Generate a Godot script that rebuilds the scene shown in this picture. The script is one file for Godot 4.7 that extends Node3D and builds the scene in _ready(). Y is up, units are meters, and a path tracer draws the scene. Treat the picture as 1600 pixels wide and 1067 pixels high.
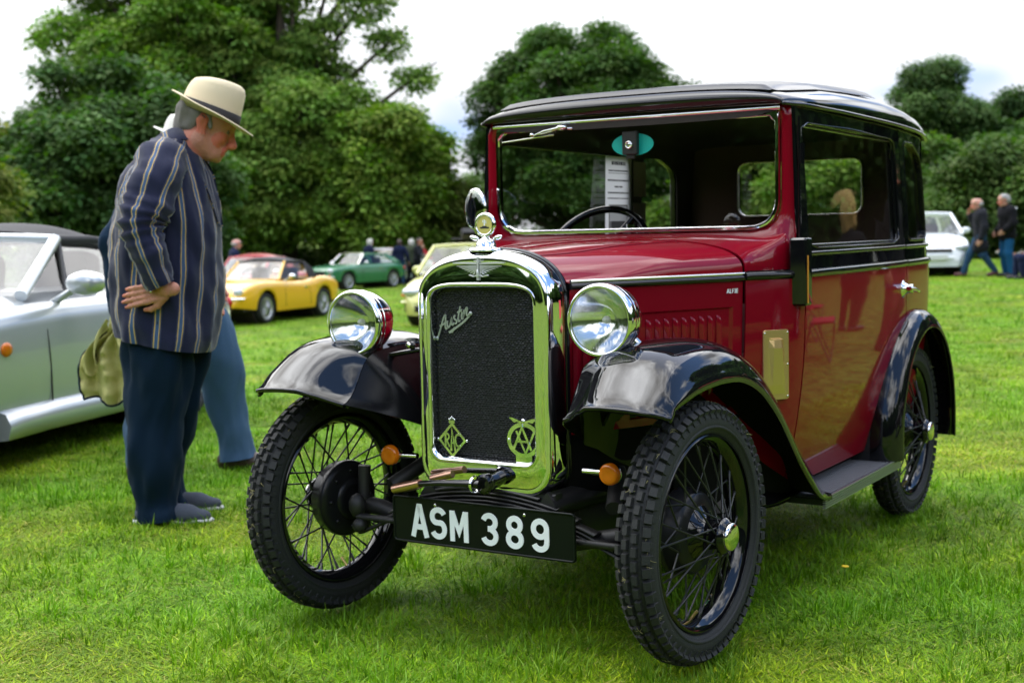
extends Node3D
# A maroon 1930s saloon on a show field, two men looking at it, other cars, trees and people behind.
# y up, metres; the saloon stands at the origin facing +Z, its left side is +X.

var rng := RandomNumberGenerator.new()
var M := {}
var groups := 0
var saloon: Node3D
const EYE := Vector3(1.96288, 1.11323, 3.01503)

func _ready() -> void:
	rng.seed = 7
	camera_and_light()
	make_materials()
	build_ground()
	build_trees()
	build_grass()
	build_saloon()
	build_other_cars()
	build_people()
	build_small_things()

func camera_and_light() -> void:
	var cam := Camera3D.new()
	cam.name = "camera"
	add_child(cam)
	cam.basis = Basis(Vector3.UP, deg_to_rad(32.25509)) * Basis(Vector3.RIGHT, deg_to_rad(-4.62474)) * Basis(Vector3.BACK, deg_to_rad(-1.1915))
	cam.position = EYE
	var lens := CameraAttributesPhysical.new()
	lens.frustum_focal_length = 47.1
	lens.frustum_focus_distance = 3.15
	lens.frustum_near = 0.05
	lens.frustum_far = 900.0
	lens.exposure_aperture = 5.0
	cam.attributes = lens
	cam.current = true
	var env := Environment.new()
	env.background_mode = Environment.BG_SKY
	env.sky = Sky.new()
	var pano := PanoramaSkyMaterial.new()
	pano.panorama = sky_picture()
	env.sky.sky_material = pano
	env.background_energy_multiplier = 1.0
	env.tonemap_mode = Environment.TONE_MAPPER_LINEAR
	env.tonemap_exposure = 2.8
	env.sdfgi_enabled = true
	env.ssao_enabled = true
	env.ssil_enabled = true
	var we := WorldEnvironment.new()
	we.name = "world_environment"
	we.environment = env
	add_child(we)
	var sun := DirectionalLight3D.new()
	sun.name = "sun"
	sun.light_color = Color(1.0, 0.97, 0.93)
	sun.light_energy = 0.35
	sun.light_angular_distance = 100.0
	sun.shadow_enabled = true
	add_child(sun)
	sun.look_at_from_position(Vector3.ZERO, -Vector3(-0.42, 0.86, -0.30))

func sky_picture() -> ImageTexture:
	# broken white cloud with a few blue gaps, the same all round the compass
	var w := 1024
	var h := 512
	var im := Image.create(w, h, false, Image.FORMAT_RGBF)
	var n1 := FastNoiseLite.new()
	n1.seed = 11
	n1.frequency = 1.15
	n1.fractal_octaves = 6
	n1.fractal_gain = 0.55
	var n2 := FastNoiseLite.new()
	n2.seed = 23
	n2.frequency = 2.6
	n2.fractal_octaves = 5
	for y in h:
		var up := (0.5 - (y + 0.5) / h) * PI
		for x in w:
			var a := (x + 0.5) / w * TAU
			var d := Vector3(cos(up) * sin(a), sin(up), cos(up) * cos(a))
			var c := Color(0.34, 0.35, 0.365)
			if up > 0.0:
				var e := maxf(d.y, 0.0) + 0.22
				var q := Vector3(d.x / e, 1.0, d.z / e) * 0.62
				var k := n1.get_noise_3dv(q)
				var cover := smoothstep(-0.16, 0.12, k + 0.36 * (1.0 - smoothstep(0.12, 0.5, d.y)))
				var lit := 1.0 + 1.35 * n2.get_noise_3dv(q * 1.4) + 0.55 * k
				lit = lerpf(0.95, clampf(lit, 0.35, 1.9), smoothstep(0.05, 0.4, d.y)) * (0.37 + 1.5 * pow(maxf(d.y, 0.0), 1.4))
				var cloud := Color(lit * 0.975, lit * 1.0, lit * 1.035)
				var blue := Color(0.11, 0.21, 0.44)
				c = blue.lerp(cloud, cover)
			im.set_pixel(x, y, c)
	return ImageTexture.create_from_image(im)

# ---------------------------------------------------------------- helpers

func ST() -> SurfaceTool:
	var st := SurfaceTool.new()
	st.begin(Mesh.PRIMITIVE_TRIANGLES)
	return st

func done(st: SurfaceTool) -> ArrayMesh:
	st.generate_normals()
	return st.commit()

func obj(called: String, st: SurfaceTool, m: Material, parent: Node = null) -> MeshInstance3D:
	return put(called, done(st), m, parent)

func put(called: String, mesh: Mesh, m: Material, parent: Node = null, at := Transform3D()) -> MeshInstance3D:
	var o := MeshInstance3D.new()
	o.name = called
	o.mesh = mesh
	o.material_override = m
	o.transform = at
	(parent if parent else self).add_child(o, true)
	return o

func thing(called: String, label: String, category: String, at := Vector3.ZERO, turn := 0.0, group := "") -> Node3D:
	var o := Node3D.new()
	o.name = called
	add_child(o, true)
	o.position = at
	o.rotation.y = turn
	tag(o, label, category, group)
	return o

func tag(o: Node, label: String, category: String, group := "") -> void:
	o.set_meta("label", label)
	o.set_meta("category", category)
	if group:
		o.set_meta("group", group)

func node(called: String, parent: Node, at := Transform3D()) -> Node3D:
	var o := Node3D.new()
	o.name = called
	o.transform = at
	parent.add_child(o, true)
	return o

func mat(color: Color, rough: float, metal := 0.0, coat := 0.0) -> StandardMaterial3D:
	# colour given linear
	var m := StandardMaterial3D.new()
	m.albedo_color = color.linear_to_srgb()
	m.roughness = rough
	m.metallic = metal
	if coat > 0.0:
		m.clearcoat_enabled = true
		m.clearcoat = coat
		m.clearcoat_roughness = 0.03
	return m

func glass(tint: Color, alpha: float) -> StandardMaterial3D:
	var m := StandardMaterial3D.new()
	m.albedo_color = Color(tint.r, tint.g, tint.b, alpha)
	m.transparency = BaseMaterial3D.TRANSPARENCY_ALPHA
	m.roughness = 0.02
	return m

func noise_tex(sd: int, freq: float, size: int, ramp: Array, octaves := 5, normal := false) -> NoiseTexture2D:
	var n := FastNoiseLite.new()
	n.seed = sd
	n.frequency = freq
	n.fractal_octaves = octaves
	var t := NoiseTexture2D.new()
	t.width = size
	t.height = size
	t.seamless = true
	t.noise = n
	if normal:
		t.as_normal_map = true
	if ramp.size():
		var g := Gradient.new()
		var cols := PackedColorArray()
		var offs := PackedFloat32Array()
		for i in ramp.size():
			cols.append(ramp[i].linear_to_srgb())
			offs.append(float(i) / (ramp.size() - 1))
		g.colors = cols
		g.offsets = offs
		t.color_ramp = g
	return t

func tri(st: SurfaceTool, a: Vector3, b: Vector3, c: Vector3) -> void:
	st.add_vertex(a)
	st.add_vertex(b)
	st.add_vertex(c)

func next_group(st: SurfaceTool, smooth := true) -> void:
	groups += 1
	st.set_smooth_group(groups if smooth else -1)

# rows of points joined by quads; uv runs 0..1 along (u) and across (v) the rows
func sheet(st: SurfaceTool, rows: Array, close_rows := false, close_row := false, flip := false, smooth := true) -> void:
	next_group(st, smooth)
	var nr := rows.size()
	var nc: int = rows[0].size()
	for i in (nr if close_rows else nr - 1):
		var a: PackedVector3Array = rows[i]
		var b: PackedVector3Array = rows[(i + 1) % nr]
		var v0 := float(i) / maxi(nr - 1, 1)
		var v1 := float(i + 1) / maxi(nr - 1, 1)
		for j in (nc if close_row else nc - 1):
			var k := (j + 1) % nc
			var u0 := float(j) / nc
			var u1 := float(j + 1) / nc
			if flip:
				st.set_uv(Vector2(u0, v0)); st.add_vertex(a[j])
				st.set_uv(Vector2(u0, v1)); st.add_vertex(b[j])
				st.set_uv(Vector2(u1, v1)); st.add_vertex(b[k])
				st.set_uv(Vector2(u0, v0)); st.add_vertex(a[j])
				st.set_uv(Vector2(u1, v1)); st.add_vertex(b[k])
				st.set_uv(Vector2(u1, v0)); st.add_vertex(a[k])
			else:
				st.set_uv(Vector2(u0, v0)); st.add_vertex(a[j])
				st.set_uv(Vector2(u1, v1)); st.add_vertex(b[k])
				st.set_uv(Vector2(u0, v1)); st.add_vertex(b[j])
				st.set_uv(Vector2(u0, v0)); st.add_vertex(a[j])
				st.set_uv(Vector2(u1, v0)); st.add_vertex(a[k])
				st.set_uv(Vector2(u1, v1)); st.add_vertex(b[k])

func fan(st: SurfaceTool, ring: PackedVector3Array, flip := false) -> void:
	next_group(st)
	var c := Vector3.ZERO
	for p in ring:
		c += p
	c /= ring.size()
	st.set_uv(Vector2.ZERO)
	for i in ring.size():
		var k := (i + 1) % ring.size()
		if flip:
			tri(st, c, ring[k], ring[i])
		else:
			tri(st, c, ring[i], ring[k])

func V(a: Array) -> PackedVector3Array:
	return PackedVector3Array(a)

# a sheet with thickness t: outer, inner and the four edges
func shell(st: SurfaceTool, rows: Array, t: float, flip := false) -> void:
	var nr := rows.size()
	var nc: int = rows[0].size()
	var inner := []
	for i in nr:
		var r := PackedVector3Array()
		for j in nc:
			var du: Vector3 = rows[i][mini(j + 1, nc - 1)] - rows[i][maxi(j - 1, 0)]
			var dv: Vector3 = rows[mini(i + 1, nr - 1)][j] - rows[maxi(i - 1, 0)][j]
			var n := dv.cross(du).normalized()
			r.append(rows[i][j] - n * (t if not flip else -t))
		inner.append(r)
	sheet(st, rows, false, false, flip)
	sheet(st, inner, false, false, not flip)
	sheet(st, [rows[0], inner[0]], false, false, not flip)
	sheet(st, [rows[nr - 1], inner[nr - 1]], false, false, flip)
	var a := PackedVector3Array()
	var b := PackedVector3Array()
	var c := PackedVector3Array()
	var d := PackedVector3Array()
	for i in nr:
		a.append(rows[i][0])
		b.append(inner[i][0])
		c.append(rows[i][nc - 1])
		d.append(inner[i][nc - 1])
	sheet(st, [a, b], false, false, flip)
	sheet(st, [c, d], false, false, not flip)

# profile points (radius, height) turned about the local y axis
func lathe(st: SurfaceTool, profile: Array, segs := 32, xf := Transform3D(), sharp := false, from := 0.0, to := TAU) -> void:
	var whole := is_equal_approx(to - from, TAU)
	var rows := []
	for p in profile:
		var r := PackedVector3Array()
		for k in (segs if whole else segs + 1):
			var a := from + (to - from) * k / segs
			r.append(xf * Vector3(p.x * cos(a), p.y, p.x * sin(a)))
		rows.append(r)
	if sharp:
		for i in rows.size() - 1:
			sheet(st, [rows[i], rows[i + 1]], false, whole)
	else:
		sheet(st, rows, false, whole)

# basis whose y runs along d
func along(d: Vector3, hint := Vector3.UP) -> Basis:
	var y := d.normalized()
	var x := hint.cross(y)
	if x.length() < 0.02:
		x = Vector3.RIGHT.cross(y)
		if x.length() < 0.02:
			x = Vector3.BACK.cross(y)
	x = x.normalized()
	return Basis(x, y, x.cross(y).normalized())

func tube(st: SurfaceTool, pts: Array, radius, segs := 8, caps := true, squash := 1.0, hint := Vector3.UP, closed := false) -> void:
	var rows := []
	var n := pts.size()
	var old := Vector3.ZERO
	for i in n:
		var d: Vector3
		if closed:
			d = pts[(i + 1) % n] - pts[(i - 1 + n) % n]
		else:
			d = pts[mini(i + 1, n - 1)] - pts[maxi(i - 1, 0)]
		var b := along(d, hint)
		if old != Vector3.ZERO:
			var x := old - b.y * old.dot(b.y)
			if x.length() > 0.01:
				x = x.normalized()
				b = Basis(x, b.y, x.cross(b.y).normalized())
		old = b.x
		var r: float = radius[i] if radius is Array else radius
		var row := PackedVector3Array()
		for k in segs:
			var a := TAU * k / segs
			row.append(pts[i] + b.x * cos(a) * r + b.z * sin(a) * r * squash)
		rows.append(row)
	sheet(st, rows, closed, true)
	if caps and not closed:
		fan(st, rows[0], true)
		fan(st, rows[n - 1], false)

# a smooth curve through the points
func curve(pts: Array, per := 6, closed := false) -> Array:
	var out := []
	var n := pts.size()
	for i in (n if closed else n - 1):
		var p0 = pts[(i - 1 + n) % n] if closed else pts[maxi(i - 1, 0)]
		var p1 = pts[i]
		var p2 = pts[(i + 1) % n]
		var p3 = pts[(i + 2) % n] if closed else pts[mini(i + 2, n - 1)]
		for k in per:
			var t := float(k) / per
			out.append(0.5 * ((2.0 * p1) + (p2 - p0) * t + (2.0 * p0 - 5.0 * p1 + 4.0 * p2 - p3) * t * t + (3.0 * p1 - p0 - 3.0 * p2 + p3) * t * t * t))
	if not closed:
		out.append(pts[n - 1])
	return out

# value at x of the line through the points (x ascending)
func lerp_at(pts: Array, x: float) -> float:
	if x <= pts[0].x:
		return pts[0].y
	for i in pts.size() - 1:
		if x <= pts[i + 1].x:
			return lerpf(pts[i].y, pts[i + 1].y, (x - pts[i].x) / maxf(pts[i + 1].x - pts[i].x, 1e-6))
	return pts[pts.size() - 1].y

func smooth_at(pts: Array, x: float) -> float:
	var n := pts.size()
	if x <= pts[0].x:
		return pts[0].y
	for i in n - 1:
		if x <= pts[i + 1].x:
			var p0: Vector2 = pts[maxi(i - 1, 0)]
			var p1: Vector2 = pts[i]
			var p2: Vector2 = pts[i + 1]
			var p3: Vector2 = pts[mini(i + 2, n - 1)]
			var h := p2.x - p1.x
			var t := (x - p1.x) / maxf(h, 1e-6)
			var m1 := (p2.y - p0.y) / maxf(p2.x - p0.x, 1e-6) * h
			var m2 := (p3.y - p1.y) / maxf(p3.x - p1.x, 1e-6) * h
			var t2 := t * t
			var t3 := t2 * t
			return (2 * t3 - 3 * t2 + 1) * p1.y + (t3 - 2 * t2 + t) * m1 + (-2 * t3 + 3 * t2) * p2.y + (t3 - t2) * m2
	return pts[n - 1].y

# rounded rectangle or any outline with its corners rounded, counter-clockwise seen from +z
func round_poly(pts: Array, r, per := 5) -> Array:
	var out := []
	var n := pts.size()
	for i in n:
		var p: Vector2 = pts[i]
		var a: Vector2 = (pts[(i - 1 + n) % n] - p)
		var b: Vector2 = (pts[(i + 1) % n] - p)
		var rr: float = r[i] if r is Array else r
		var half := acos(clampf(a.normalized().dot(b.normalized()), -1, 1)) / 2.0
		var cut := minf(rr / maxf(tan(half), 0.01), minf(a.length(), b.length()) * 0.49)
		if rr <= 0.0:
			out.append(p)
			continue
		var p0 := p + a.normalized() * cut
		var p2 := p + b.normalized() * cut
		for k in per + 1:
			var t := float(k) / per
			out.append(p0 * (1 - t) * (1 - t) + p * 2 * t * (1 - t) + p2 * t * t)
	return out

func rect(x0: float, y0: float, x1: float, y1: float) -> Array:
	return [Vector2(x0, y0), Vector2(x1, y0), Vector2(x1, y1), Vector2(x0, y1)]

func inset(poly: Array, d: float) -> Array:
	var out := []
	var n := poly.size()
	var area := 0.0
	for i in n:
		area += poly[i].cross(poly[(i + 1) % n])
	var s := signf(area)
	for i in n:
		var e0: Vector2 = (poly[i] - poly[(i - 1 + n) % n]).normalized()
		var e1: Vector2 = (poly[(i + 1) % n] - poly[i]).normalized()
		var n0 := Vector2(-e0.y, e0.x) * s
		var n1 := Vector2(-e1.y, e1.x) * s
		var m := (n0 + n1)
		m = m / maxf(m.length_squared() * 0.5, 0.35)
		out.append(poly[i] + m * d)
	return out

# outline in the local xy plane pushed out along z from 0 to depth, edges chamfered by bevel
func slab(st: SurfaceTool, poly: Array, depth: float, bevel := 0.0, xf := Transform3D(), smooth := false) -> void:
	var rings := []
	var small := inset(poly, bevel) if bevel > 0.0 else poly
	var steps := [[small, 0.0], [poly, bevel], [poly, depth - bevel], [small, depth]] if bevel > 0.0 else [[poly, 0.0], [poly, depth]]
	for s in steps:
		var r := PackedVector3Array()
		for p in s[0]:
			r.append(xf * Vector3(p.x, p.y, s[1]))
		rings.append(r)
	for i in rings.size() - 1:
		sheet(st, [rings[i], rings[i + 1]], false, true, true, smooth)
	var flat := PackedVector2Array(small)
	var tris := Geometry2D.triangulate_polygon(flat)
	next_group(st, false)
	for i in range(0, tris.size(), 3):
		var a: Vector2 = flat[tris[i]]
		var b: Vector2 = flat[tris[i + 1]]
		var c: Vector2 = flat[tris[i + 2]]
		if (b - a).cross(c - a) > 0.0:
			var k := b
			b = c
			c = k
		tri(st, xf * Vector3(a.x, a.y, depth), xf * Vector3(b.x, b.y, depth), xf * Vector3(c.x, c.y, depth))
		tri(st, xf * Vector3(a.x, a.y, 0), xf * Vector3(c.x, c.y, 0), xf * Vector3(b.x, b.y, 0))

func box(st: SurfaceTool, size: Vector3, xf := Transform3D(), bevel := 0.004) -> void:
	slab(st, rect(-size.x / 2, -size.y / 2, size.x / 2, size.y / 2), size.z, minf(bevel, size[size.min_axis_index()] * 0.3), xf * Transform3D(Basis(), Vector3(0, 0, -size.z / 2)))

func ball(st: SurfaceTool, at: Vector3, r: Vector3, segs := 16, b := Basis()) -> void:
	var rows := []
	for i in segs / 2 + 1:
		var t := PI * i / (segs / 2)
		var row := PackedVector3Array()
		for k in segs:
			var a := TAU * k / segs
			row.append(at + b * Vector3(sin(t) * cos(a) * r.x, cos(t) * r.y, sin(t) * sin(a) * r.z))
		rows.append(row)
	sheet(st, rows, false, true)

# a flat raised stroke: the line of a letter, width w, thickness t, in the xy plane of xf
func stroke(st: SurfaceTool, pts: Array, w: float, t: float, xf := Transform3D(), lift := 0.0, closed := false) -> void:
	var l := PackedVector2Array()
	var n := pts.size()
	for i in n:
		var a: Vector2 = pts[i] - pts[(i - 1 + n) % n] if i > 0 or closed else pts[1] - pts[0]
		var b: Vector2 = pts[(i + 1) % n] - pts[i] if i < n - 1 or closed else pts[n - 1] - pts[n - 2]
		var m := (a.normalized() + b.normalized()).normalized()
		var k := 1.0 / maxf(m.dot(b.normalized()), 0.5)
		l.append(Vector2(-m.y, m.x) * w * 0.5 * k)
	var rows := []
	for i in n:
		var p: Vector2 = pts[i]
		var a := p + l[i]
		var b := p - l[i]
		rows.append(V([xf * Vector3(a.x, a.y, lift), xf * Vector3(a.x, a.y, lift + t), xf * Vector3(b.x, b.y, lift + t), xf * Vector3(b.x, b.y, lift)]))
	for j in 4:
		var k := (j + 1) % 4
		var strip := []
		for r in rows:
			strip.append(V([r[j], r[k]]))
		sheet(st, strip, closed, false, false, false)
	if not closed:
		for r in [rows[0], rows[n - 1]]:
			next_group(st, false)
			tri(st, r[0], r[1], r[2])
			tri(st, r[0], r[2], r[3])

func arc(c: Vector2, r: Vector2, a0: float, a1: float, n := 12) -> Array:
	var out := []
	for i in n + 1:
		var a := deg_to_rad(lerpf(a0, a1, float(i) / n))
		out.append(c + Vector2(cos(a) * r.x, sin(a) * r.y))
	return out

func hill(x: float, z: float) -> float:
	# the field falls away gently beyond the saloon and to its right
	var d := (x - EYE.x) * -0.53369 + (z - EYE.z) * -0.84568
	var l := (x - EYE.x) * 0.84568 + (z - EYE.z) * -0.53369
	var dip := smoothstep(8.0, 24.0, d) * (1.0 - smoothstep(-1.0, 7.0, l * 24.0 / maxf(d, 8.0)))
	return -0.48 * dip - 0.26 * smoothstep(26.0, 50.0, d) * (1.0 - smoothstep(-2.0, 8.0, l * 24.0 / maxf(d, 8.0)))

func ground_at(x: float, z: float) -> Vector3:
	return Vector3(x, hill(x, z), z)

# ---------------------------------------------------------------- ground, grass, trees

func make_materials() -> void:
	M.paint_red = mat(Color(0.185, 0.0017, 0.0095), 0.34, 0.0, 0.7)
	M.drum = mat(Color(0.008, 0.008, 0.009), 0.3)
	M.drum.metallic_specular = 0.35
	M.satin_black = mat(Color(0.005, 0.005, 0.006), 0.2)
	M.satin_black.metallic_specular = 0.3
	M.paint_black = mat(Color(0.0045, 0.0045, 0.0055), 0.25, 0.0, 1.0)
	M.paint_red.metallic_specular = 0.12
	M.paint_black.metallic_specular = 0.0
	M.fabric_black = mat(Color(0.012, 0.012, 0.014), 0.5, 0.0, 0.25)
	M.chrome = mat(Color(0.80, 0.81, 0.82), 0.035, 1.0)
	M.nickel = mat(Color(0.72, 0.70, 0.64), 0.10, 1.0)
	M.brass = mat(Color(0.70, 0.48, 0.22), 0.30, 0.9)
	M.copper = mat(Color(0.55, 0.33, 0.24), 0.28, 1.0)
	M.iron = mat(Color(0.010, 0.010, 0.011), 0.45)
	M.iron.metallic_specular = 0.5
	M.grease = mat(Color(0.012, 0.011, 0.010), 0.55)
	M.rubber = mat(Color(0.010, 0.0105, 0.0105), 0.62)
	M.rubber.heightmap_enabled = true
	M.rubber.heightmap_texture = noise_tex(5, 0.06, 512, [])
	M.rubber.heightmap_scale = 0.12
	M.rubber.uv1_triplanar = true
	M.rubber.uv1_scale = Vector3(9, 9, 9)
	M.rubber.roughness_texture = noise_tex(9, 0.03, 512, [Color(0.45, 0.45, 0.45), Color(1, 1, 1)])
	M.rubber.roughness = 0.85
	M.glass = glass(Color(0.02, 0.03, 0.03), 0.02)
	M.window = glass(Color(0.01, 0.03, 0.02), 0.10)
	M.lens = glass(Color(0.3, 0.35, 0.35), 0.03)
	M.reflector = mat(Color(0.78, 0.79, 0.80), 0.12, 1.0)
	M.spoke = mat(Color(0.010, 0.010, 0.011), 0.4)
	M.mirror = mat(Color(0.9, 0.9, 0.9), 0.02, 1.0)
	M.amber = mat(Color(0.85, 0.22, 0.008), 0.12, 0.0, 0.6)
	M.amber.backlight_enabled = true
	M.amber.backlight = Color(0.7, 0.3, 0.05)
	M.white_paint = mat(Color(0.82, 0.85, 0.86), 0.45)
	M.emblem = mat(Color(0.66, 0.67, 0.66), 0.32, 0.55)
	M.silver_letter = mat(Color(0.42, 0.45, 0.43), 0.35, 0.6)
	M.leaf_green = mat(Color(0.08, 0.16, 0.02), 0.6)
	M.petal = mat(Color(0.75, 0.50, 0.01), 0.5)
	M.plate = mat(Color(0.005, 0.007, 0.006), 0.3)
	M.plate.metallic_specular = 0.3
	M.underseal = mat(Color(0.006, 0.006, 0.006), 0.8)
	M.underseal.metallic_specular = 0.2
	M.trim_dark = mat(Color(0.02, 0.014, 0.010), 0.85)
	M.trim_brown = mat(Color(0.07, 0.042, 0.026), 0.9)
	M.leather = mat(Color(0.10, 0.018, 0.014), 0.5)
	M.paper = mat(Color(0.66, 0.67, 0.72), 0.8)
	M.ink = mat(Color(0.02, 0.02, 0.025), 0.8)

func build_ground() -> void:
	var st := ST()
	var rows := []
	var radii := [0.0]
	var r := 0.5
	while r < 700.0:
		radii.append(r)
		r *= 1.11
	for rad in radii:
		var row := PackedVector3Array()
		for k in 128:
			var a := TAU * k / 128
			var x: float = EYE.x + cos(a) * rad
			var z: float = EYE.z - sin(a) * rad
			row.append(ground_at(x, z))
		rows.append(row)
	sheet(st, rows, false, true, true)
	var m := StandardMaterial3D.new()
	m.albedo_texture = noise_tex(3, 0.012, 1024, [Color(0.055, 0.055, 0.020), Color(0.090, 0.125, 0.022), Color(0.125, 0.190, 0.028), Color(0.160, 0.225, 0.034), Color(0.21, 0.24, 0.06)], 7)
	m.uv1_triplanar = true
	m.uv1_world_triplanar = true
	m.uv1_scale = Vector3(0.37, 0.37, 0.37)
	m.roughness = 0.95
	m.metallic_specular = 0.2
	m.detail_enabled = true
	m.detail_blend_mode = BaseMaterial3D.BLEND_MODE_MUL
	m.detail_albedo = noise_tex(31, 0.008, 512, [Color(0.62, 0.66, 0.6), Color(0.85, 0.9, 0.8), Color(1, 1, 1)], 4)
	m.detail_uv_layer = BaseMaterial3D.DETAIL_UV_1
	m.heightmap_enabled = true
	m.heightmap_texture = noise_tex(8, 0.05, 512, [])
	m.heightmap_scale = 3.0
	var g := obj("ground", st, m)
	g.set_meta("kind", "structure")
	g.set_meta("label", "mown green lawn of the show field")

func blade(st: SurfaceTool, at: Vector3, dir: Vector3, h: float, lean: float, w: float, c: Color, hue := 0.0) -> void:
	var side := dir.cross(Vector3.UP).normalized() * w
	var up := Vector3.UP * h
	var p1 := at + up * 0.5 + dir * lean * 0.3
	var p2 := at + up * (1.0 - 0.35 * lean / maxf(h + lean, 0.01)) + dir * lean
	st.set_color(c)
	st.add_vertex(at - side); st.add_vertex(at + side); st.add_vertex(p1 + side * 0.8)
	st.add_vertex(at - side); st.add_vertex(p1 + side * 0.8); st.add_vertex(p1 - side * 0.8)
	st.add_vertex(p1 - side * 0.8); st.add_vertex(p1 + side * 0.8); st.add_vertex(p2)

func tuft(count: int, spread: float, h0: float, h1: float, lean: float, w: float, cols: Array) -> ArrayMesh:
	var st := ST()
	st.set_smooth_group(-1)
	for i in count:
		var a := rng.randf() * TAU
		var rr := sqrt(rng.randf()) * spread
		var d := Vector3(cos(a + rng.randf_range(-1.2, 1.2)), 0, sin(a + rng.randf_range(-1.2, 1.2))).normalized()
		var h := rng.randf_range(h0, h1)
		blade(st, Vector3(cos(a) * rr, -0.004, sin(a) * rr), d, h, rng.randf_range(0.15, 1.0) * lean, w * rng.randf_range(0.7, 1.2), cols[rng.randi() % cols.size()])
	return done(st)

func build_grass() -> void:
	var m := StandardMaterial3D.new()
	m.vertex_color_use_as_albedo = true
	m.roughness = 0.6
	m.metallic_specular = 0.25
	m.backlight_enabled = true
	m.backlight = Color(0.7, 0.8, 0.35)
	var greens := [Color(0.155, 0.29, 0.008), Color(0.215, 0.375, 0.010), Color(0.10, 0.205, 0.010), Color(0.29, 0.43, 0.018), Color(0.165, 0.31, 0.035), Color(0.23, 0.375, 0.065)]
	var mixed := [Color(0.205, 0.345, 0.010), Color(0.32, 0.41, 0.024), Color(0.40, 0.40, 0.12), Color(0.14, 0.25, 0.010), Color(0.25, 0.29, 0.04)]
	var straw := [Color(0.42, 0.36, 0.16), Color(0.30, 0.25, 0.10), Color(0.24, 0.31, 0.03), Color(0.20, 0.14, 0.06)]
	var weeds := [Color(0.10, 0.24, 0.02), Color(0.14, 0.28, 0.05), Color(0.20, 0.32, 0.10)]
	var kinds := [
		[tuft(34, 0.060, 0.008, 0.028, 0.050, 0.0020, greens), 1.0],
		[tuft(30, 0.065, 0.006, 0.022, 0.065, 0.0020, mixed), 0.75],
		[tuft(18, 0.065, 0.004, 0.014, 0.065, 0.0017, straw), 0.22],
		[tuft(12, 0.050, 0.025, 0.065, 0.050, 0.0021, greens), 0.22],
		[tuft(8, 0.030, 0.006, 0.016, 0.045, 0.0065, weeds), 0.05],
	]
	var patch := FastNoiseLite.new()
	patch.seed = 4
	patch.frequency = 1.6
	patch.fractal_octaves = 4
	var dry := FastNoiseLite.new()
	dry.seed = 14
	dry.frequency = 0.55
	dry.fractal_octaves = 4
	var total := 170000
	var bufs := []
	var counts := []
	for k in kinds.size():
		bufs.append(PackedFloat32Array())
		counts.append(0)
	for i in total:
		# denser near the saloon, thinning out across the field, all round in the near part
		var u := rng.randf()
		var dist := 1.6 * pow(38.0, pow(u, 1.25))
		var a: float
		if rng.randf() < 0.86:
			a = deg_to_rad(rng.randf_range(-27.0, 27.0) + 32.255) 
		else:
			a = rng.randf() * TAU
		var x := EYE.x - sin(a) * dist
		var z := EYE.z - cos(a) * dist
		var p := patch.get_noise_2d(x, z)
		var q := dry.get_noise_2d(x, z)
		var kind := 0
		var pick := rng.randf()
		if q > 0.20 and pick < 0.45:
			kind = 2 if pick < 0.20 else 1
		elif pick < 0.32:
			kind = 1
		elif pick < 0.38 + 0.16 * maxf(p, 0.0):
			kind = 3
		elif pick > 0.975:
			kind = 4
		elif pick > 0.93:
			kind = 2
		var sc := rng.randf_range(0.75, 1.3) * clampf(0.85 + dist * 0.055, 0.9, 2.6)
		var hs := rng.randf_range(0.75, 1.2) * clampf(1.0 - dist * 0.012, 0.55, 1.0) * (1.0 + 0.35 * p)
		var b := Basis(Vector3.UP, rng.randf() * TAU).scaled(Vector3(sc, sc * hs, sc))
		var y := hill(x, z)
		var t := 1.0 + 0.45 * p + rng.randf_range(-0.28, 0.30)
		var yellow := 1.0 + 0.45 * clampf(q, -0.3, 0.5)
		var buf: PackedFloat32Array = bufs[kind]
		buf.append_array(PackedFloat32Array([b.x.x, b.y.x, b.z.x, x, b.x.y, b.y.y, b.z.y, y, b.x.z, b.y.z, b.z.z, z, t * yellow, t, t * 0.9, 1.0]))
		bufs[kind] = buf
		counts[kind] += 1
	# longer blades that the mower left against tyres and shoes
	for f in [[0.585, 0.02, 0.10, 0.20, 110], [-0.56, 0.02, 0.10, 0.20, 110], [0.525, -2.05, 0.10, 0.20, 80], [-0.535, -2.05, 0.10, 0.2, 40], [-2.09, -0.71, 0.26, 0.24, 110], [-2.75, -1.5, 0.4, 0.3, 90]]:
		for i in f[4]:
			var a := rng.randf() * TAU
			var r := rng.randf_range(0.55, 1.15)
			var x: float = f[0] + cos(a) * f[2] * r
			var z: float = f[1] + sin(a) * f[3] * r
			var b := Basis(Vector3.UP, rng.randf() * TAU).scaled(Vector3.ONE * rng.randf_range(0.6, 1.1))
			var t := rng.randf_range(0.75, 1.2)
			var buf: PackedFloat32Array = bufs[3]
			buf.append_array(PackedFloat32Array([b.x.x, b.y.x, b.z.x, x, b.x.y, b.y.y, b.z.y, 0.0, b.x.z, b.y.z, b.z.z, z, t, t, t, 1.0]))
			bufs[3] = buf
			counts[3] += 1
	for k in kinds.size():
		var mm := MultiMesh.new()
		mm.transform_format = MultiMesh.TRANSFORM_3D
		mm.use_colors = true
		mm.mesh = kinds[k][0]
		mm.instance_count = counts[k]
		mm.buffer = bufs[k]
		var o := MultiMeshInstance3D.new()
		o.name = "grass"
		o.multimesh = mm
		o.material_override = m
		o.set_meta("kind", "stuff")
		o.set_meta("category", "grass")
		o.set_meta("label", ["short green grass blades covering the lawn", "yellowish green grass mixed in with the lawn", "dry straw coloured grass lying in patches on the lawn", "longer unmown grass tufts standing out of the lawn", "low broad leaved weeds growing flat between the grass"][k])
		add_child(o, true)

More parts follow.
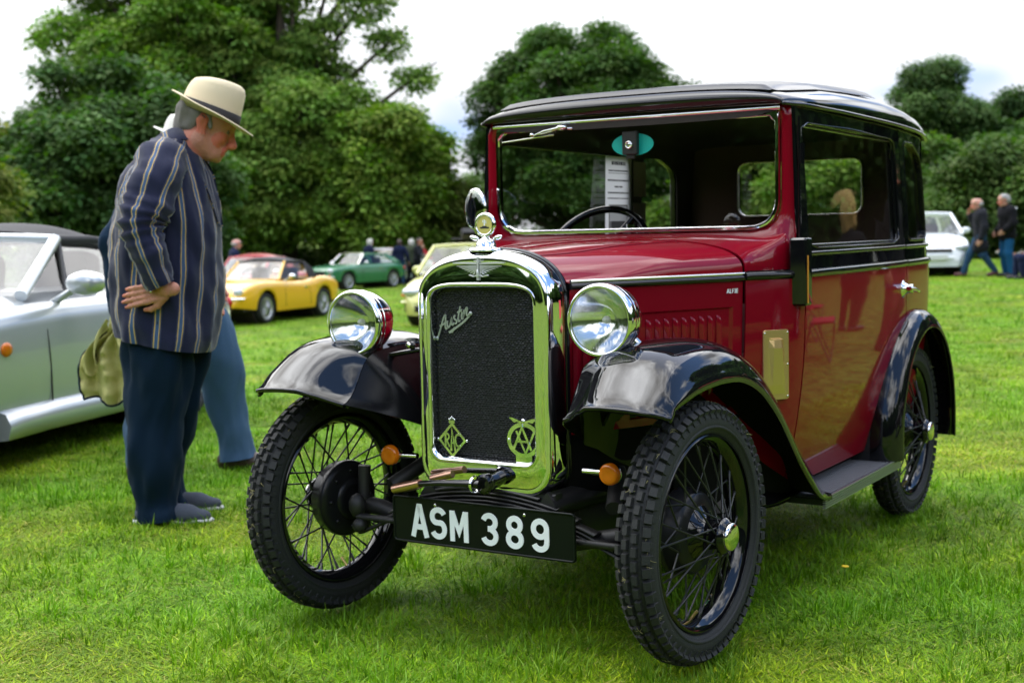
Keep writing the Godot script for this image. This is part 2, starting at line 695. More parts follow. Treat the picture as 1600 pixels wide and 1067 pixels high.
func leaf_spray(count: int, spread: Vector3, size: float, droop: float) -> ArrayMesh:
	var st := ST()
	st.set_smooth_group(-1)
	for i in count:
		var d := Vector3(rng.randfn(), rng.randfn(), rng.randfn()).normalized() * pow(rng.randf(), 0.45)
		var at := d * spread
		var out := (Vector3(d.x, 0.25 * d.y - droop, d.z) + Vector3(rng.randf_range(-.5, .5), rng.randf_range(-.35, .35), rng.randf_range(-.5, .5))).normalized()
		var n := (Vector3.UP + Vector3(rng.randf_range(-.7, .7), 0, rng.randf_range(-.7, .7)) + d * 0.5).normalized()
		var side := out.cross(n).normalized() * size * rng.randf_range(0.28, 0.42)
		var tip := out * size * rng.randf_range(0.8, 1.2)
		var c := rng.randf_range(0.7, 1.25)
		st.set_color(Color(c, c, c))
		var mid := at + tip * 0.45
		tri(st, at, mid + side, at + tip)
		tri(st, at, at + tip, mid - side)
	return done(st)

# one tree: trunk with limbs, crown of leaf sprays gathered in lumps
func tree(called: String, label: String, at: Vector3, height: float, lumps: Array, sprays: int, leaf: ArrayMesh, m: StandardMaterial3D, tint: Color, trunk_r: float, bare := 0.0) -> Node3D:
	var t := thing(called, label, "tree", at, 0.0, "trees round the field")
	var st := ST()
	var spine := [Vector3(0, -0.3, 0), Vector3(0.1, height * 0.2, 0.05), Vector3(-0.1, height * 0.45, 0.1), Vector3(0.05, height * 0.75, 0)]
	tube(st, curve(spine, 4), [trunk_r * 1.25, trunk_r * 1.1, trunk_r, trunk_r * 0.95, trunk_r * 0.9, trunk_r * 0.85, trunk_r * 0.8, trunk_r * 0.7, trunk_r * 0.6, trunk_r * 0.5, trunk_r * 0.35, trunk_r * 0.25, trunk_r * 0.15], 9)
	for l in lumps:
		var c: Vector3 = l[0]
		var y0 := clampf(c.y * 0.62, height * 0.12, height * 0.66)
		var from := Vector3(0.0, y0, 0.05)
		var mid := from.lerp(c, 0.5) + Vector3(rng.randf_range(-.3, .3), -0.25, rng.randf_range(-.3, .3))
		tube(st, curve([from, mid, c, c + (c - mid) * 0.35], 3), [trunk_r * 0.5, trunk_r * 0.45, trunk_r * 0.4, trunk_r * 0.33, trunk_r * 0.28, trunk_r * 0.24, trunk_r * 0.2, trunk_r * 0.14, trunk_r * 0.1, trunk_r * 0.05], 6)
	obj("trunk", st, M.bark, t)
	var mm := MultiMesh.new()
	mm.transform_format = MultiMesh.TRANSFORM_3D
	mm.use_colors = true
	mm.mesh = leaf
	var weight := 0.0
	for l in lumps:
		weight += l[1].x * l[1].z + l[1].x * l[1].y
	var buf := PackedFloat32Array()
	var n := 0
	for l in lumps:
		var r: Vector3 = l[1]
		var share := int(sprays * (r.x * r.z + r.x * r.y) / weight)
		var tone := rng.randf_range(0.8, 1.2)
		for i in share:
			var d := Vector3(rng.randfn(), rng.randfn(), rng.randfn()).normalized()
			d.y = absf(d.y) if rng.randf() < 0.5 else d.y
			var f := lerpf(0.62, 1.05, pow(rng.randf(), 0.5))
			if rng.randf() < 0.06:
				f *= 1.14
			var p: Vector3 = l[0] + d * r * f
			if bare > 0.0 and rng.randf() < bare * smoothstep(height * 0.55, height * 0.9, p.y):
				continue
			if p.y < 0.25:
				continue
			var b := Basis.from_euler(Vector3(rng.randf_range(-.35, .35), rng.randf() * TAU, rng.randf_range(-.35, .35))).scaled(Vector3.ONE * rng.randf_range(0.7, 1.25))
			var k := tone * rng.randf_range(0.7, 1.3)
			var yl := rng.randf_range(0.85, 1.25)
			buf.append_array(PackedFloat32Array([b.x.x, b.y.x, b.z.x, p.x, b.x.y, b.y.y, b.z.y, p.y, b.x.z, b.y.z, b.z.z, p.z, tint.r * k * yl, tint.g * k, tint.b * k, 1.0]))
			n += 1
	mm.instance_count = n
	mm.buffer = buf
	var o := MultiMeshInstance3D.new()
	o.name = "crown"
	o.multimesh = mm
	o.material_override = m
	o.set_meta("kind", "stuff")
	t.add_child(o)
	return t

# lumps filling an egg of the given half-sizes round a centre
func egg(c: Vector3, r: Vector3, n: int, lump: float, top := 1.0) -> Array:
	var out := [[c, r * 0.5]]
	for i in n:
		var y := 1.0 - 2.0 * (i + 0.5) / n
		var a := i * 2.39996 + rng.randf_range(-.3, .3)
		var s := sqrt(1.0 - y * y)
		var d := Vector3(cos(a) * s, y * top, sin(a) * s) * rng.randf_range(0.60, 0.98)
		var lr := lump * rng.randf_range(0.5, 1.05)
		out.append([c + d * r, Vector3(lr, lr * 0.8, lr)])
	return out

func afar(right: float, ahead: float) -> Vector3:
	# a spot on the field so far to the right of, and ahead of, the place where the photographer stands
	var x := EYE.x + 0.84568 * right - 0.53369 * ahead
	var z := EYE.z - 0.53369 * right - 0.84568 * ahead
	return ground_at(x, z)

func build_trees() -> void:
	M.bark = mat(Color(0.055, 0.042, 0.030), 0.95)
	M.bark.heightmap_enabled = true
	M.bark.heightmap_texture = noise_tex(17, 0.03, 256, [])
	M.bark.heightmap_scale = 4.0
	M.bark.uv1_triplanar = true
	var m := StandardMaterial3D.new()
	m.vertex_color_use_as_albedo = true
	m.roughness = 0.6
	m.metallic_specular = 0.22
	m.backlight_enabled = true
	m.backlight = Color(0.7, 0.85, 0.3)
	M.leaf = m
	var broad := leaf_spray(30, Vector3(0.48, 0.24, 0.48), 0.20, 0.35)
	var fine := leaf_spray(28, Vector3(0.5, 0.4, 0.5), 0.15, 0.4)
	var loose := leaf_spray(24, Vector3(0.5, 0.30, 0.5), 0.18, 0.6)
	var dark := Color(0.090, 0.170, 0.052)
	var mid := Color(0.165, 0.275, 0.052)
	var light := Color(0.200, 0.310, 0.052)
	var olive := Color(0.150, 0.205, 0.046)
	# the mass of trees on the left
	tree("maple_tree", "dark green dense maple left of the hatted men, behind the silver convertible", afar(-14.74, 48.40), 7.2, egg(Vector3(0, 3.6, 0), Vector3(4.1, 3.6, 3.4), 52, 1.25), 4200, broad, m, dark, 0.28).scale *= 1.100
	tree("lime_tree", "tall mid green tree rising behind the straw hat", afar(-15.37, 64.66), 15.0, egg(Vector3(0, 7.3, 0), Vector3(4.6, 7.0, 4.2), 74, 1.35), 6200, broad, m, mid, 0.34).scale *= 1.220
	tree("ash_tree", "tall open tree with bare upper limbs behind the yellow car", afar(-10.25, 62.22), 16.0, egg(Vector3(0.2, 4.8, 0), Vector3(4.2, 4.1, 4.0), 56, 1.2) + [[Vector3(2.6, 10.2, -1.6), Vector3(1.0, 0.7, 1.0)], [Vector3(1.7, 11.6, -1.0), Vector3(1.2, 0.8, 1.1)], [Vector3(3.4, 8.7, -2.1), Vector3(0.7, 0.5, 0.7)], [Vector3(4.2, 7.4, -2.6), Vector3(0.65, 0.45, 0.65)], [Vector3(0.4, 10.6, -0.2), Vector3(0.9, 0.7, 0.9)], [Vector3(-0.6, 12.2, 0.3), Vector3(1.3, 0.9, 1.2)], [Vector3(3.0, 11.8, -1.9), Vector3(0.8, 0.6, 0.8)], [Vector3(1.4, 9.2, -0.8), Vector3(0.7, 0.6, 0.7)]], 5400, loose, m, mid, 0.30, 0.45).scale *= 1.220
	tree("beech_tree", "leafy light green tree overhanging the green coupe", afar(-5.52, 60.00), 7.6, egg(Vector3(-0.4, 3.4, 0), Vector3(2.7, 3.4, 2.7), 40, 0.95), 3000, broad, m, light, 0.22).scale *= 1.200
	tree("young_tree", "small olive green tree low between the green coupe and the saloon", afar(-2.9, 62), 5.0, egg(Vector3(0, 2.1, 0), Vector3(2.4, 2.3, 2.0), 16, 0.95), 2200, fine, m, olive, 0.15)
	tree("far_tree", "distant dull green tree low on the skyline left of the saloon", afar(-3.2, 88), 5.8, egg(Vector3(0, 2.6, 0), Vector3(3.6, 2.9, 3.0), 18, 1.2), 2000, fine, m, dark.lerp(mid, 0.6), 0.2)
	tree("larch_tree", "yellow green feathery tree at the left edge of the lawn", afar(-15.75, 37), 6.4, egg(Vector3(0, 2.5, 0), Vector3(1.6, 2.6, 1.6), 16, 0.8) + [[Vector3(1.5, 4.9, 0), Vector3(0.55, 0.3, 0.5)], [Vector3(1.4, 4.1, 0.2), Vector3(0.4, 0.25, 0.4)], [Vector3(0.4, 4.9, 0), Vector3(0.8, 0.6, 0.7)]], 2300, fine, m, Color(0.16, 0.21, 0.036), 0.16)
	# behind the saloon
	tree("oak_tree", "big round dark oak standing behind the saloon roof", afar(3.3, 60), 11.6, egg(Vector3(0, 5.7, 0), Vector3(4.7, 4.9, 4.4), 76, 1.2), 5600, broad, m, Color(0.075, 0.145, 0.036), 0.36)
	tree("hedge_tree", "mid green tree hidden behind the saloon, seen through its rear window", afar(10.2, 54), 5.2, egg(Vector3(0, 2.4, 0), Vector3(4.2, 2.7, 2.6), 26, 1.15), 3800, broad, m, mid, 0.2)
	tree("hedge_tree", "bushy green tree behind the saloon door, seen through its side windows", afar(15.2, 56), 5.6, egg(Vector3(0, 2.5, 0), Vector3(3.6, 2.8, 2.6), 22, 1.15), 3400, broad, m, dark.lerp(mid, 0.5), 0.2)
	# on the right
	tree("spruce_tree", "tall pointed green tree just right of the saloon roof", afar(19.6, 62), 9.0, egg(Vector3(0, 4.4, 0), Vector3(2.0, 4.5, 2.0), 26, 0.95), 3600, fine, m, Color(0.075, 0.140, 0.040), 0.22)
	tree("sycamore_tree", "broad dark tree on the right behind the two walking men", afar(25.0, 64), 8.4, egg(Vector3(0, 3.7, 0), Vector3(4.2, 3.9, 3.4), 52, 1.15), 3800, broad, m, dark * Color(0.75, 0.78, 0.8), 0.3)
	tree("hedge_tree", "middle dark tree low on the skyline between the pointed tree and the right edge", afar(21.7, 61), 5.6, egg(Vector3(0, 3.0, 0), Vector3(3.2, 3.1, 2.6), 34, 1.1), 3000, broad, m, dark * Color(0.85, 0.88, 0.9), 0.2)
	tree("elm_tree", "dark tree crown at the right edge of the frame", afar(29.5, 60), 8.6, egg(Vector3(0, 4.1, 0), Vector3(3.6, 4.1, 3.2), 44, 1.2), 4200, broad, m, dark.lerp(mid, 0.2) * Color(0.8, 0.82, 0.85), 0.3)
	tree("hawthorn_tree", "bright green bushy thorn tree right behind the two walking men", afar(15.2, 44), 4.6, egg(Vector3(1.6, 1.6, 0), Vector3(3.4, 2.0, 1.8), 44, 0.7), 4200, fine, m, Color(0.085, 0.150, 0.034), 0.16)
	# behind the photographer, seen only in the chrome and the paint
	var model := get_node("maple_tree")
	for k in 46:
		var c := model.duplicate()
		c.name = "park_tree"
		add_child(c, true)
		var a := deg_to_rad(-4.0 - k * 5.9)
		var d := 40.0 + 7.0 * (k % 3)
		c.position = ground_at(EYE.x - sin(a) * d, EYE.z - cos(a) * d)
		c.rotation.y = k * 1.3
		c.scale = Vector3.ONE * (1.25 + 0.17 * ((k * 3) % 5))
		c.set_meta("label", "green tree in the belt behind the photographer, mirrored in the chrome")
		c.set_meta("group", "trees behind the photographer")
	# rough growth along the foot of the trees
	var mm := MultiMesh.new()
	mm.transform_format = MultiMesh.TRANSFORM_3D
	mm.use_colors = true
	mm.mesh = fine
	var buf := PackedFloat32Array()
	var count := 5200
	for i in count:
		var l := rng.randf_range(-24.0, 34.0)
		var p := afar(l, 61.0 + 2.0 * sin(l * 0.4) + rng.randf_range(0.0, 5.0))
		p.y += rng.randf_range(0.05, 1.5 + 0.5 * sin(l * 0.9))
		var b := Basis(Vector3.UP, rng.randf() * TAU).scaled(Vector3.ONE * rng.randf_range(0.8, 1.5))
		var k := rng.randf_range(0.6, 1.2)
		buf.append_array(PackedFloat32Array([b.x.x, b.y.x, b.z.x, p.x, b.x.y, b.y.y, b.z.y, p.y, b.x.z, b.y.z, b.z.z, p.z, 0.10 * k, 0.18 * k, 0.03 * k, 1.0]))
	mm.instance_count = count
	mm.buffer = buf
	var o := MultiMeshInstance3D.new()
	o.name = "undergrowth"
	o.multimesh = mm
	o.material_override = m
	tag(o, "rough green undergrowth along the foot of the trees", "undergrowth")
	o.set_meta("kind", "stuff")
	add_child(o)

# ---------------------------------------------------------------- the maroon saloon

# half-width of the body at height y and length z
const PLAN := [Vector2(-2.36, 0.50), Vector2(-2.34, 0.525), Vector2(-2.30, 0.542), Vector2(-2.2, 0.556), Vector2(-1.9, 0.574), Vector2(-1.4, 0.582), Vector2(-0.82, 0.574), Vector2(-0.74, 0.545), Vector2(-0.62, 0.469)]
const FLANK := [Vector2(0.28, -0.088), Vector2(0.38, -0.062), Vector2(0.5, -0.034), Vector2(0.7, -0.008), Vector2(0.9, 0.0), Vector2(1.0, -0.002), Vector2(1.2, -0.012), Vector2(1.48, -0.03)]

func side_x(y: float, z: float) -> float:
	return smooth_at(PLAN, z) + smooth_at(FLANK, y)

func side_patch(st: SurfaceTool, s: float, z0: float, z1: float, y0: float, y1: float, nz: int, ny: int, off := 0.0) -> void:
	var rows := []
	for i in ny + 1:
		var y := lerpf(y0, y1, float(i) / ny)
		var row := PackedVector3Array()
		for j in nz + 1:
			var z := lerpf(z0, z1, float(j) / nz)
			row.append(Vector3(s * (side_x(y, z) + off), y, z))
		rows.append(row)
	shell(st, rows, 0.006, s < 0.0)

# matching points of an outer outline and of a hole in it, both seen from the middle of the hole
func ring_points(hole: Array, outer: Array, n: int) -> Array:
	var c := Vector2.ZERO
	for p in hole:
		c += p
	c /= hole.size()
	var angles := []
	for k in n:
		angles.append(TAU * k / n - PI)
	for p in outer:
		angles.append((p - c).angle())
	angles.sort()
	var a := []
	var b := []
	var last := -10.0
	for t in angles:
		if t - last < 0.004:
			continue
		last = t
		a.append(ray_out(c, Vector2.from_angle(t), hole))
		b.append(ray_out(c, Vector2.from_angle(t), outer))
	return [a, b]

func ray_out(c: Vector2, d: Vector2, poly: Array) -> Vector2:
	var best := 0.0
	for i in poly.size():
		var p: Vector2 = poly[i] - c
		var e: Vector2 = poly[(i + 1) % poly.size()] - poly[i]
		var den := d.cross(e)
		if absf(den) < 1e-9:
			continue
		var t := p.cross(e) / den
		var u := p.cross(d) / den
		if u >= -1e-4 and u <= 1.0001 and t > best:
			best = t
	return c + d * best

# a wall with a rounded window in it; lay(p, depth) puts it in space
func window_wall(st: SurfaceTool, hole: Array, outer: Array, lay: Callable, flip: bool, jamb := 0.02, lip := 0.006) -> void:
	var rp := ring_points(hole, outer, 72)
	var inner := []
	var small := []
	var c := Vector2.ZERO
	for p in hole:
		c += p / hole.size()
	var rows := [PackedVector3Array(), PackedVector3Array(), PackedVector3Array(), PackedVector3Array(), PackedVector3Array()]
	for i in rp[0].size():
		var h: Vector2 = rp[0][i]
		var o: Vector2 = rp[1][i]
		var out := (h - c).normalized()
		rows[0].append(lay.call(h, -jamb))
		rows[1].append(lay.call(h, -0.002))
		rows[2].append(lay.call(h + out * lip * 0.4, lip * 0.5))
		rows[3].append(lay.call(h + out * lip * 1.6, 0.0))
		rows[4].append(lay.call(o, 0.0))
	sheet(st, [rows[0], rows[1]], false, true, flip)
	sheet(st, [rows[1], rows[2], rows[3]], false, true, flip)
	sheet(st, [rows[3], rows[4]], false, true, flip)

func pane(st: SurfaceTool, hole: Array, lay: Callable, depth: float, flip := false) -> void:
	var r := PackedVector3Array()
	for p in hole:
		r.append(lay.call(p, depth))
	fan(st, r, flip)

func build_saloon() -> void:
	saloon = thing("vintage_saloon_car", "maroon and black vintage saloon car with chrome radiator and wire wheels", "vintage car")
	radiator()
	bonnet()
	body()
	roof()
	interior()
	for s in [1.0, -1.0]:
		front_wing(s)
		rear_wing(s)
		running_board(s)
		headlamp(s)
		indicator(s)
	chassis()
	plate_and_handle()
	var w := make_wheel()
	saloon.add_child(w, true)
	w.transform = Transform3D(Basis(Vector3.UP, deg_to_rad(-3.5)), Vector3(0.588, 0.362, 0.0))
	var spots := [Transform3D(Basis(Vector3.UP, PI + deg_to_rad(-5.5)), Vector3(-0.560, 0.352, 0.0)), Transform3D(Basis(), Vector3(0.522, 0.337, -2.057)), Transform3D(Basis(Vector3.UP, PI), Vector3(-0.535, 0.349, -2.057))]
	for t in spots:
		var c := w.duplicate()
		c.name = "wheel"
		saloon.add_child(c, true)
		c.transform = t

func rad_ring(w: float, yb: float, ys: float, yt: float, rb: float, p: float, z: float, sag := 0.0) -> PackedVector3Array:
	# right half from the bottom middle to the top middle, then mirrored
	var half := []
	for k in 7:
		var x := (w - rb) * k / 6.0
		half.append(Vector2(x, yb + sag * pow(x / w, 2.0)))
	for k in range(1, 9):
		var a := -PI / 2 + PI / 2 * k / 8.0
		half.append(Vector2(w - rb + cos(a) * rb, yb + sag + rb + sin(a) * rb - sag * pow(float(k) / 8.0, 0.5) * 0.2))
	for k in range(1, 9):
		half.append(Vector2(w, lerpf(yb + sag + rb, ys, k / 8.0)))
	for k in range(1, 23):
		var a := PI / 2 * k / 22.0
		half.append(Vector2(w * pow(maxf(cos(a), 0.0), 2.0 / p), ys + (yt - ys) * pow(sin(a), 2.0 / p)))
	var out := PackedVector3Array()
	for q in half:
		out.append(Vector3(q.x, q.y, z))
	for i in range(half.size() - 2, 0, -1):
		out.append(Vector3(-half[i].x, half[i].y, z))
	return out

func radiator() -> void:
	var root := node("radiator_shell", saloon, Transform3D(Basis(), Vector3(-0.007, 0, 0)))
	var st := ST()
	var rings := [rad_ring(0.161, 0.512, 0.90, 0.967, 0.032, 5.0, 0.012), rad_ring(0.1635, 0.508, 0.90, 0.970, 0.034, 5.0, 0.044)]
	sheet(st, rings, false, true, true)
	rings = [rings[1], rad_ring(0.166, 0.504, 0.90, 0.974, 0.036, 4.7, 0.053), rad_ring(0.171, 0.498, 0.90, 0.979, 0.038, 4.5, 0.0555), rad_ring(0.1755, 0.493, 0.90, 0.984, 0.04, 4.3, 0.0525)]
	sheet(st, rings, false, true, true)
	rings = [rings[3], rad_ring(0.181, 0.482, 0.903, 0.996, 0.045, 3.8, 0.0520), rad_ring(0.188, 0.462, 0.908, 1.014, 0.055, 3.3, 0.0505), rad_ring(0.195, 0.440, 0.914, 1.033, 0.062, 2.9, 0.0480)]
	sheet(st, rings, false, true, true)
	rings = [rings[3], rad_ring(0.199, 0.430, 0.918, 1.044, 0.066, 2.7, 0.0495), rad_ring(0.204, 0.421, 0.922, 1.053, 0.068, 2.5, 0.0480), rad_ring(0.2085, 0.414, 0.926, 1.061, 0.07, 2.4, 0.043, 0.012), rad_ring(0.2115, 0.411, 0.928, 1.066, 0.07, 2.35, 0.036, 0.013), rad_ring(0.2135, 0.409, 0.93, 1.069, 0.07, 2.3, 0.026, 0.013), rad_ring(0.2145, 0.408, 0.93, 1.071, 0.07, 2.3, 0.010, 0.013), rad_ring(0.2145, 0.408, 0.93, 1.071, 0.07, 2.3, -0.02, 0.013), rad_ring(0.213, 0.409, 0.93, 1.070, 0.07, 2.3, -0.034, 0.013)]
	sheet(st, rings, false, true, true)
	obj("shell", st, M.chrome, root)
	st = ST()
	rings = []
	for k in 9:
		var a := PI * k / 8.0
		var g := 0.005 * sin(a)
		rings.append(rad_ring(0.2135 + g, 0.409 - g, 0.93, 1.0705 + g, 0.07, 2.3, -0.036 - 0.007 + 0.009 * cos(a), 0.013))
	sheet(st, rings, false, true, true)
	obj("beading", st, M.paint_black, root)
	# the core: a dark plate and rows of staggered cells in front of it
	st = ST()
	var back := rad_ring(0.165, 0.508, 0.90, 0.971, 0.032, 5.0, 0.018)
	fan(st, back)
	var core := obj("radiator_core", st, M.grease, root)
	var cell := ST()
	stroke(cell, [Vector2(-0.0030, -0.0012), Vector2(0.0, 0.0013), Vector2(0.0030, -0.0012)], 0.0016, 0.006)
	var places := []
	for j in 76:
		for i in 34:
			var x := -0.160 + i * 0.0097 + (0.00485 if j % 2 == 1 else 0.0)
			var y := 0.514 + j * 0.00602
			if absf(x) > 0.1585 or y > 0.955 + 0.010 * (1.0 - pow(x / 0.16, 2.0)):
				continue
			if y < 0.545 and absf(x) > 0.130 + sqrt(maxf(0.0, 0.03 * 0.03 - pow(0.542 - y, 2.0))):
				continue
			places.append(Transform3D(Basis(Vector3.RIGHT, rng.randf_range(-0.3, 0.2)) * Basis(Vector3.UP, rng.randf_range(-0.25, 0.25)), Vector3(x, y, 0.0185)))
	var mm := MultiMesh.new()
	mm.transform_format = MultiMesh.TRANSFORM_3D
	mm.mesh = done(cell)
	mm.instance_count = places.size()
	for i in places.size():
		mm.set_instance_transform(i, places[i])
	var cells := MultiMeshInstance3D.new()
	cells.name = "cells"
	cells.multimesh = mm
	cells.material_override = mat(Color(0.060, 0.062, 0.066), 0.34, 0.35)
	cells.set_meta("kind", "stuff")
	core.add_child(cells)
	# script across the core
	st = ST()
	var xf := Transform3D(Basis(), Vector3(0.007, 0, 0.0255))
	var w := 0.0052
	var squeeze := Transform3D(Basis.from_scale(Vector3(0.88, 1, 1)), Vector3(-0.0062, 0, 0))
	var t := 0.003
	var words := [
		[Vector2(-0.1800, 0.8290), Vector2(-0.1745, 0.838), Vector2(-0.1660, 0.857), Vector2(-0.1560, 0.882), Vector2(-0.1490, 0.8935), Vector2(-0.1462, 0.892), Vector2(-0.1468, 0.880), Vector2(-0.1480, 0.862), Vector2(-0.1450, 0.857), Vector2(-0.1400, 0.860)],
		[Vector2(-0.1690, 0.864), Vector2(-0.1570, 0.868), Vector2(-0.1440, 0.8755)],
		[Vector2(-0.1395, 0.879), Vector2(-0.1400, 0.866), Vector2(-0.1365, 0.861), Vector2(-0.1300, 0.867), Vector2(-0.1235, 0.8855), Vector2(-0.1240, 0.872), Vector2(-0.1200, 0.868), Vector2(-0.1150, 0.874)],
		[Vector2(-0.1090, 0.894), Vector2(-0.1140, 0.890), Vector2(-0.1120, 0.884), Vector2(-0.1050, 0.880), Vector2(-0.1060, 0.873), Vector2(-0.1120, 0.8715)],
		[Vector2(-0.0900, 0.9190), Vector2(-0.0960, 0.897), Vector2(-0.0985, 0.883), Vector2(-0.0955, 0.878), Vector2(-0.0905, 0.882)],
		[Vector2(-0.1010, 0.9020), Vector2(-0.0920, 0.905), Vector2(-0.0840, 0.910)],
		[Vector2(-0.0830, 0.904), Vector2(-0.0855, 0.890), Vector2(-0.0830, 0.885), Vector2(-0.0790, 0.888)],
		[Vector2(-0.0755, 0.9090), Vector2(-0.0780, 0.893), Vector2(-0.0720, 0.906), Vector2(-0.0665, 0.915), Vector2(-0.0640, 0.912), Vector2(-0.0665, 0.899), Vector2(-0.0640, 0.894), Vector2(-0.0570, 0.899)],
	]
	for i in words.size():
		stroke(st, curve(words[i], 4), w, t + 0.0002 * i, xf * squeeze, 0.0)
	stroke(st, curve([Vector2(-0.0515, 0.9000), Vector2(-0.064, 0.8880), Vector2(-0.083, 0.8745), Vector2(-0.105, 0.8620), Vector2(-0.122, 0.8530), Vector2(-0.1350, 0.8470)], 4), 0.0062, 0.0026, xf * squeeze)
	stroke(st, [Vector2(-0.1340, 0.8470), Vector2(-0.1225, 0.8500), Vector2(-0.1130, 0.8600)], 0.0062, 0.0024, xf * squeeze)
	ball(st, xf * Vector3(-0.0525, 0.9000, 0.002), Vector3(0.0058, 0.0058, 0.003), 12)
	ball(st, xf * Vector3(-0.1640, 0.8300, 0.002), Vector3(0.0050, 0.0062, 0.003), 12)
	obj("script_badge", st, M.silver_letter, root)
	# diamond badge with three letters
	st = ST()
	xf = Transform3D(Basis(), Vector3(-0.1085, 0.5535, 0.034))
	stroke(st, [Vector2(0, 0.044), Vector2(-0.042, 0.0), Vector2(0, -0.044), Vector2(0.042, 0.0)], 0.0068, 0.004, xf, 0.0, true)
	stroke(st, [Vector2(-0.0035, -0.030), Vector2(0.0, 0.031), Vector2(0.0105, -0.030)], 0.0068, 0.0052, xf)
	stroke(st, [Vector2(-0.002, -0.008), Vector2(0.008, -0.008)], 0.0044, 0.0048, xf)
	stroke(st, [Vector2(-0.0220, -0.017), Vector2(-0.0220, 0.018)], 0.0062, 0.0044, xf)
	stroke(st, arc(Vector2(-0.0200, 0.0085), Vector2(0.0098, 0.009), 90, -90, 10), 0.0050, 0.0046, xf)
	stroke(st, [Vector2(-0.019, 0.0), Vector2(-0.0090, -0.020)], 0.0056, 0.0042, xf)
	stroke(st, arc(Vector2(0.0205, 0.0), Vector2(0.0105, 0.0165), 55, 305, 14), 0.0056, 0.0044, xf)
	for k in 5:
		var x := -0.009 + k * 0.0045
		ball(st, xf * Vector3(x, 0.056 + 0.006 * (1.0 - absf(k - 2) * 0.5), 0.003), Vector3(0.0028, 0.0035, 0.003), 8)
	stroke(st, [Vector2(-0.0095, 0.050), Vector2(0.0095, 0.050)], 0.009, 0.005, xf)
	for s in [-1.0, 1.0]:
		ball(st, xf * Vector3(s * 0.047, 0, 0.002), Vector3(0.004, 0.004, 0.003), 10)
	obj("club_badge", st, M.chrome, root)
	# ring badge with two crossed letters, wings on top, tongue below
	st = ST()
	xf = Transform3D(Basis(), Vector3(0.1220, 0.5680, 0.036))
	stroke(st, arc(Vector2.ZERO, Vector2(0.0455, 0.0415), 0, 352, 44), 0.0115, 0.004, xf, 0.0, true)
	stroke(st, [Vector2(-0.031, -0.026), Vector2(-0.004, 0.034), Vector2(0.024, -0.026)], 0.0072, 0.0050, xf)
	stroke(st, [Vector2(-0.020, -0.004), Vector2(0.016, -0.004)], 0.0060, 0.0046, xf)
	stroke(st, [Vector2(-0.022, 0.024), Vector2(0.006, -0.036), Vector2(0.033, 0.022)], 0.0062, 0.0042, xf)
	stroke(st, [Vector2(0.0, -0.040), Vector2(0.0, -0.0640)], 0.050, 0.0034, xf)
	for s in [-1.0, 1.0]:
		for k in 5:
			var a := 0.15 + k * 0.16
			stroke(st, [Vector2(s * 0.006, 0.046 + k * 0.0006), Vector2(s * (0.018 + 0.003 * k), 0.050 + 0.0016 * k), Vector2(s * (0.030 + 0.0028 * k), 0.0475 + 0.0026 * k)], 0.0036, 0.005 + k * 0.0004, xf)
		ball(st, xf * Vector3(s * 0.0455, 0, 0.004), Vector3(0.003, 0.003, 0.003), 8)
	ball(st, xf * Vector3(0, 0.050, 0.004), Vector3(0.007, 0.008, 0.005), 12)
	obj("motoring_badge", st, M.chrome, root)
	# winged wheel on the header tank
	st = ST()
	xf = Transform3D(Basis(Vector3.RIGHT, -0.05), Vector3(-0.001, 1.0160, 0.0515))
	for s in [-1.0, 1.0]:
		stroke(st, [Vector2(s * 0.004, 0.018), Vector2(s * 0.045, 0.0195), Vector2(s * 0.080, 0.0200)], 0.0034, 0.0042, xf)
		for k in 7:
			var f := k / 6.0
			stroke(st, [Vector2(s * 0.006, 0.013 - f * 0.012), Vector2(s * lerpf(0.068, 0.016, f), lerpf(0.012, -0.010, f))], 0.0016, 0.003, xf)
		stroke(st, [Vector2(s * 0.003, -0.012), Vector2(s * 0.014, -0.016), Vector2(s * 0.029, -0.0120)], 0.0030, 0.0036, xf)
	stroke(st, [Vector2(0, 0.034), Vector2(0, -0.026)], 0.0052, 0.0052, xf)
	stroke(st, [Vector2(-0.013, 0.026), Vector2(0.0, 0.0235), Vector2(0.013, 0.026)], 0.0026, 0.004, xf)
	stroke(st, [Vector2(-0.013, 0.032), Vector2(0.0, 0.034), Vector2(0.013, 0.032)], 0.0026, 0.0044, xf)
	ball(st, xf * Vector3(0, -0.010, 0.004), Vector3(0.0036, 0.013, 0.004), 10)
	obj("winged_emblem", st, M.emblem, root)
	# filler cap and the dial that stands on it
	st = ST()
	var base := Transform3D(Basis(), Vector3(-0.001, 1.066, 0.012))
	lathe(st, [Vector2(0.046, 0.0), Vector2(0.047, 0.006), Vector2(0.040, 0.009), Vector2(0.028, 0.010), Vector2(0.027, 0.014), Vector2(0.026, 0.023), Vector2(0.021, 0.030), Vector2(0.012, 0.034), Vector2(0.009, 0.040), Vector2(0.0, 0.042)], 32, base)
	for s in [-1.0, 1.0]:
		ball(st, base * Vector3(s * 0.037, 0.036, 0), Vector3(0.016, 0.0065, 0.007), 12, Basis(Vector3.BACK, s * 0.25))
	var cap := obj("filler_cap", st, M.chrome, root)
	st = ST()
	var dial := Transform3D(Basis(Vector3.RIGHT, PI / 2), Vector3(-0.001, 1.1365, 0.012))
	lathe(st, [Vector2(0.0, -0.009), Vector2(0.022, -0.009), Vector2(0.030, -0.006), Vector2(0.0335, 0.0), Vector2(0.0325, 0.005), Vector2(0.029, 0.0085), Vector2(0.0255, 0.0085), Vector2(0.0245, 0.006)], 36, dial)
	obj("dial_case", st, M.chrome, cap)
	st = ST()
	lathe(st, [Vector2(0.0247, 0.0055), Vector2(0.0, 0.0058)], 32, dial)
	var face := obj("dial_face", st, mat(Color(0.55, 0.47, 0.13), 0.5), cap)
	st = ST()
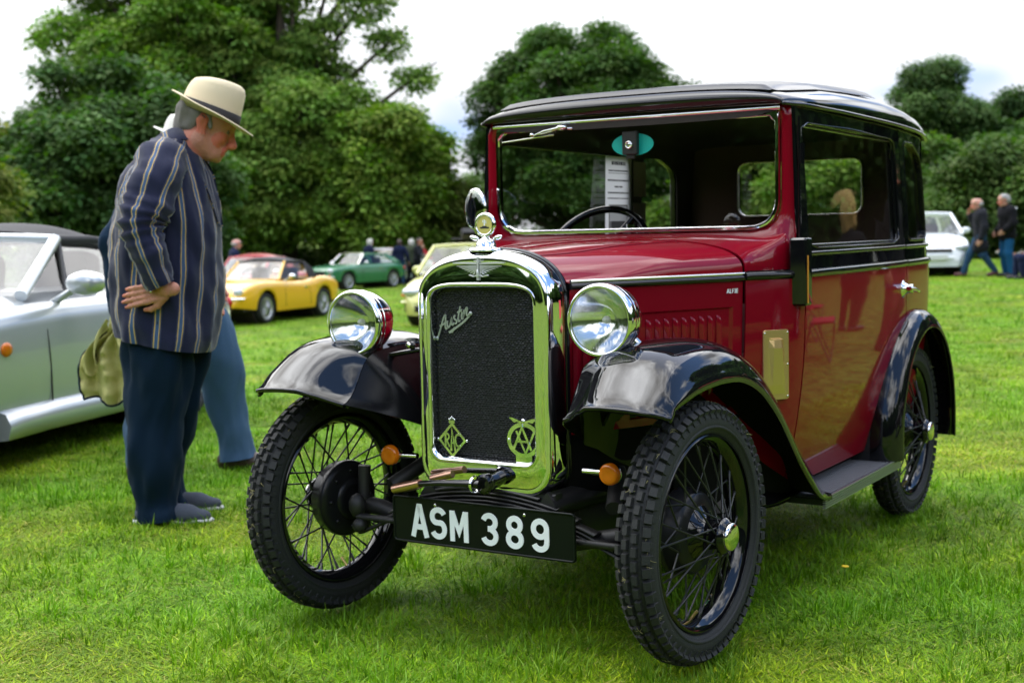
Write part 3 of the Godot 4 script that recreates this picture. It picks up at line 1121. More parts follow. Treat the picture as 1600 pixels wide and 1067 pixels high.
	xf = Transform3D(Basis(), Vector3(-0.001, 1.1365, 0.0180))
	stroke(st, [Vector2(-0.014, -0.0075), Vector2(0.014, -0.0075)], 0.004, 0.0005, xf)
	stroke(st, [Vector2(-0.007, -0.0045), Vector2(0.007, -0.0045)], 0.0028, 0.0004, xf)
	obj("dial_mark", st, M.ink, cap)
	st = ST()
	stroke(st, [Vector2(0, -0.002), Vector2(0, 0.014)], 0.0036, 0.0006, xf)
	stroke(st, [Vector2(-0.005, 0.006), Vector2(-0.005, 0.013)], 0.0018, 0.0005, xf)
	stroke(st, [Vector2(0.005, 0.003), Vector2(0.005, 0.011)], 0.0018, 0.0005, xf)
	obj("dial_mark", st, M.white_paint, cap)

func bonnet_w(z: float) -> float:
	return lerp_at([Vector2(-0.62, 0.466), Vector2(-0.046, 0.2135)], z)

func bonnet_row(z: float, off := 0.0) -> PackedVector3Array:
	var w := bonnet_w(z) + off
	var f := clampf((-0.046 - z) / 0.574, 0, 1)
	var ys := 0.984
	var yc := lerpf(1.0745, 1.0865, f) + off
	var p := lerpf(2.1, 2.9, f)
	var row := PackedVector3Array()
	for k in 33:
		var a := PI * k / 32.0
		var c := cos(a)
		var x := w * signf(c) * pow(absf(c), 2.0 / p)
		var y := ys + (yc - ys) * pow(maxf(sin(a), 0.0), 2.0 / p)
		# the front end takes the outline of the radiator
		var ax := absf(x)
		var yr := 0.93 + (1.070 - 0.93) * pow(maxf(0.0, 1.0 - pow(minf(ax / (w + 0.001), 1.0), 2.3)), 1.0 / 2.3)
		row.append(Vector3(x, lerpf(maxf(yr, ys), y, smoothstep(0.0, 0.6, f)) - 0.0015, z))
	return row

func bonnet() -> void:
	var root := node("bonnet", saloon)
	var rows := []
	for i in 13:
		rows.append(bonnet_row(lerpf(-0.046, -0.617, i / 12.0)))
	var st := ST()
	shell(st, rows, 0.004, false)
	obj("bonnet_top", st, M.paint_red, root)
	for f in [0.0, 0.55]:
		for s in ([0.0] if f == 0.0 else [1.0, -1.0]):
			st = ST()
			var pts := []
			for i in 13:
				var r: PackedVector3Array = bonnet_row(lerpf(-0.05, -0.612, i / 12.0), 0.0012)
				var want: float = s * f * bonnet_w(lerpf(-0.05, -0.612, i / 12.0))
				var best := r[16]
				for q in r.size() - 1:
					if (r[q].x - want) * (r[q + 1].x - want) <= 0.0:
						best = r[q].lerp(r[q + 1], (want - r[q].x) / minf(r[q + 1].x - r[q].x, -1e-6))
				pts.append(best)
			tube(st, pts, 0.0032, 8)
			obj("hinge", st, M.paint_red, root)
	for s in [1.0, -1.0]:
		side_of_bonnet(s, root)

func side_of_bonnet(s: float, root: Node3D) -> void:
	var st := ST()
	# flat side, slightly leaning in towards the chassis
	var on := func(z: float, y: float, out: float) -> Vector3:
		return Vector3(s * (bonnet_w(z) - 0.010 * (0.96 - y) / 0.4 + out), y, z)
	var rows := []
	# panel with a recessed field: height and depth steps
	var ys := [0.575, 0.596, 0.601, 0.883, 0.889, 0.962]
	var zs := [-0.046, -0.052, -0.20, -0.206, -0.235, -0.241, -0.577, -0.583, -0.617]
	var deep := func(z: float, y: float) -> float:
		var in_rear := z < -0.2405 and z > -0.578 and y > 0.600 and y < 0.884
		var in_front := z < -0.0515 and z > -0.2005 and y > 0.600 and y < 0.884
		return -0.007 if in_rear or in_front else 0.0
	for y in ys:
		var row := PackedVector3Array()
		for z in zs:
			row.append(on.call(z, y, deep.call(z, y)))
		rows.append(row)
	sheet(st, rows, false, false, s > 0.0, false)
	var panel := obj("bonnet_side", st, M.paint_red, root)
	# louvres: pressed slots, open to the rear, with rounded upper ends
	var lst := ST()
	var lrows := []
	for k in 9:
		var f := k / 8.0
		var hgt := 0.016 * sin(PI * (0.08 + 0.92 * f))
		lrows.append([f, hgt])
	var prof := []
	for y in [0.0, 0.006, 0.016, 0.030, 0.06, 0.14, 0.205, 0.214, 0.221, 0.226, 0.229, 0.230]:
		var k := 1.0 - pow(maxf(0.0, (y - 0.206) / 0.024), 2.0)
		k = minf(k, 1.0 - pow(maxf(0.0, (0.035 - y) / 0.035), 2.0))
		k = sqrt(maxf(k, 0.0))
		var row := PackedVector3Array()
		for j in 9:
			var a := j / 8.0
			row.append(Vector3(0.0165 * sin(PI * pow(a, 0.75)) * k, y, 0.0095 - 0.019 * a))
		prof.append(row)
	sheet(lst, prof, false, false, true)
	var louvre := done(lst)
	for group in [[-0.300, 9, 0.0298], [-0.070, 4, 0.0298]]:
		for k in group[1]:
			var z: float = group[0] - k * group[2]
			var b := Basis(Vector3.UP, 0.42) if s > 0.0 else Basis(Vector3.UP, PI - 0.42)
			put("louvre", louvre, M.paint_red, panel, Transform3D(b, on.call(z, 0.638, -0.0075)))
	# black beading along the shoulder and the bright strip above it
	st = ST()
	var pts := []
	var pts2 := []
	for i in 13:
		var z := lerpf(-0.046, -0.618, i / 12.0)
		pts.append(Vector3(s * (bonnet_w(z) + 0.002), 0.970, z))
		pts2.append(Vector3(s * (bonnet_w(z) + 0.003), 0.9825, z))
	tube(st, pts, 0.0095, 10, true, 1.0)
	obj("beading", st, M.paint_black, root)
	st = ST()
	tube(st, pts2, 0.0050, 10)
	obj("bright_strip", st, M.nickel, root)
	# name near the rear corner
	if s > 0.0:
		var tm := TextMesh.new()
		var f := SystemFont.new()
		f.font_names = PackedStringArray(["Droid Sans"])
		f.font_weight = 700
		tm.font = f
		tm.text = "ALFIE"
		tm.font_size = 16
		tm.pixel_size = 0.00105
		tm.depth = 0.001
		var dir := (Vector3(bonnet_w(-0.5), 0, -0.5) - Vector3(bonnet_w(-0.6), 0, -0.6)).normalized()
		var xb := Basis(-dir, Vector3.UP, (-dir).cross(Vector3.UP))
		put("name_letters", tm, M.white_paint, root, Transform3D(xb, on.call(-0.578, 0.934, 0.0018)))

func body() -> void:
	var root := node("body", saloon)
	# scuttle: from the bonnet's last row to the windscreen
	var rows := []
	for i in 9:
		var f := i / 8.0
		var z := lerpf(-0.6205, -0.835, f)
		var w := lerpf(0.472, 0.545, smoothstep(0.0, 1.0, f))
		var yc := 1.0875 + 0.012 * f
		var p := lerpf(2.9, 3.8, f)
		var row := PackedVector3Array()
		for k in 41:
			var a := PI * k / 40.0
			var c := cos(a)
			var flare := 0.10 * pow(f, 2.2) * pow(absf(c), 6.0)
			row.append(Vector3(w * signf(c) * pow(absf(c), 2.0 / p), 0.986 + (yc - 0.986) * pow(maxf(sin(a), 0.0), 2.0 / p) + flare * smoothstep(0.0, 0.35, sin(a)), z))
		rows.append(row)
	var st := ST()
	shell(st, rows, 0.004, false)
	obj("scuttle", st, M.paint_red, root)
	# windscreen surround with its pillars
	var hole := round_poly([Vector2(-0.505, 1.104), Vector2(0.505, 1.104), Vector2(0.505, 1.462), Vector2(-0.505, 1.462)], [0.10, 0.10, 0.004, 0.004], 10)
	var outer := [Vector2(-0.553, 0.99), Vector2(0.553, 0.99), Vector2(0.549, 1.20), Vector2(0.542, 1.482), Vector2(-0.542, 1.482), Vector2(-0.549, 1.20)]
	var rp := ring_points(hole, outer, 96)
	st = ST()
	var r0 := PackedVector3Array()
	var r1 := PackedVector3Array()
	var r2 := PackedVector3Array()
	var r3 := PackedVector3Array()
	var r4 := PackedVector3Array()
	for i in rp[0].size():
		var a: Vector2 = rp[0][i]
		var b: Vector2 = rp[1][i]
		var low := smoothstep(1.16, 1.06, a.y) * 0.022
		r0.append(Vector3(a.x, a.y, -0.850))
		r1.append(Vector3(a.x, a.y, -0.822))
		var m := a.lerp(b, 0.25)
		r2.append(Vector3(m.x, m.y, -0.8165 + low * 0.6))
		m = a.lerp(b, 0.75)
		r3.append(Vector3(m.x, m.y, -0.8175 + low * 2.0))
		r4.append(Vector3(b.x, b.y, -0.834 + low * 2.0))
	sheet(st, [r0, r1], false, true, true)
	sheet(st, [r1, r2, r3, r4], false, true, true)
	obj("windscreen_surround", st, M.paint_red, root)
	# bright frame and glass
	var frame := ring_points(round_poly([Vector2(-0.487, 1.121), Vector2(0.487, 1.121), Vector2(0.487, 1.445), Vector2(-0.487, 1.445)], [0.085, 0.085, 0.004, 0.004], 10), round_poly([Vector2(-0.503, 1.106), Vector2(0.503, 1.106), Vector2(0.503, 1.4605), Vector2(-0.503, 1.4605)], [0.10, 0.10, 0.004, 0.004], 10), 96)
	st = ST()
	var fr := [PackedVector3Array(), PackedVector3Array(), PackedVector3Array(), PackedVector3Array(), PackedVector3Array(), PackedVector3Array()]
	for i in frame[0].size():
		var a: Vector2 = frame[0][i]
		var b: Vector2 = frame[1][i]
		fr[0].append(Vector3(a.x, a.y, -0.830))
		fr[1].append(Vector3(a.x, a.y, -0.815))
		var m := a.lerp(b, 0.22)
		fr[2].append(Vector3(m.x, m.y, -0.8106))
		m = a.lerp(b, 0.52)
		fr[3].append(Vector3(m.x, m.y, -0.8106))
		m = a.lerp(b, 0.80)
		fr[4].append(Vector3(m.x, m.y, -0.8108))
		fr[5].append(Vector3(b.x, b.y, -0.822))
	for i in 5:
		sheet(st, [fr[i], fr[i + 1]], false, true, true)
	var wf := obj("windscreen_frame", st, M.chrome, root)
	st = ST()
	fan(st, V([Vector3(-0.49, 1.445, -0.8235), Vector3(0.49, 1.445, -0.8235), Vector3(0.49, 1.20, -0.8235), Vector3(0.478, 1.155, -0.8235), Vector3(0.45, 1.130, -0.8235), Vector3(0.41, 1.120, -0.8235), Vector3(-0.41, 1.120, -0.8235), Vector3(-0.45, 1.130, -0.8235), Vector3(-0.478, 1.155, -0.8235), Vector3(-0.49, 1.20, -0.8235)]))
	obj("windscreen", st, M.glass, wf)
	st = ST()
	tube(st, [Vector3(-0.507, 1.4685, -0.812), Vector3(0.507, 1.4685, -0.812)], 0.008, 12)
	obj("header_strip", st, M.chrome, wf)
	# wiper
	st = ST()
	ball(st, Vector3(-0.235, 1.452, -0.795), Vector3(0.022, 0.010, 0.012), 14)
	tube(st, [Vector3(-0.225, 1.452, -0.788), Vector3(-0.30, 1.443, -0.790), Vector3(-0.345, 1.430, -0.796)], [0.005, 0.0035, 0.003], 8)
	tube(st, [Vector3(-0.255, 1.446, -0.798), Vector3(-0.30, 1.437, -0.799), Vector3(-0.35, 1.432, -0.80)], 0.0022, 6)
	ball(st, Vector3(-0.347, 1.434, -0.795), Vector3(0.009, 0.007, 0.007), 10)
	tube(st, [Vector3(-0.195, 1.446, -0.797), Vector3(-0.21, 1.447, -0.792)], 0.004, 8)
	var wiper := obj("wiper_arm", st, M.chrome, wf)
	st = ST()
	tube(st, [Vector3(-0.27, 1.430, -0.806), Vector3(-0.47, 1.416, -0.806)], [0.0032, 0.0028], 6)
	obj("wiper_blade", st, M.nickel, wiper)
	# sides
	for s in [1.0, -1.0]:
		flank(s, root)
	# back panel with the rear window
	var lay := func(p: Vector2, d: float) -> Vector3:
		return Vector3(p.x, p.y, -2.36 - 0.02 * (1.0 - pow(p.x / 0.5, 2.0)) - d)
	var rear_hole := round_poly(rect(-0.268, 1.162, 0.268, 1.388), 0.045, 6)
	st = ST()
	window_wall(st, rear_hole, rect(-0.50, 1.0, 0.50, 1.475), lay, false)
	var back := obj("rear_panel", st, M.paint_black, root)
	st = ST()
	shell(st, [V([Vector3(-0.42, 0.30, -2.37), Vector3(0.42, 0.30, -2.37)]), V([Vector3(-0.47, 0.6, -2.40), Vector3(0.47, 0.6, -2.40)]), V([Vector3(-0.495, 0.85, -2.39), Vector3(0.495, 0.85, -2.39)]), V([Vector3(-0.5, 1.0, -2.36), Vector3(0.5, 1.0, -2.36)])], 0.006)
	obj("rear_lower_panel", st, M.paint_red, root)
	st = ST()
	pane(st, rear_hole, lay, -0.008)
	obj("rear_window", st, M.window, back)
	st = ST()
	var lay_in := func(p: Vector2, d: float) -> Vector3:
		return lay.call(p, d - 0.022)
	window_wall(st, inset(rear_hole, -0.006), rect(-0.50, 0.95, 0.50, 1.475), lay_in, true, 0.004, 0.0)
	obj("lining", st, M.trim_brown, back)
	st = ST()
	var loop := []
	for p in rear_hole:
		loop.append(lay.call(p, -0.030))
	tube(st, loop, 0.0045, 6, false, 1.0, Vector3.UP, true)
	obj("window_trim", st, M.nickel, back)

func flank(s: float, root: Node3D) -> void:
	var lay := func(p: Vector2, d: float) -> Vector3:
		return Vector3(s * (side_x(p.y, p.x) + d), p.y, p.x)
	var flip := s > 0.0
	var st := ST()
	side_patch(st, s, -0.6195, -0.8165, 0.30, 0.962, 6, 10)
	var cowl := obj("cowl_side", st, M.paint_red, root)
	# the brass ventilator on it
	st = ST()
	var lean := atan((side_x(0.712, -0.73) - side_x(0.712, -0.68)) / 0.05)
	var vx := Transform3D(Basis(Vector3.UP, s * (PI / 2 - lean)), Vector3(s * (side_x(0.712, -0.705) + 0.011), 0.712, -0.705))
	slab(st, round_poly(rect(-0.046, -0.103, 0.046, 0.103), 0.008, 3), 0.0195, 0.001, vx.translated_local(Vector3(0, 0, -0.016)))
	var vent := obj("ventilator", st, M.brass, cowl)
	st = ST()
	var vr := []
	for k in [[0.080, 0.003, 0.024], [0.074, 0.011, 0.022], [0.050, 0.014, 0.024], [-0.06, 0.008, 0.028], [-0.086, 0.004, 0.031]]:
		vr.append(V([vx * Vector3(-k[2] - 0.004, k[0], 0.0035), vx * Vector3(-k[2] + 0.010, k[0], k[1]), vx * Vector3(k[2] - 0.010, k[0], k[1]), vx * Vector3(k[2] + 0.004, k[0], 0.0035)]))
	sheet(st, vr, false, false, false, false)
	obj("scoop", st, M.brass, vent)
	for p in [Vector2(-0.041, 0.094), Vector2(0.041, 0.094), Vector2(-0.041, -0.094), Vector2(0.041, -0.094), Vector2(0.041, 0.0)]:
		st = ST()
		ball(st, vx * Vector3(p.x, p.y, 0.004), Vector3(0.0036, 0.0036, 0.0022), 8, vx.basis)
		obj("screw", st, M.nickel, vent)
	# door: lower panel red, upper frame black
	st = ST()
	side_patch(st, s, -0.8240, -1.8760, 0.325, 0.962, 14, 12)
	var door := obj("door", st, M.paint_red, root)
	var hole := round_poly([Vector2(-0.868, 1.052), Vector2(-0.868, 1.424), Vector2(-1.812, 1.416), Vector2(-1.812, 1.052)], 0.035, 6)
	st = ST()
	window_wall(st, hole, [Vector2(-0.8240, 0.985), Vector2(-0.8240, 1.469), Vector2(-1.8760, 1.464), Vector2(-1.8760, 0.985)], lay, not flip)
	obj("window_frame", st, M.paint_black, door)
	st = ST()
	pane(st, hole, lay, -0.014, flip)
	obj("window", st, M.window, door)
	st = ST()
	var loop := []
	for p in inset(hole, 0.006):
		loop.append(lay.call(p, -0.010))
	tube(st, loop, 0.005, 6, false, 1.0, Vector3.UP, true)
	obj("window_channel", st, M.paint_black, door)
	# inner lining with the same window
	var lay_in := func(p: Vector2, d: float) -> Vector3:
		return lay.call(p, d - 0.03)
	st = ST()
	window_wall(st, inset(hole, 0.004), [Vector2(-0.82, 0.32), Vector2(-0.82, 1.47), Vector2(-1.878, 1.47), Vector2(-1.878, 0.32)], lay_in, flip, 0.004, 0.0)
	obj("lining", st, M.trim_dark, door)
	# waist moulding: a rounded black band in three lengths
	for zz in [[-0.6195, -0.8165, root], [-0.8240, -1.8760, door], [-1.8840, -2.345, root]]:
		st = ST()
		var pts := []
		for i in 13:
			var z := lerpf(zz[0], zz[1], i / 12.0)
			pts.append(Vector3(s * (side_x(0.975, z) + 0.001), 0.9745, z))
		tube(st, pts, 0.0135, 12)
		obj("waist_moulding", st, M.paint_black, zz[2])
	for zz in [[-0.8240, -1.8760, door], [-1.8840, -2.33, root]]:
		st = ST()
		var pts := []
		for i in 13:
			var z := lerpf(zz[0], zz[1], i / 12.0)
			pts.append(Vector3(s * (side_x(1.034, z) + 0.001), 1.034, z))
		tube(st, pts, 0.008, 10)
		obj("window_sill", st, M.paint_black, zz[2])
	st = ST()
	side_patch(st, s, -0.8165, -0.6195, 0.962, 0.990, 4, 1)
	obj("cowl_band", st, M.paint_black, root)
	# handle
	st = ST()
	var hx := s * (side_x(0.884, -1.83))
	lathe(st, [Vector2(0.034, 0.0), Vector2(0.034, 0.005), Vector2(0.022, 0.011), Vector2(0.015, 0.026), Vector2(0.016, 0.040), Vector2(0.0, 0.043)], 20, Transform3D(Basis(Vector3(0, 1, 0), Vector3(s, 0, 0), Vector3(0, 0, -s)), Vector3(hx, 0.884, -1.83)))
	tube(st, curve([Vector3(hx + s * 0.034, 0.886, -1.80), Vector3(hx + s * 0.042, 0.882, -1.84), Vector3(hx + s * 0.040, 0.873, -1.90), Vector3(hx + s * 0.026, 0.866, -1.945), Vector3(hx + s * 0.012, 0.870, -1.965)], 4), [0.012, 0.010, 0.010, 0.0098, 0.0095, 0.009, 0.009, 0.0085, 0.008, 0.0078, 0.0074, 0.007, 0.0068, 0.006, 0.005, 0.005, 0.005], 10, true, 0.7)
	obj("handle", st, M.chrome, door)
	# hinges on the front edge
	for y in [0.455, 0.83]:
		st = ST()
		tube(st, [Vector3(s * (side_x(y, -0.8205) + 0.004), y - 0.022, -0.8205), Vector3(s * (side_x(y, -0.8205) + 0.004), y + 0.022, -0.8205)], 0.007, 8)
		obj("hinge", st, M.paint_red, door)
	# rear quarter
	st = ST()
	side_patch(st, s, -1.8840, -2.36, 0.36, 0.962, 14, 10)
	var quarter := obj("rear_quarter", st, M.paint_red, root)
	var qh := round_poly([Vector2(-1.945, 1.062), Vector2(-1.945, 1.412), Vector2(-2.10, 1.410), Vector2(-2.235, 1.360), Vector2(-2.262, 1.062)], [0.03, 0.03, 0.10, 0.08, 0.03], 5)
	st = ST()
	window_wall(st, qh, [Vector2(-1.8840, 0.985), Vector2(-1.8840, 1.464), Vector2(-2.36, 1.456), Vector2(-2.36, 0.985)], lay, not flip)
	obj("window_frame", st, M.paint_black, quarter)
	st = ST()
	pane(st, qh, lay, -0.014, flip)
	obj("window", st, M.window, quarter)
	st = ST()
	window_wall(st, inset(qh, 0.004), [Vector2(-1.878, 0.32), Vector2(-1.878, 1.47), Vector2(-2.345, 1.47), Vector2(-2.345, 0.32)], lay_in, flip, 0.004, 0.0)
	obj("lining", st, M.trim_dark, quarter)
	# front pillar, black outside
	st = ST()
	var rows := []
	for i in 9:
		var y := lerpf(0.97, 1.47, i / 8.0)
		var x := side_x(y, -0.82)
		rows.append(V([Vector3(s * (x - 0.028), y, -0.853), Vector3(s * (x - 0.002), y, -0.845), Vector3(s * (x + 0.001), y, -0.8295), Vector3(s * (x - 0.004), y, -0.822), Vector3(s * (x - 0.020), y, -0.825)]))
	sheet(st, rows, false, false, flip)
	obj("front_pillar", st, M.paint_black, root)
	# semaphore arm housing with its amber edge
	if s > 0.0:
		st = ST()
		var at := Vector3(0.579, 0.982, -0.785)
		slab(st, round_poly(rect(-0.029, -0.1, 0.024, 0.1), 0.008, 3), 0.056, 0.006, Transform3D(Basis(), at - Vector3(0, 0, 0.030)), true)
		var arm := obj("signal_arm_housing", st, M.paint_black, root)
		st = ST()
		box(st, Vector3(0.004, 0.14, 0.007), Transform3D(Basis(), at + Vector3(0.0245, -0.022, 0.012)), 0.001)
		obj("signal_arm", st, mat(Color(0.55, 0.22, 0.02), 0.4), arm)
		st = ST()
		box(st, Vector3(0.012, 0.055, 0.022), Transform3D(Basis(), at + Vector3(-0.036, -0.045, 0.022)), 0.003)
		obj("clip", st, M.nickel, arm)
		st = ST()
		tube(st, [Vector3(0.574, 1.30, -0.808), Vector3(0.576, 1.36, -0.808)], 0.008, 8)
		tube(st, [Vector3(0.568, 1.06, -0.806), Vector3(0.565, 1.44, -0.808)], 0.004, 6)
		obj("wire_clip", st, M.paint_black, arm)
	else:
		# round mirror on the right-hand pillar
		st = ST()
		tube(st, curve([Vector3(-0.548, 1.10, -0.82), Vector3(-0.572, 1.12, -0.79), Vector3(-0.572, 1.16, -0.765)], 3), 0.006, 8)
		obj("mirror_arm", st, M.chrome, root)
		st = ST()
		var mx := Transform3D(Basis(Vector3.UP, -0.46) * Basis(Vector3.RIGHT, PI / 2), Vector3(-0.550, 1.196, -0.750))
		lathe(st, [Vector2(0.0, 0.012), Vector2(0.03, 0.0115), Vector2(0.055, 0.008), Vector2(0.0655, 0.002), Vector2(0.068, -0.004), Vector2(0.066, -0.008), Vector2(0.0, -0.008)], 36, mx)
		obj("wing_mirror", st, mat(Color(0.16, 0.18, 0.16), 0.06, 1.0), root)
		st = ST()
		lathe(st, [Vector2(0.064, 0.004), Vector2(0.069, 0.001), Vector2(0.0705, -0.004), Vector2(0.067, -0.009)], 36, mx)
		obj("mirror_rim", st, M.chrome, root)

func roof_row(z: float, ye: float, w: float, yc: float, p := 2.7) -> PackedVector3Array:
	var row := PackedVector3Array()
	for k in 41:
		var a := PI * k / 40.0
		var c := cos(a)
		row.append(Vector3(w * signf(c) * pow(absf(c), 2.0 / p), ye + (yc - ye) * pow(maxf(sin(a), 0.0), 2.0 / p), z))
	return row

func roof() -> void:
	var root := node("roof", saloon)
	var prof := [[-0.800, 1.476, 0.505, 1.481], [-0.785, 1.477, 0.517, 1.488], [-0.776, 1.478, 0.524, 1.503], [-0.778, 1.478, 0.528, 1.518], [-0.790, 1.478, 0.531, 1.530], [-0.815, 1.478, 0.535, 1.541], [-0.870, 1.478, 0.554, 1.542], [-1.000, 1.477, 0.560, 1.558], [-1.200, 1.476, 0.566, 1.584], [-1.450, 1.474, 0.566, 1.599], [-1.700, 1.472, 0.564, 1.608], [-1.900, 1.469, 0.560, 1.606], [-2.050, 1.466, 0.553, 1.597], [-2.180, 1.462, 0.543, 1.583], [-2.280, 1.458, 0.530, 1.558], [-2.360, 1.453, 0.515, 1.522], [-2.405, 1.449, 0.505, 1.486], [-2.420, 1.446, 0.500, 1.455]]
	var rows := []
	for p in prof:
		rows.append(roof_row(p[0], p[1], p[2], p[3]))
	var st := ST()
	shell(st, rows, 0.006, false)
	obj("roof_skin", st, M.paint_black, root)
	for s in [1.0, -1.0]:
		st = ST()
		var pts := []
		for i in range(2, prof.size()):
			pts.append(Vector3(s * (prof[i][2] + 0.002), prof[i][1] - 0.001, prof[i][0]))
		tube(st, pts, 0.0065, 8)
		obj("gutter", st, M.paint_black, root)
	# sliding roof panel with its fabric edge
	st = ST()
	var panel := []
	for z in [-0.806, -0.812, -0.822, -0.86, -1.0, -1.2, -1.45, -1.7, -1.83, -1.842, -1.848]:
		var yc := 0.0
		for i in prof.size() - 1:
			if z <= prof[i][0] and z >= prof[i + 1][0]:
				yc = lerpf(prof[i][3], prof[i + 1][3], (prof[i][0] - z) / (prof[i][0] - prof[i + 1][0]))
		var lift := 0.014 * smoothstep(-0.806, -0.826, z) * smoothstep(-1.850, -1.828, z)
		var row := PackedVector3Array()
		for k in 31:
			var f := -1.0 + 2.0 * k / 30.0
			var x := 0.478 * f
			var y := 1.477 + (yc - 1.477) * pow(maxf(0.0, 1.0 - pow(absf(x) / 0.565, 2.7)), 1.0 / 2.7)
			var edge := smoothstep(1.0, 0.955, absf(f))
			row.append(Vector3(x, y + 0.003 + lift * edge, z))
		panel.append(row)
	sheet(st, panel, false, false, true)
	obj("sliding_panel", st, M.fabric_black, root)
	st = ST()
	var lin := []
	for p in prof:
		if p[0] < -0.79:
			lin.append(roof_row(p[0] + (0.03 if p[0] < -2.3 else 0.0), p[1] - 0.022, p[2] - 0.045, p[3] - 0.04))
	sheet(st, lin)
	obj("headlining", st, M.trim_dark, root)

func interior() -> void:
	var root := node("cabin", saloon)
	var st := ST()
	slab(st, rect(-0.45, -2.33, 0.45, -0.60), 0.03, 0.0, Transform3D(Basis(Vector3.RIGHT, -PI / 2) * Basis(Vector3.BACK, 0), Vector3(0, 0.285, 0)) * Transform3D(Basis(Vector3(1, 0, 0), Vector3(0, -1, 0), Vector3(0, 0, -1)), Vector3.ZERO))
	obj("floor_pan", st, M.trim_dark, root)
	st = ST()
	slab(st, round_poly(rect(-0.51, 0.88, 0.51, 1.088), 0.02, 3), 0.03, 0.004, Transform3D(Basis(), Vector3(0, 0, -0.905)))
	obj("dashboard", st, M.trim_dark, root)
	st = ST()
	slab(st, rect(-0.44, 0.30, 0.44, 0.97), 0.02, 0.0, Transform3D(Basis(), Vector3(0, 0, -0.66)))
	obj("bulkhead", st, M.trim_dark, root)
	# steering wheel on the right-hand side
	st = ST()
	var sx := Transform3D(Basis(Vector3.RIGHT, deg_to_rad(56.0)), Vector3(-0.283, 1.028, -1.10))
	var ring := []
	for k in 48:
		var a := TAU * k / 48
		ring.append(sx * Vector3(cos(a) * 0.195, 0, sin(a) * 0.195))
	tube(st, ring, 0.0125, 10, false, 1.0, Vector3.UP, true)
	var sw := obj("steering_wheel", st, M.paint_black, root)
	for a in [PI / 2, PI / 2 + TAU / 3, PI / 2 - TAU / 3, -PI / 2 + 0.6]:
		st = ST()
		tube(st, [sx * Vector3(cos(a) * 0.02, -0.01, sin(a) * 0.02), sx * Vector3(cos(a) * 0.19, 0, sin(a) * 0.19)], 0.010, 8)
		obj("spoke", st, M.paint_black, sw)
	st = ST()
	lathe(st, [Vector2(0.035, -0.02), Vector2(0.034, 0.01), Vector2(0.0, 0.018)], 20, sx)
	tube(st, [sx * Vector3(0, -0.01, 0), Vector3(-0.27, 0.62, -0.62)], 0.018, 10)
	obj("column", st, M.iron, sw)
	st = ST()
	box(st, Vector3(0.03, 0.022, 0.03), Transform3D(Basis(), Vector3(-0.118, 1.126, -1.06)))
	obj("column_switch", st, M.chrome, root)
	# two front seats and a bench
	for x in [-0.25, 0.25]:
		var seat := node("front_seat", root, Transform3D(Basis(), Vector3(x, 0.315, -1.42)))
		st = ST()
		slab(st, round_poly(rect(-0.2, -0.22, 0.2, 0.22), 0.05, 4), 0.14, 0.03, Transform3D(Basis(Vector3.RIGHT, -PI / 2), Vector3(0, 0.08, 0)), true)
		obj("cushion", st, M.leather, seat)
		st = ST()
		slab(st, round_poly(rect(-0.2, 0.0, 0.2, 0.46), [0.02, 0.02, 0.12, 0.12], 6), 0.09, 0.025, Transform3D(Basis(Vector3.RIGHT, -0.22), Vector3(0, 0.16, -0.25)), true)
		obj("backrest", st, M.leather, seat)
	st = ST()
	slab(st, round_poly(rect(-0.44, 0.5, 0.44, 0.98), 0.06, 4), 0.12, 0.03, Transform3D(Basis(Vector3.RIGHT, -0.15), Vector3(0, 0, -2.2)), true)
	slab(st, round_poly(rect(-0.44, 0.42, 0.44, 0.60), 0.05, 4), 0.4, 0.03, Transform3D(Basis(), Vector3(0, 0, -2.2)), true)
	obj("rear_bench", st, M.leather, root)
	# camera box on a turquoise oval, inside the windscreen
	st = ST()
	slab(st, arc(Vector2(0, 0), Vector2(0.074, 0.036), 0, 348, 30), 0.0015, 0.0, Transform3D(Basis(), Vector3(0.004, 1.386, -0.8345)))
	var oval := obj("windscreen_sticker", st, mat(Color(0.0, 0.42, 0.35), 0.5), root)
	st = ST()
	slab(st, round_poly(rect(-0.026, -0.034, 0.026, 0.040), 0.005, 3), 0.022, 0.003, Transform3D(Basis(), Vector3(0.003, 1.387, -0.832)))
	slab(st, rect(-0.014, -0.046, 0.014, -0.033), 0.016, 0.002, Transform3D(Basis(), Vector3(0.003, 1.387, -0.833)))
	var cam := obj("dash_camera", st, M.iron, root)
	st = ST()
	lathe(st, [Vector2(0.013, 0.0), Vector2(0.012, 0.006), Vector2(0.009, 0.007), Vector2(0.008, 0.004)], 20, Transform3D(Basis(Vector3.RIGHT, PI / 2), Vector3(0.003, 1.384, -0.810)))
	lathe(st, [Vector2(0.0075, 0.002), Vector2(0.0, 0.004)], 20, Transform3D(Basis(Vector3.RIGHT, PI / 2), Vector3(0.003, 1.384, -0.810)))
	obj("camera_lens", st, M.mirror, cam)
	# printed notice hung in the far rear side window
	var im := Image.create(256, 640, false, Image.FORMAT_RGB8)
	im.fill(Color(0.86, 0.87, 0.91))
	var dark := Color(0.16, 0.16, 0.2)
	var nr := RandomNumberGenerator.new()
	nr.seed = 5
	for row in [[36, 60, 136, 26], [98, 30, 196, 11], [120, 30, 190, 4], [168, 24, 206, 12], [214, 90, 80, 12], [258, 26, 204, 12], [300, 24, 206, 8]]:
		var x: int = row[1]
		while x < row[1] + row[2]:
			var ww := nr.randi_range(7, 22)
			im.fill_rect(Rect2i(x, row[0], mini(ww, row[1] + row[2] - x), row[3]), dark)
			x += ww + nr.randi_range(2, 5)
	im.fill_rect(Rect2i(34, 350, 188, 250), Color(0.42, 0.42, 0.44))
	im.fill_rect(Rect2i(44, 362, 168, 110), Color(0.62, 0.63, 0.66))
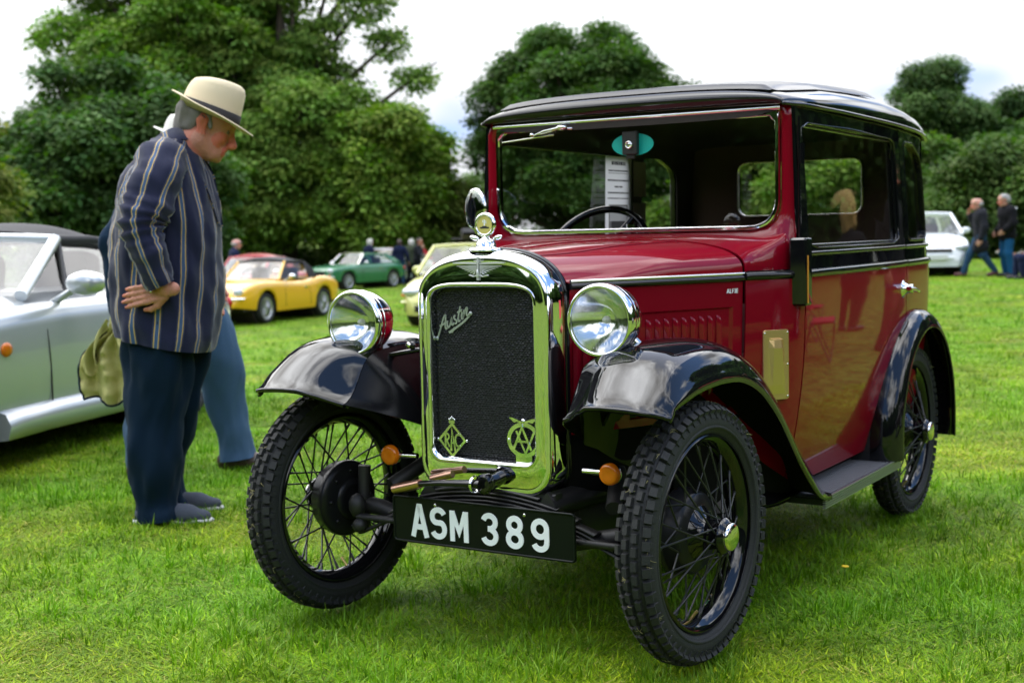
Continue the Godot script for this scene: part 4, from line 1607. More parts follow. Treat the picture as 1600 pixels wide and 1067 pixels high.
	im.fill_rect(Rect2i(60, 470, 130, 90), Color(0.25, 0.25, 0.27))
	var pm := StandardMaterial3D.new()
	pm.albedo_texture = ImageTexture.create_from_image(im)
	pm.roughness = 0.8
	pm.backlight_enabled = true
	pm.backlight = Color(1.0, 1.0, 1.0)
	st = ST()
	next_group(st, false)
	var q := [Vector3(-0.512, 1.405, -1.615), Vector3(-0.512, 1.405, -1.835), Vector3(-0.520, 1.06, -1.835), Vector3(-0.520, 1.06, -1.615)]
	sheet(st, [V([q[0], q[1]]), V([q[3], q[2]])], false, false, false, false)
	var uvm := pm
	uvm.uv1_scale = Vector3(2, 1, 1)
	obj("printed_notice", st, uvm, root)
	# panel of small photographs beside it
	st = ST()
	box(st, Vector3(0.002, 0.14, 0.11), Transform3D(Basis(), Vector3(-0.514, 1.32, -1.91)), 0.0)
	box(st, Vector3(0.002, 0.15, 0.11), Transform3D(Basis(), Vector3(-0.517, 1.15, -1.91)), 0.0)
	obj("photograph_card", st, mat(Color(0.22, 0.22, 0.23), 0.6), root)

const LIP := [Vector2(0.288, 0.676), Vector2(0.20, 0.704), Vector2(0.085, 0.729), Vector2(-0.03, 0.738), Vector2(-0.12, 0.737), Vector2(-0.19, 0.730), Vector2(-0.26, 0.712), Vector2(-0.33, 0.683), Vector2(-0.40, 0.640), Vector2(-0.47, 0.587), Vector2(-0.54, 0.522), Vector2(-0.61, 0.455), Vector2(-0.69, 0.389), Vector2(-0.77, 0.335), Vector2(-0.86, 0.295), Vector2(-0.95, 0.278)]

func front_wing(s: float) -> void:
	var root := node("front_wing", saloon)
	var lip := curve(LIP, 4)
	var rows := []
	var edge := []
	var n := lip.size()
	# across: from the outer lip over the crown to the inner edge
	var sec := [Vector2(0.632, -0.010), Vector2(0.6345, 0.0), Vector2(0.6335, 0.008), Vector2(0.627, 0.016), Vector2(0.622, 0.028), Vector2(0.610, 0.050), Vector2(0.588, 0.071), Vector2(0.560, 0.085), Vector2(0.525, 0.093), Vector2(0.485, 0.096), Vector2(0.445, 0.094), Vector2(0.405, 0.088), Vector2(0.370, 0.078), Vector2(0.345, 0.060)]
	for i in n:
		var p: Vector2 = lip[i]
		var d: Vector2 = (lip[mini(i + 1, n - 1)] - lip[maxi(i - 1, 0)]).normalized()
		var nn := Vector2(d.y, -d.x)
		if nn.y < 0.0:
			nn = -nn
		var front := smoothstep(0.29, 0.10, p.x)
		var h := lerpf(0.30, 1.0, front)
		var tail := smoothstep(-0.70, -0.94, p.x)
		h *= lerpf(1.0, 0.25, tail)
		var row := PackedVector3Array()
		for k in sec.size():
			var q: Vector2 = sec[k]
			var x := q.x
			# the rear end narrows to the running board, the front corner is rounded in plan
			x = lerpf(x, minf(x, 0.612) if k < 6 else lerpf(x, 0.52, 0.25), tail)
			var pull := 0.0
			if p.x > 0.2:
				pull = 0.055 * smoothstep(0.2, 0.29, p.x) * pow(smoothstep(0.56, 0.64, q.x), 2.0)
			var inner := smoothstep(0.46, 0.35, q.x) * smoothstep(0.05, 0.28, p.x)
			row.append(Vector3(s * x, p.y + nn.y * q.y * h - 0.035 * inner, p.x + nn.x * q.y * h - pull - 0.075 * inner))
		rows.append(row)
	var st := ST()
	shell(st, rows, 0.004, s > 0.0)
	# rolled front edge
	var fe := []
	for v in rows[0]:
		fe.append(v)
	tube(st, fe, 0.006, 8)
	obj("wing_skin", st, M.paint_black, root)
	st = ST()
	var under := []
	for r in rows:
		var ur := PackedVector3Array()
		for k in range(2, r.size()):
			ur.append(r[k] + Vector3(-s * 0.004 * smoothstep(0.58, 0.63, absf(r[k].x)), -0.008, 0.0 if r[k].z > -0.2 else 0.006))
		under.append(ur)
	sheet(st, under)
	obj("wing_underside", st, M.underseal, root)
	# inner valance from the wing down to the chassis
	st = ST()
	var val := []
	for i in n:
		var a: Vector3 = rows[i][sec.size() - 1]
		var low := lerp_at([Vector2(-0.95, 0.30), Vector2(-0.6, 0.36), Vector2(-0.3, 0.43), Vector2(-0.1, 0.53), Vector2(0.1, 0.59), Vector2(0.28, 0.645)], a.z)
		var b := Vector3(s * minf(0.25, absf(a.x)), low, a.z - 0.02 + (-0.10 * smoothstep(0.0, 0.28, a.z)))
		b.x = s * lerpf(absf(b.x), 0.53, smoothstep(-0.12, -0.72, a.z))
		b.z = minf(b.z, -0.04)
		b.y = minf(b.y, 0.57)
		if a.z < -0.3:
			b.y = minf(b.y, 0.30)
		val.append(V([a, a.lerp(b, 0.3) + Vector3(-s * 0.02, 0, 0), a.lerp(b, 0.65) + Vector3(-s * 0.02, 0, 0), b]))
	shell(st, val, 0.004, s > 0.0)
	obj("valance", st, M.satin_black, root)
	# black panel that closes the arch towards the body
	st = ST()
	var pan := []
	for i in 15:
		var z := lerpf(-0.36, -0.94, i / 14.0)
		var yl := 0.0
		for k in lip.size() - 1:
			if z <= lip[k].x and z >= lip[k + 1].x:
				yl = lerpf(lip[k].y, lip[k + 1].y, (lip[k].x - z) / (lip[k].x - lip[k + 1].x))
		var row := PackedVector3Array()
		for k in 6:
			var y := lerpf(0.27, yl + 0.045, k / 5.0)
			var x := bonnet_w(z) if z > -0.62 else side_x(y, z)
			row.append(Vector3(s * (x + 0.009), y, z))
		pan.append(row)
	shell(st, pan, 0.003, s < 0.0)
	obj("arch_panel", st, M.underseal, root)
	# stay and bracket that carry the lamp
	st = ST()
	var lx := s * 0.386
	tube(st, curve([Vector3(lx, 0.79, 0.045), Vector3(lx, 0.765, 0.035), Vector3(lx + s * 0.004, 0.70, 0.03)], 4), [0.024, 0.028, 0.032, 0.035, 0.038, 0.041, 0.044, 0.047, 0.050], 18, true, 0.7)
	lathe(st, [Vector2(0.021, -0.014), Vector2(0.022, 0.0), Vector2(0.017, 0.012)], 16, Transform3D(Basis(), Vector3(lx, 0.785, 0.045)))
	obj("lamp_stay", st, M.paint_black, root)
	st = ST()
	var plate := []
	for k in 7:
		var f := k / 6.0
		plate.append(V([Vector3(lx + s * (-0.02 + 0.075 * f), 0.775 - 0.10 * f, 0.05 + 0.13 * sin(f * 1.2)), Vector3(lx + s * (-0.045 + 0.06 * f), 0.755 - 0.12 * f, 0.02 + 0.12 * sin(f * 1.2))]))
	shell(st, plate, 0.006, s > 0.0)
	obj("lamp_bracket", st, M.paint_black, root)
	if s < 0.0:
		st = ST()
		tube(st, [Vector3(lx - s * 0.02, 0.772, 0.03), Vector3(s * 0.21, 0.800, -0.01)], 0.012, 8, true, 0.6)
		ball(st, Vector3(s * 0.262, 0.806, 0.012), Vector3(0.012, 0.012, 0.008), 12)
		obj("tie_bar", st, M.paint_black, root)
		st = ST()
		ball(st, Vector3(s * 0.27, 0.807, 0.020), Vector3(0.009, 0.009, 0.006), 12)
		obj("bolt", st, M.nickel, root)
	else:
		st = ST()
		tube(st, [Vector3(0.415, 0.852, 0.03), Vector3(0.440, 0.822, 0.005), Vector3(0.452, 0.802, -0.005)], [0.020, 0.015, 0.022], 12)
		obj("lamp_stub", st, M.nickel, root)

func rear_wing(s: float) -> void:
	var root := node("rear_wing", saloon)
	var rows := []
	var sec := [Vector2(0.632, -0.006), Vector2(0.634, 0.002), Vector2(0.630, 0.011), Vector2(0.625, 0.024), Vector2(0.615, 0.040), Vector2(0.598, 0.054), Vector2(0.578, 0.061), Vector2(0.555, 0.063), Vector2(0.53, 0.060)]
	for i in 33:
		var a := deg_to_rad(lerpf(-4.0, 186.0, i / 32.0))
		var row := PackedVector3Array()
		var c := Vector2(-2.035, 0.345)
		var ca := cos(a)
		var sa := sin(a)
		var rz := 0.372 if ca > 0.0 else 0.350
		for q in sec:
			var z: float = c.x + ca * (rz + q.y)
			var y: float = c.y + sa * (0.392 + q.y) - (0.03 if sa < 0.05 else 0.0)
			row.append(Vector3(s * q.x, y, z))
		rows.append(row)
	var st := ST()
	shell(st, rows, 0.004, s < 0.0)
	obj("wing_skin", st, M.paint_black, root)
	# inner wall of the wheel arch
	st = ST()
	var w := []
	for i in 33:
		var v: Vector3 = rows[i][8]
		w.append(V([Vector3(s * 0.535, v.y, v.z), Vector3(s * 0.44, v.y, v.z)]))
	shell(st, w, 0.004, s < 0.0)
	obj("arch_liner", st, M.iron, root)
	st = ST()
	slab(st, arc(Vector2(0, 0), Vector2(0.40, 0.44), 0, 180, 24), 0.004, 0.0, Transform3D(Basis(Vector3.UP, PI / 2), Vector3(s * 0.44, 0.345, -2.035)))
	obj("arch_wall", st, M.iron, root)

func running_board(s: float) -> void:
	var root := node("running_board", saloon)
	var st := ST()
	var z0 := -0.905
	var z1 := -1.70
	slab(st, rect(0.455, 0.262, 0.606, 0.284), z0 - z1, 0.003, Transform3D(Basis(Vector3(s, 0, 0), Vector3(0, 1, 0), Vector3(0, 0, s * s)), Vector3(0, 0, z1)))
	obj("board", st, M.iron, root)
	st = ST()
	for k in 13:
		var x := 0.462 + k * 0.0108
		box(st, Vector3(0.0062, 0.0044, z0 - z1 - 0.01), Transform3D(Basis(), Vector3(s * x, 0.2855, (z0 + z1) / 2)), 0.0008)
	obj("rubber_mat", st, mat(Color(0.13, 0.132, 0.14), 0.5), root)
	st = ST()
	for k in 5:
		box(st, Vector3(0.010, 0.0036, z0 - z1 + 0.006), Transform3D(Basis(), Vector3(s * 0.607, 0.256 + k * 0.0074, (z0 + z1) / 2)), 0.001)
	obj("edge_strip", st, mat(Color(0.42, 0.42, 0.43), 0.3, 0.8), root)

func headlamp(s: float) -> void:
	var at := Vector3(s * 0.388, 0.8835 + s * 0.010, 0.113)
	var root := node("headlamp", saloon, Transform3D(Basis(Vector3.RIGHT, PI / 2), at))
	var st := ST()
	lathe(st, [Vector2(0.0905, -0.022), Vector2(0.0885, -0.045), Vector2(0.082, -0.070), Vector2(0.070, -0.094), Vector2(0.052, -0.113), Vector2(0.030, -0.125), Vector2(0.0, -0.129)], 48)
	var bowl := obj("bowl", st, M.chrome, root)
	st = ST()
	lathe(st, [Vector2(0.0905, -0.024), Vector2(0.0925, -0.020), Vector2(0.0928, -0.008), Vector2(0.0915, 0.001), Vector2(0.0880, 0.006), Vector2(0.0835, 0.0075), Vector2(0.0805, 0.005), Vector2(0.0800, -0.002)], 56)
	obj("rim", st, M.chrome, root)
	st = ST()
	lathe(st, [Vector2(0.0905, -0.026), Vector2(0.0915, -0.030), Vector2(0.0895, -0.034)], 48)
	obj("clamp_band", st, M.chrome, root)
	st = ST()
	lathe(st, [Vector2(0.081, 0.000), Vector2(0.070, 0.0045), Vector2(0.05, 0.0085), Vector2(0.025, 0.0112), Vector2(0.0, 0.012)], 48)
	var lens := obj("lens", st, M.lens, root)
	st = ST()
	var refl := []
	for k in 14:
		var r := 0.080 * (1.0 - k / 13.0)
		refl.append(Vector2(maxf(r, 0.0), -0.062 + 0.0605 * pow(r / 0.080, 2.0)))
	lathe(st, refl, 48)
	obj("reflector", st, M.reflector, root)
	st = ST()
	ball(st, Vector3(0, -0.036, 0), Vector3(0.010, 0.014, 0.010), 14)
	obj("bulb", st, mat(Color(0.55, 0.55, 0.52), 0.1), root)
	# vertical flutes moulded in the lower part of the glass
	st = ST()
	for k in 17:
		var x := -0.064 + k * 0.008
		var h := sqrt(maxf(0.0, 0.072 * 0.072 - x * x))
		var pts := []
		for j in 5:
			var zz := lerpf(-h, h, j / 4.0)
			var rr := Vector2(x, zz).length() / 0.081
			pts.append(Vector3(x, 0.0125 - 0.0125 * rr * rr - 0.0018, zz))
		tube(st, pts, 0.0011, 5)
	obj("flute", st, M.lens, lens)
	st = ST()
	ball(st, Vector3(0, -0.010, 0.096), Vector3(0.012, 0.012, 0.010), 12)
	obj("rim_screw", st, M.chrome, root)

func indicator(s: float) -> void:
	var at := Vector3(s * 0.3536, 0.4908, 0.0066)
	var root := node("indicator", saloon, Transform3D(Basis(Vector3.RIGHT, PI / 2), at))
	var st := ST()
	lathe(st, [Vector2(0.0, -0.030), Vector2(0.020, -0.028), Vector2(0.0285, -0.014), Vector2(0.0295, -0.004), Vector2(0.027, -0.002)], 28)
	obj("housing", st, M.chrome, root)
	st = ST()
	var rows := []
	for r in [[0.029, -0.004], [0.0285, 0.006], [0.026, 0.0105], [0.022, 0.0125], [0.014, 0.0135], [0.008, 0.0125], [0.0, 0.0125]]:
		var row := PackedVector3Array()
		for k in 56:
			var a := TAU * k / 56
			var rib: float = 0.0006 * (1.0 if k % 2 == 0 else -1.0) if r[0] > 0.01 else 0.0
			row.append(Vector3(cos(a) * r[0], r[1] + rib, sin(a) * r[0]))
		rows.append(row)
	sheet(st, rows, false, true)
	obj("amber_lens", st, M.amber, root)
	st = ST()
	tube(st, [Vector3(-s * 0.024, -0.012, 0), Vector3(-s * 0.085, -0.014, 0)], 0.0085, 12)
	obj("stalk", st, M.chrome, root)

func chassis() -> void:
	var root := node("chassis", saloon)
	var st := ST()
	tube(st, [Vector3(-0.47, 0.34, 0), Vector3(-0.40, 0.335, 0.0), Vector3(-0.25, 0.30, 0.0), Vector3(0.25, 0.30, 0.0), Vector3(0.40, 0.335, 0), Vector3(0.47, 0.34, 0)], [0.026, 0.024, 0.022, 0.022, 0.024, 0.026], 10)
	for s in [1.0, -1.0]:
		tube(st, [Vector3(s * 0.465, 0.26, 0.0), Vector3(s * 0.462, 0.45, -0.01)], 0.019, 10)
		lathe(st, [Vector2(0.030, -0.02), Vector2(0.03, 0.02)], 12, Transform3D(Basis(), Vector3(s * 0.462, 0.345, 0)))
		ball(st, Vector3(s * 0.43, 0.29, 0.06), Vector3(0.022, 0.022, 0.022), 10)
		ball(st, Vector3(s * 0.445, 0.345, 0.05), Vector3(0.026, 0.036, 0.026), 10)
	obj("front_axle", st, M.grease, root)
	st = ST()
	for k in 6:
		var w := 0.44 - 0.055 * k
		var pts := []
		for i in 9:
			var x := lerpf(-w, w, i / 8.0)
			pts.append(Vector3(x, 0.375 + 0.011 * k - 0.11 * pow(x / 0.44, 2.0), 0.035))
		tube(st, pts, 0.0055, 6, true, 4.2, Vector3.BACK)
	obj("leaf_spring", st, M.grease, root)
	st = ST()
	tube(st, [Vector3(-0.44, 0.30, -0.10), Vector3(0.44, 0.30, -0.10)], 0.011, 8)
	tube(st, [Vector3(-0.44, 0.315, 0.055), Vector3(0.44, 0.315, 0.055)], 0.010, 8)
	for s in [1.0, -1.0]:
		tube(st, [Vector3(s * 0.42, 0.30, -0.02), Vector3(s * 0.05, 0.30, -0.75)], 0.016, 8)
		tube(st, [Vector3(s * 0.36, 0.40, 0.0), Vector3(s * 0.30, 0.47, -0.14)], 0.022, 10)
	obj("tie_rod", st, M.grease, root)
	st = ST()
	for s in [1.0, -1.0]:
		tube(st, [Vector3(s * 0.19, 0.40, 0.05), Vector3(s * 0.24, 0.40, -0.5), Vector3(s * 0.36, 0.38, -1.1), Vector3(s * 0.40, 0.38, -1.9)], 0.028, 4, true, 1.3)
	box(st, Vector3(0.42, 0.05, 0.04), Transform3D(Basis(), Vector3(0, 0.405, 0.02)))
	obj("frame_rail", st, M.iron, root)
	st = ST()
	slab(st, round_poly(rect(-0.19, 0.24, 0.19, 0.95), 0.04, 4), 0.50, 0.02, Transform3D(Basis(), Vector3(0, 0, -0.60)), true)
	obj("engine_block", st, M.grease, root)
	for s in [1.0, -1.0]:
		st = ST()
		var rows := []
		for i in 9:
			var z := lerpf(-0.05, -0.62, i / 8.0)
			rows.append(V([Vector3(s * (bonnet_w(z) - 0.014), 0.58, z), Vector3(s * (bonnet_w(z) - 0.022), 0.50, z), Vector3(s * lerpf(0.20, 0.36, i / 8.0), 0.40, z)]))
		shell(st, rows, 0.003, s > 0.0)
		obj("engine_apron", st, M.underseal, root)
	st = ST()
	tube(st, [Vector3(-0.42, 0.342, -2.057), Vector3(0.42, 0.342, -2.057)], 0.04, 12)
	ball(st, Vector3(0, 0.342, -2.05), Vector3(0.13, 0.13, 0.12), 16)
	obj("rear_axle", st, M.grease, root)
	st = ST()
	tube(st, curve([Vector3(0.24, 0.46, -0.25), Vector3(0.30, 0.40, -0.16), Vector3(0.33, 0.36, -0.20), Vector3(0.30, 0.30, -0.5), Vector3(0.28, 0.28, -1.6)], 4), 0.024, 10)
	obj("exhaust_pipe", st, mat(Color(0.16, 0.15, 0.14), 0.55, 0.5), root)

func plate_and_handle() -> void:
	var root := node("number_plate", saloon, Transform3D(Basis(Vector3.RIGHT, 0.02), Vector3(0.002, 0.332, 0.078)))
	var st := ST()
	slab(st, round_poly(rect(-0.290, -0.064, 0.290, 0.064), 0.010, 4), 0.006, 0.001, Transform3D())
	obj("plate", st, M.plate, root)
	st = ST()
	var edge := []
	for p in round_poly(rect(-0.288, -0.062, 0.288, 0.062), 0.010, 4):
		edge.append(Vector3(p.x, p.y, 0.006))
	tube(st, edge, 0.0035, 8, false, 1.0, Vector3.BACK, true)
	obj("plate_border", st, M.plate, root)
	# letters, white, raised
	var h := 0.0445
	var w := 0.0150
	var hw := 0.0200
	var glyphs := {
		"A": [[Vector2(-0.0230, -h), Vector2(-0.0185, -h * 0.62), Vector2(-0.002, h - 0.004), Vector2(0.002, h - 0.004), Vector2(0.0185, -h * 0.62), Vector2(0.0230, -h)], [Vector2(-0.015, -0.016), Vector2(0.015, -0.016)]],
		"S": [arc(Vector2(0, 0.0185), Vector2(hw, 0.0185), 20, 180, 12) + arc(Vector2(-0.006, 0.017), Vector2(0.014, 0.0155), 180, 270, 6) + arc(Vector2(0.006, -0.0170), Vector2(0.014, 0.0185), 90, 0, 6) + arc(Vector2(0, -0.0185), Vector2(hw, 0.0185), 0, -160, 12)],
		"M": [[Vector2(-0.0225, -h), Vector2(-0.0225, h - 0.005)], [Vector2(0.0225, -h), Vector2(0.0225, h - 0.005)], [Vector2(-0.0215, h - 0.007), Vector2(0.0, -0.018), Vector2(0.0215, h - 0.007)]],
		"3": [arc(Vector2(-0.001, 0.0195), Vector2(hw - 0.001, 0.0175), 165, -75, 16), arc(Vector2(-0.001, -0.0185), Vector2(hw, 0.0185), 75, -165, 16), [Vector2(-0.006, 0.0015), Vector2(0.010, 0.0015)]],
		"8": [arc(Vector2(0, 0.0195), Vector2(hw - 0.002, 0.0175), 0, 348, 24), arc(Vector2(0, -0.0185), Vector2(hw, 0.0185), 0, 348, 24)],
		"9": [arc(Vector2(0, 0.0165), Vector2(hw, 0.0205), 0, 348, 24), [Vector2(hw, 0.018), Vector2(hw, -0.018)], arc(Vector2(0, -0.0185), Vector2(hw, 0.0185), 0, -160, 12)],
	}
	var x := {}
	var places := [["A", -0.2005], ["S", -0.1375], ["M", -0.0690], ["3", 0.0300], ["8", 0.1080], ["9", 0.1860]]
	for p in places:
		st = ST()
		var k := 0
		for g in glyphs[p[0]]:
			var closed: bool = (p[0] == "8") or (p[0] == "9" and k == 0)
			stroke(st, g, w, 0.0022 + 0.0003 * k, Transform3D(Basis(), Vector3(p[1], -0.002, 0.006)), 0.0, closed)
			k += 1
		obj("letter", st, M.white_paint, root)
	for xx in [-0.147, 0.139]:
		st = ST()
		ball(st, Vector3(xx, 0.047, 0.007), Vector3(0.005, 0.005, 0.003), 10)
		obj("screw", st, M.nickel, root)
	# starting handle
	var crank := node("starting_handle", saloon)
	st = ST()
	lathe(st, [Vector2(0.020, -0.06), Vector2(0.020, 0.0), Vector2(0.027, 0.004), Vector2(0.027, 0.022), Vector2(0.020, 0.026), Vector2(0.0, 0.026)], 24, Transform3D(Basis(Vector3.RIGHT, PI / 2), Vector3(0.030, 0.455, 0.085)), true)
	tube(st, [Vector3(0.026, 0.455, 0.118), Vector3(-0.02, 0.455, 0.124), Vector3(-0.10, 0.450, 0.124), Vector3(-0.165, 0.443, 0.122)], [0.016, 0.013, 0.011, 0.010], 12, true, 0.85)
	tube(st, [Vector3(0.02, 0.455, 0.04), Vector3(0.05, 0.455, 0.108)], 0.014, 12)
	obj("crank_arm", st, M.paint_black, crank)
	st = ST()
	lathe(st, [Vector2(0.022, 0.0), Vector2(0.0235, 0.004), Vector2(0.022, 0.008)], 24, Transform3D(Basis(Vector3.BACK, PI / 2), Vector3(0.012, 0.455, 0.118)))
	obj("collar", st, M.chrome, crank)
	st = ST()
	tube(st, [Vector3(-0.165, 0.443, 0.122), Vector3(-0.215, 0.430, 0.120), Vector3(-0.258, 0.420, 0.120)], [0.0125, 0.014, 0.0125], 12)
	tube(st, [Vector3(-0.155, 0.452, 0.083), Vector3(-0.088, 0.468, 0.08)], 0.011, 10)
	obj("copper_grip", st, M.copper, crank)

func make_wheel() -> Node3D:
	# axle along x, outer face towards +x
	var w := Node3D.new()
	w.name = "wheel"
	var turn := Basis(Vector3.BACK, -PI / 2)
	var xf := Transform3D(turn, Vector3.ZERO)
	var st := ST()
	# carcass
	var prof := []
	for k in 21:
		var a := deg_to_rad(lerpf(-142.0, 142.0, k / 20.0))
		var fat := 0.0435
		prof.append(Vector2(0.277 + 0.041 * cos(a), fat * sin(a)))
	lathe(st, prof, 72, xf)
	# a raised ring on the wall
	for side in [1.0, -1.0]:
		lathe(st, [Vector2(0.260, side * 0.0405), Vector2(0.263, side * 0.0445), Vector2(0.267, side * 0.0448), Vector2(0.270, side * 0.0420)], 72, xf)
	# tread blocks: two middle rows, two shoulder rows
	var count := 62
	for k in count:
		var a := TAU * k / count
		for q in 4:
			var off: float = [-0.0318, -0.0112, 0.0112, 0.0318][q]
			var half: float = [0.0112, 0.0088, 0.0088, 0.0112][q]
			var aa := a + (PI / count if q % 2 == 1 else 0.0)
			var c := cos(aa)
			var s := sin(aa)
			var rad := Vector3(0, c, s)
			var tan := Vector3(0, -s, c)
			var lean: float = [-0.62, -0.10, 0.10, 0.62][q]
			var up := (rad * cos(lean) + Vector3.RIGHT * sin(lean)).normalized()
			var ax := (Vector3.RIGHT * cos(lean) - rad * sin(lean)).normalized()
			var rr: float = [0.303, 0.3135, 0.3135, 0.303][q]
			var base := rad * rr + Vector3.RIGHT * off
			var top: float = 0.0135
			var lw := 0.0128
			var ring0 := PackedVector3Array()
			var ring1 := PackedVector3Array()
			for e in [[-1, -1], [1, -1], [1, 1], [-1, 1]]:
				ring0.append(base - up * 0.006 + ax * half * e[0] + tan * lw * e[1])
				ring1.append(base + up * top + ax * (half - 0.0022) * e[0] + tan * (lw - 0.0022) * e[1])
			sheet(st, [ring0, ring1], false, true, false, false)
			next_group(st, false)
			tri(st, ring1[0], ring1[2], ring1[1])
			tri(st, ring1[0], ring1[3], ring1[2])
	for side in [1.0, -1.0]:
		for k in count * 1:
			var a := TAU * (k + 0.5) / count
			var rad := Vector3(0, cos(a), sin(a))
			var tan := Vector3(0, -sin(a), cos(a))
			var p0: Vector3 = rad * 0.304 + Vector3.RIGHT * side * 0.0375
			var p1: Vector3 = rad * 0.287 + Vector3.RIGHT * side * 0.0438
			var o: Vector3 = (Vector3.RIGHT * side + rad * 0.3).normalized() * 0.0035
			sheet(st, [V([p0 - tan * 0.0105 - o, p0 - tan * 0.009 + o, p0 + tan * 0.009 + o, p0 + tan * 0.0105 - o]), V([p1 - tan * 0.008 - o, p1 - tan * 0.006 + o * 0.4, p1 + tan * 0.006 + o * 0.4, p1 + tan * 0.008 - o])], false, false, false, false)
	obj("tyre", st, M.rubber, w)
	# rim
	st = ST()
	var rim := [Vector2(0.2395, 0.036), Vector2(0.2475, 0.034), Vector2(0.2485, 0.031), Vector2(0.242, 0.0285), Vector2(0.232, 0.026), Vector2(0.229, 0.020), Vector2(0.2175, 0.012), Vector2(0.2155, 0.0), Vector2(0.2175, -0.012), Vector2(0.229, -0.020), Vector2(0.232, -0.026), Vector2(0.242, -0.0285), Vector2(0.2485, -0.031), Vector2(0.2475, -0.034), Vector2(0.2395, -0.036)]
	lathe(st, rim, 72, xf)
	obj("rim", st, M.paint_black, w)
	# brake drum, back plate, hub shell
	st = ST()
	lathe(st, [Vector2(0.0, -0.060), Vector2(0.050, -0.060), Vector2(0.094, -0.056), Vector2(0.108, -0.050), Vector2(0.111, -0.044), Vector2(0.111, -0.030), Vector2(0.107, -0.026), Vector2(0.104, 0.0), Vector2(0.095, 0.010), Vector2(0.055, 0.016)], 48, xf)
	for k in 8:
		var a := TAU * k / 8
		ball(st, Vector3(-0.058, cos(a) * 0.082, sin(a) * 0.082), Vector3(0.006, 0.007, 0.007), 8)
	tube(st, [Vector3(-0.062, 0.05, 0.03), Vector3(-0.075, -0.01, 0.055), Vector3(-0.070, -0.06, 0.050)], [0.008, 0.010, 0.007], 8)
	lathe(st, [Vector2(0.060, -0.0605), Vector2(0.058, -0.066), Vector2(0.040, -0.068)], 32, xf)
	obj("brake_drum", st, M.drum, w)
	st = ST()
	lathe(st, [Vector2(0.070, 0.008), Vector2(0.068, 0.016), Vector2(0.046, 0.026), Vector2(0.038, 0.040), Vector2(0.036, 0.072), Vector2(0.045, 0.076), Vector2(0.047, 0.084), Vector2(0.037, 0.090), Vector2(0.033, 0.096)], 32, xf)
	obj("hub", st, M.paint_black, w)
	st = ST()
	lathe(st, [Vector2(0.034, 0.092), Vector2(0.0355, 0.098), Vector2(0.033, 0.104), Vector2(0.030, 0.1055), Vector2(0.018, 0.108), Vector2(0.0, 0.109)], 28, xf)
	obj("hub_cap", st, M.nickel, w)
	# spokes
	for k in 20:
		for kind in 2:
			var out := kind == 0
			var a := TAU * k / 20.0 + (0.0 if out else TAU / 40.0)
			var cross := (0.62 if k % 2 == 0 else -0.62) * (1.0 if out else 0.75)
			var r0 := 0.044 if out else 0.100
			var x0 := 0.076 if out else 0.004
			var x1 := 0.006 if out else -0.008
			var p0 := Vector3(x0, cos(a + cross) * r0, sin(a + cross) * r0)
			var p1 := Vector3(x1, cos(a) * 0.219, sin(a) * 0.219)
			st = ST()
			tube(st, [p0, p0.lerp(p1, 0.88), p0.lerp(p1, 0.885), p1], [0.0027, 0.0027, 0.0040, 0.0040], 6)
			obj("spoke", st, M.spoke, w)
	st = ST()
	tube(st, [Vector3(0.0, -0.214, 0.03), Vector3(0.018, -0.190, 0.027)], 0.004, 8)
	obj("valve", st, M.brass, w)
	# grass clippings caught in the tread, rain drops on wall and rim
	st = ST()
	for k in 90:
		var a := rng.randf() * TAU
		var c := Vector3(rng.randf_range(-0.040, 0.044), cos(a) * 0.327, sin(a) * 0.327)
		c -= Vector3(0, cos(a), sin(a)) * (0.030 * pow(absf(c.x) / 0.044, 3.0) + 0.001)
		for j in rng.randi_range(1, 4):
			var d := Vector3(rng.randfn(), rng.randfn(), rng.randfn())
			d = (d - Vector3(0, cos(a), sin(a)) * d.dot(Vector3(0, cos(a), sin(a))) * 0.8).normalized() * rng.randf_range(0.006, 0.018)
			tube(st, [c, c + d * 0.5 + Vector3(0, cos(a), sin(a)) * 0.0015, c + d], 0.0007, 3, false)
	var clip := obj("grass_clippings", st, mat(Color(0.26, 0.23, 0.10), 0.8), w)
	clip.set_meta("kind", "stuff")
	st = ST()
	for k in 520:
		var a := rng.randf() * TAU
		var r := rng.randf_range(0.245, 0.312)
		var x := 0.0435 * sqrt(maxf(0.0, 1.0 - pow((r - 0.277) / 0.041, 2.0))) + 0.0005
		if k % 4 == 0:
			r = rng.randf_range(0.05, 0.105)
			x = lerpf(0.0165, 0.0095, smoothstep(0.055, 0.095, r)) + 0.0004
		elif k % 7 == 0:
			r = 0.2165
			x = rng.randf_range(-0.010, 0.012)
		ball(st, Vector3(x, cos(a) * r, sin(a) * r), Vector3.ONE * rng.randf_range(0.0006, 0.0015), 6)
	var drops := obj("water_drops", st, M.lens, w)
	drops.set_meta("kind", "stuff")
	return w

# ---------------------------------------------------------------- the other cars on the field

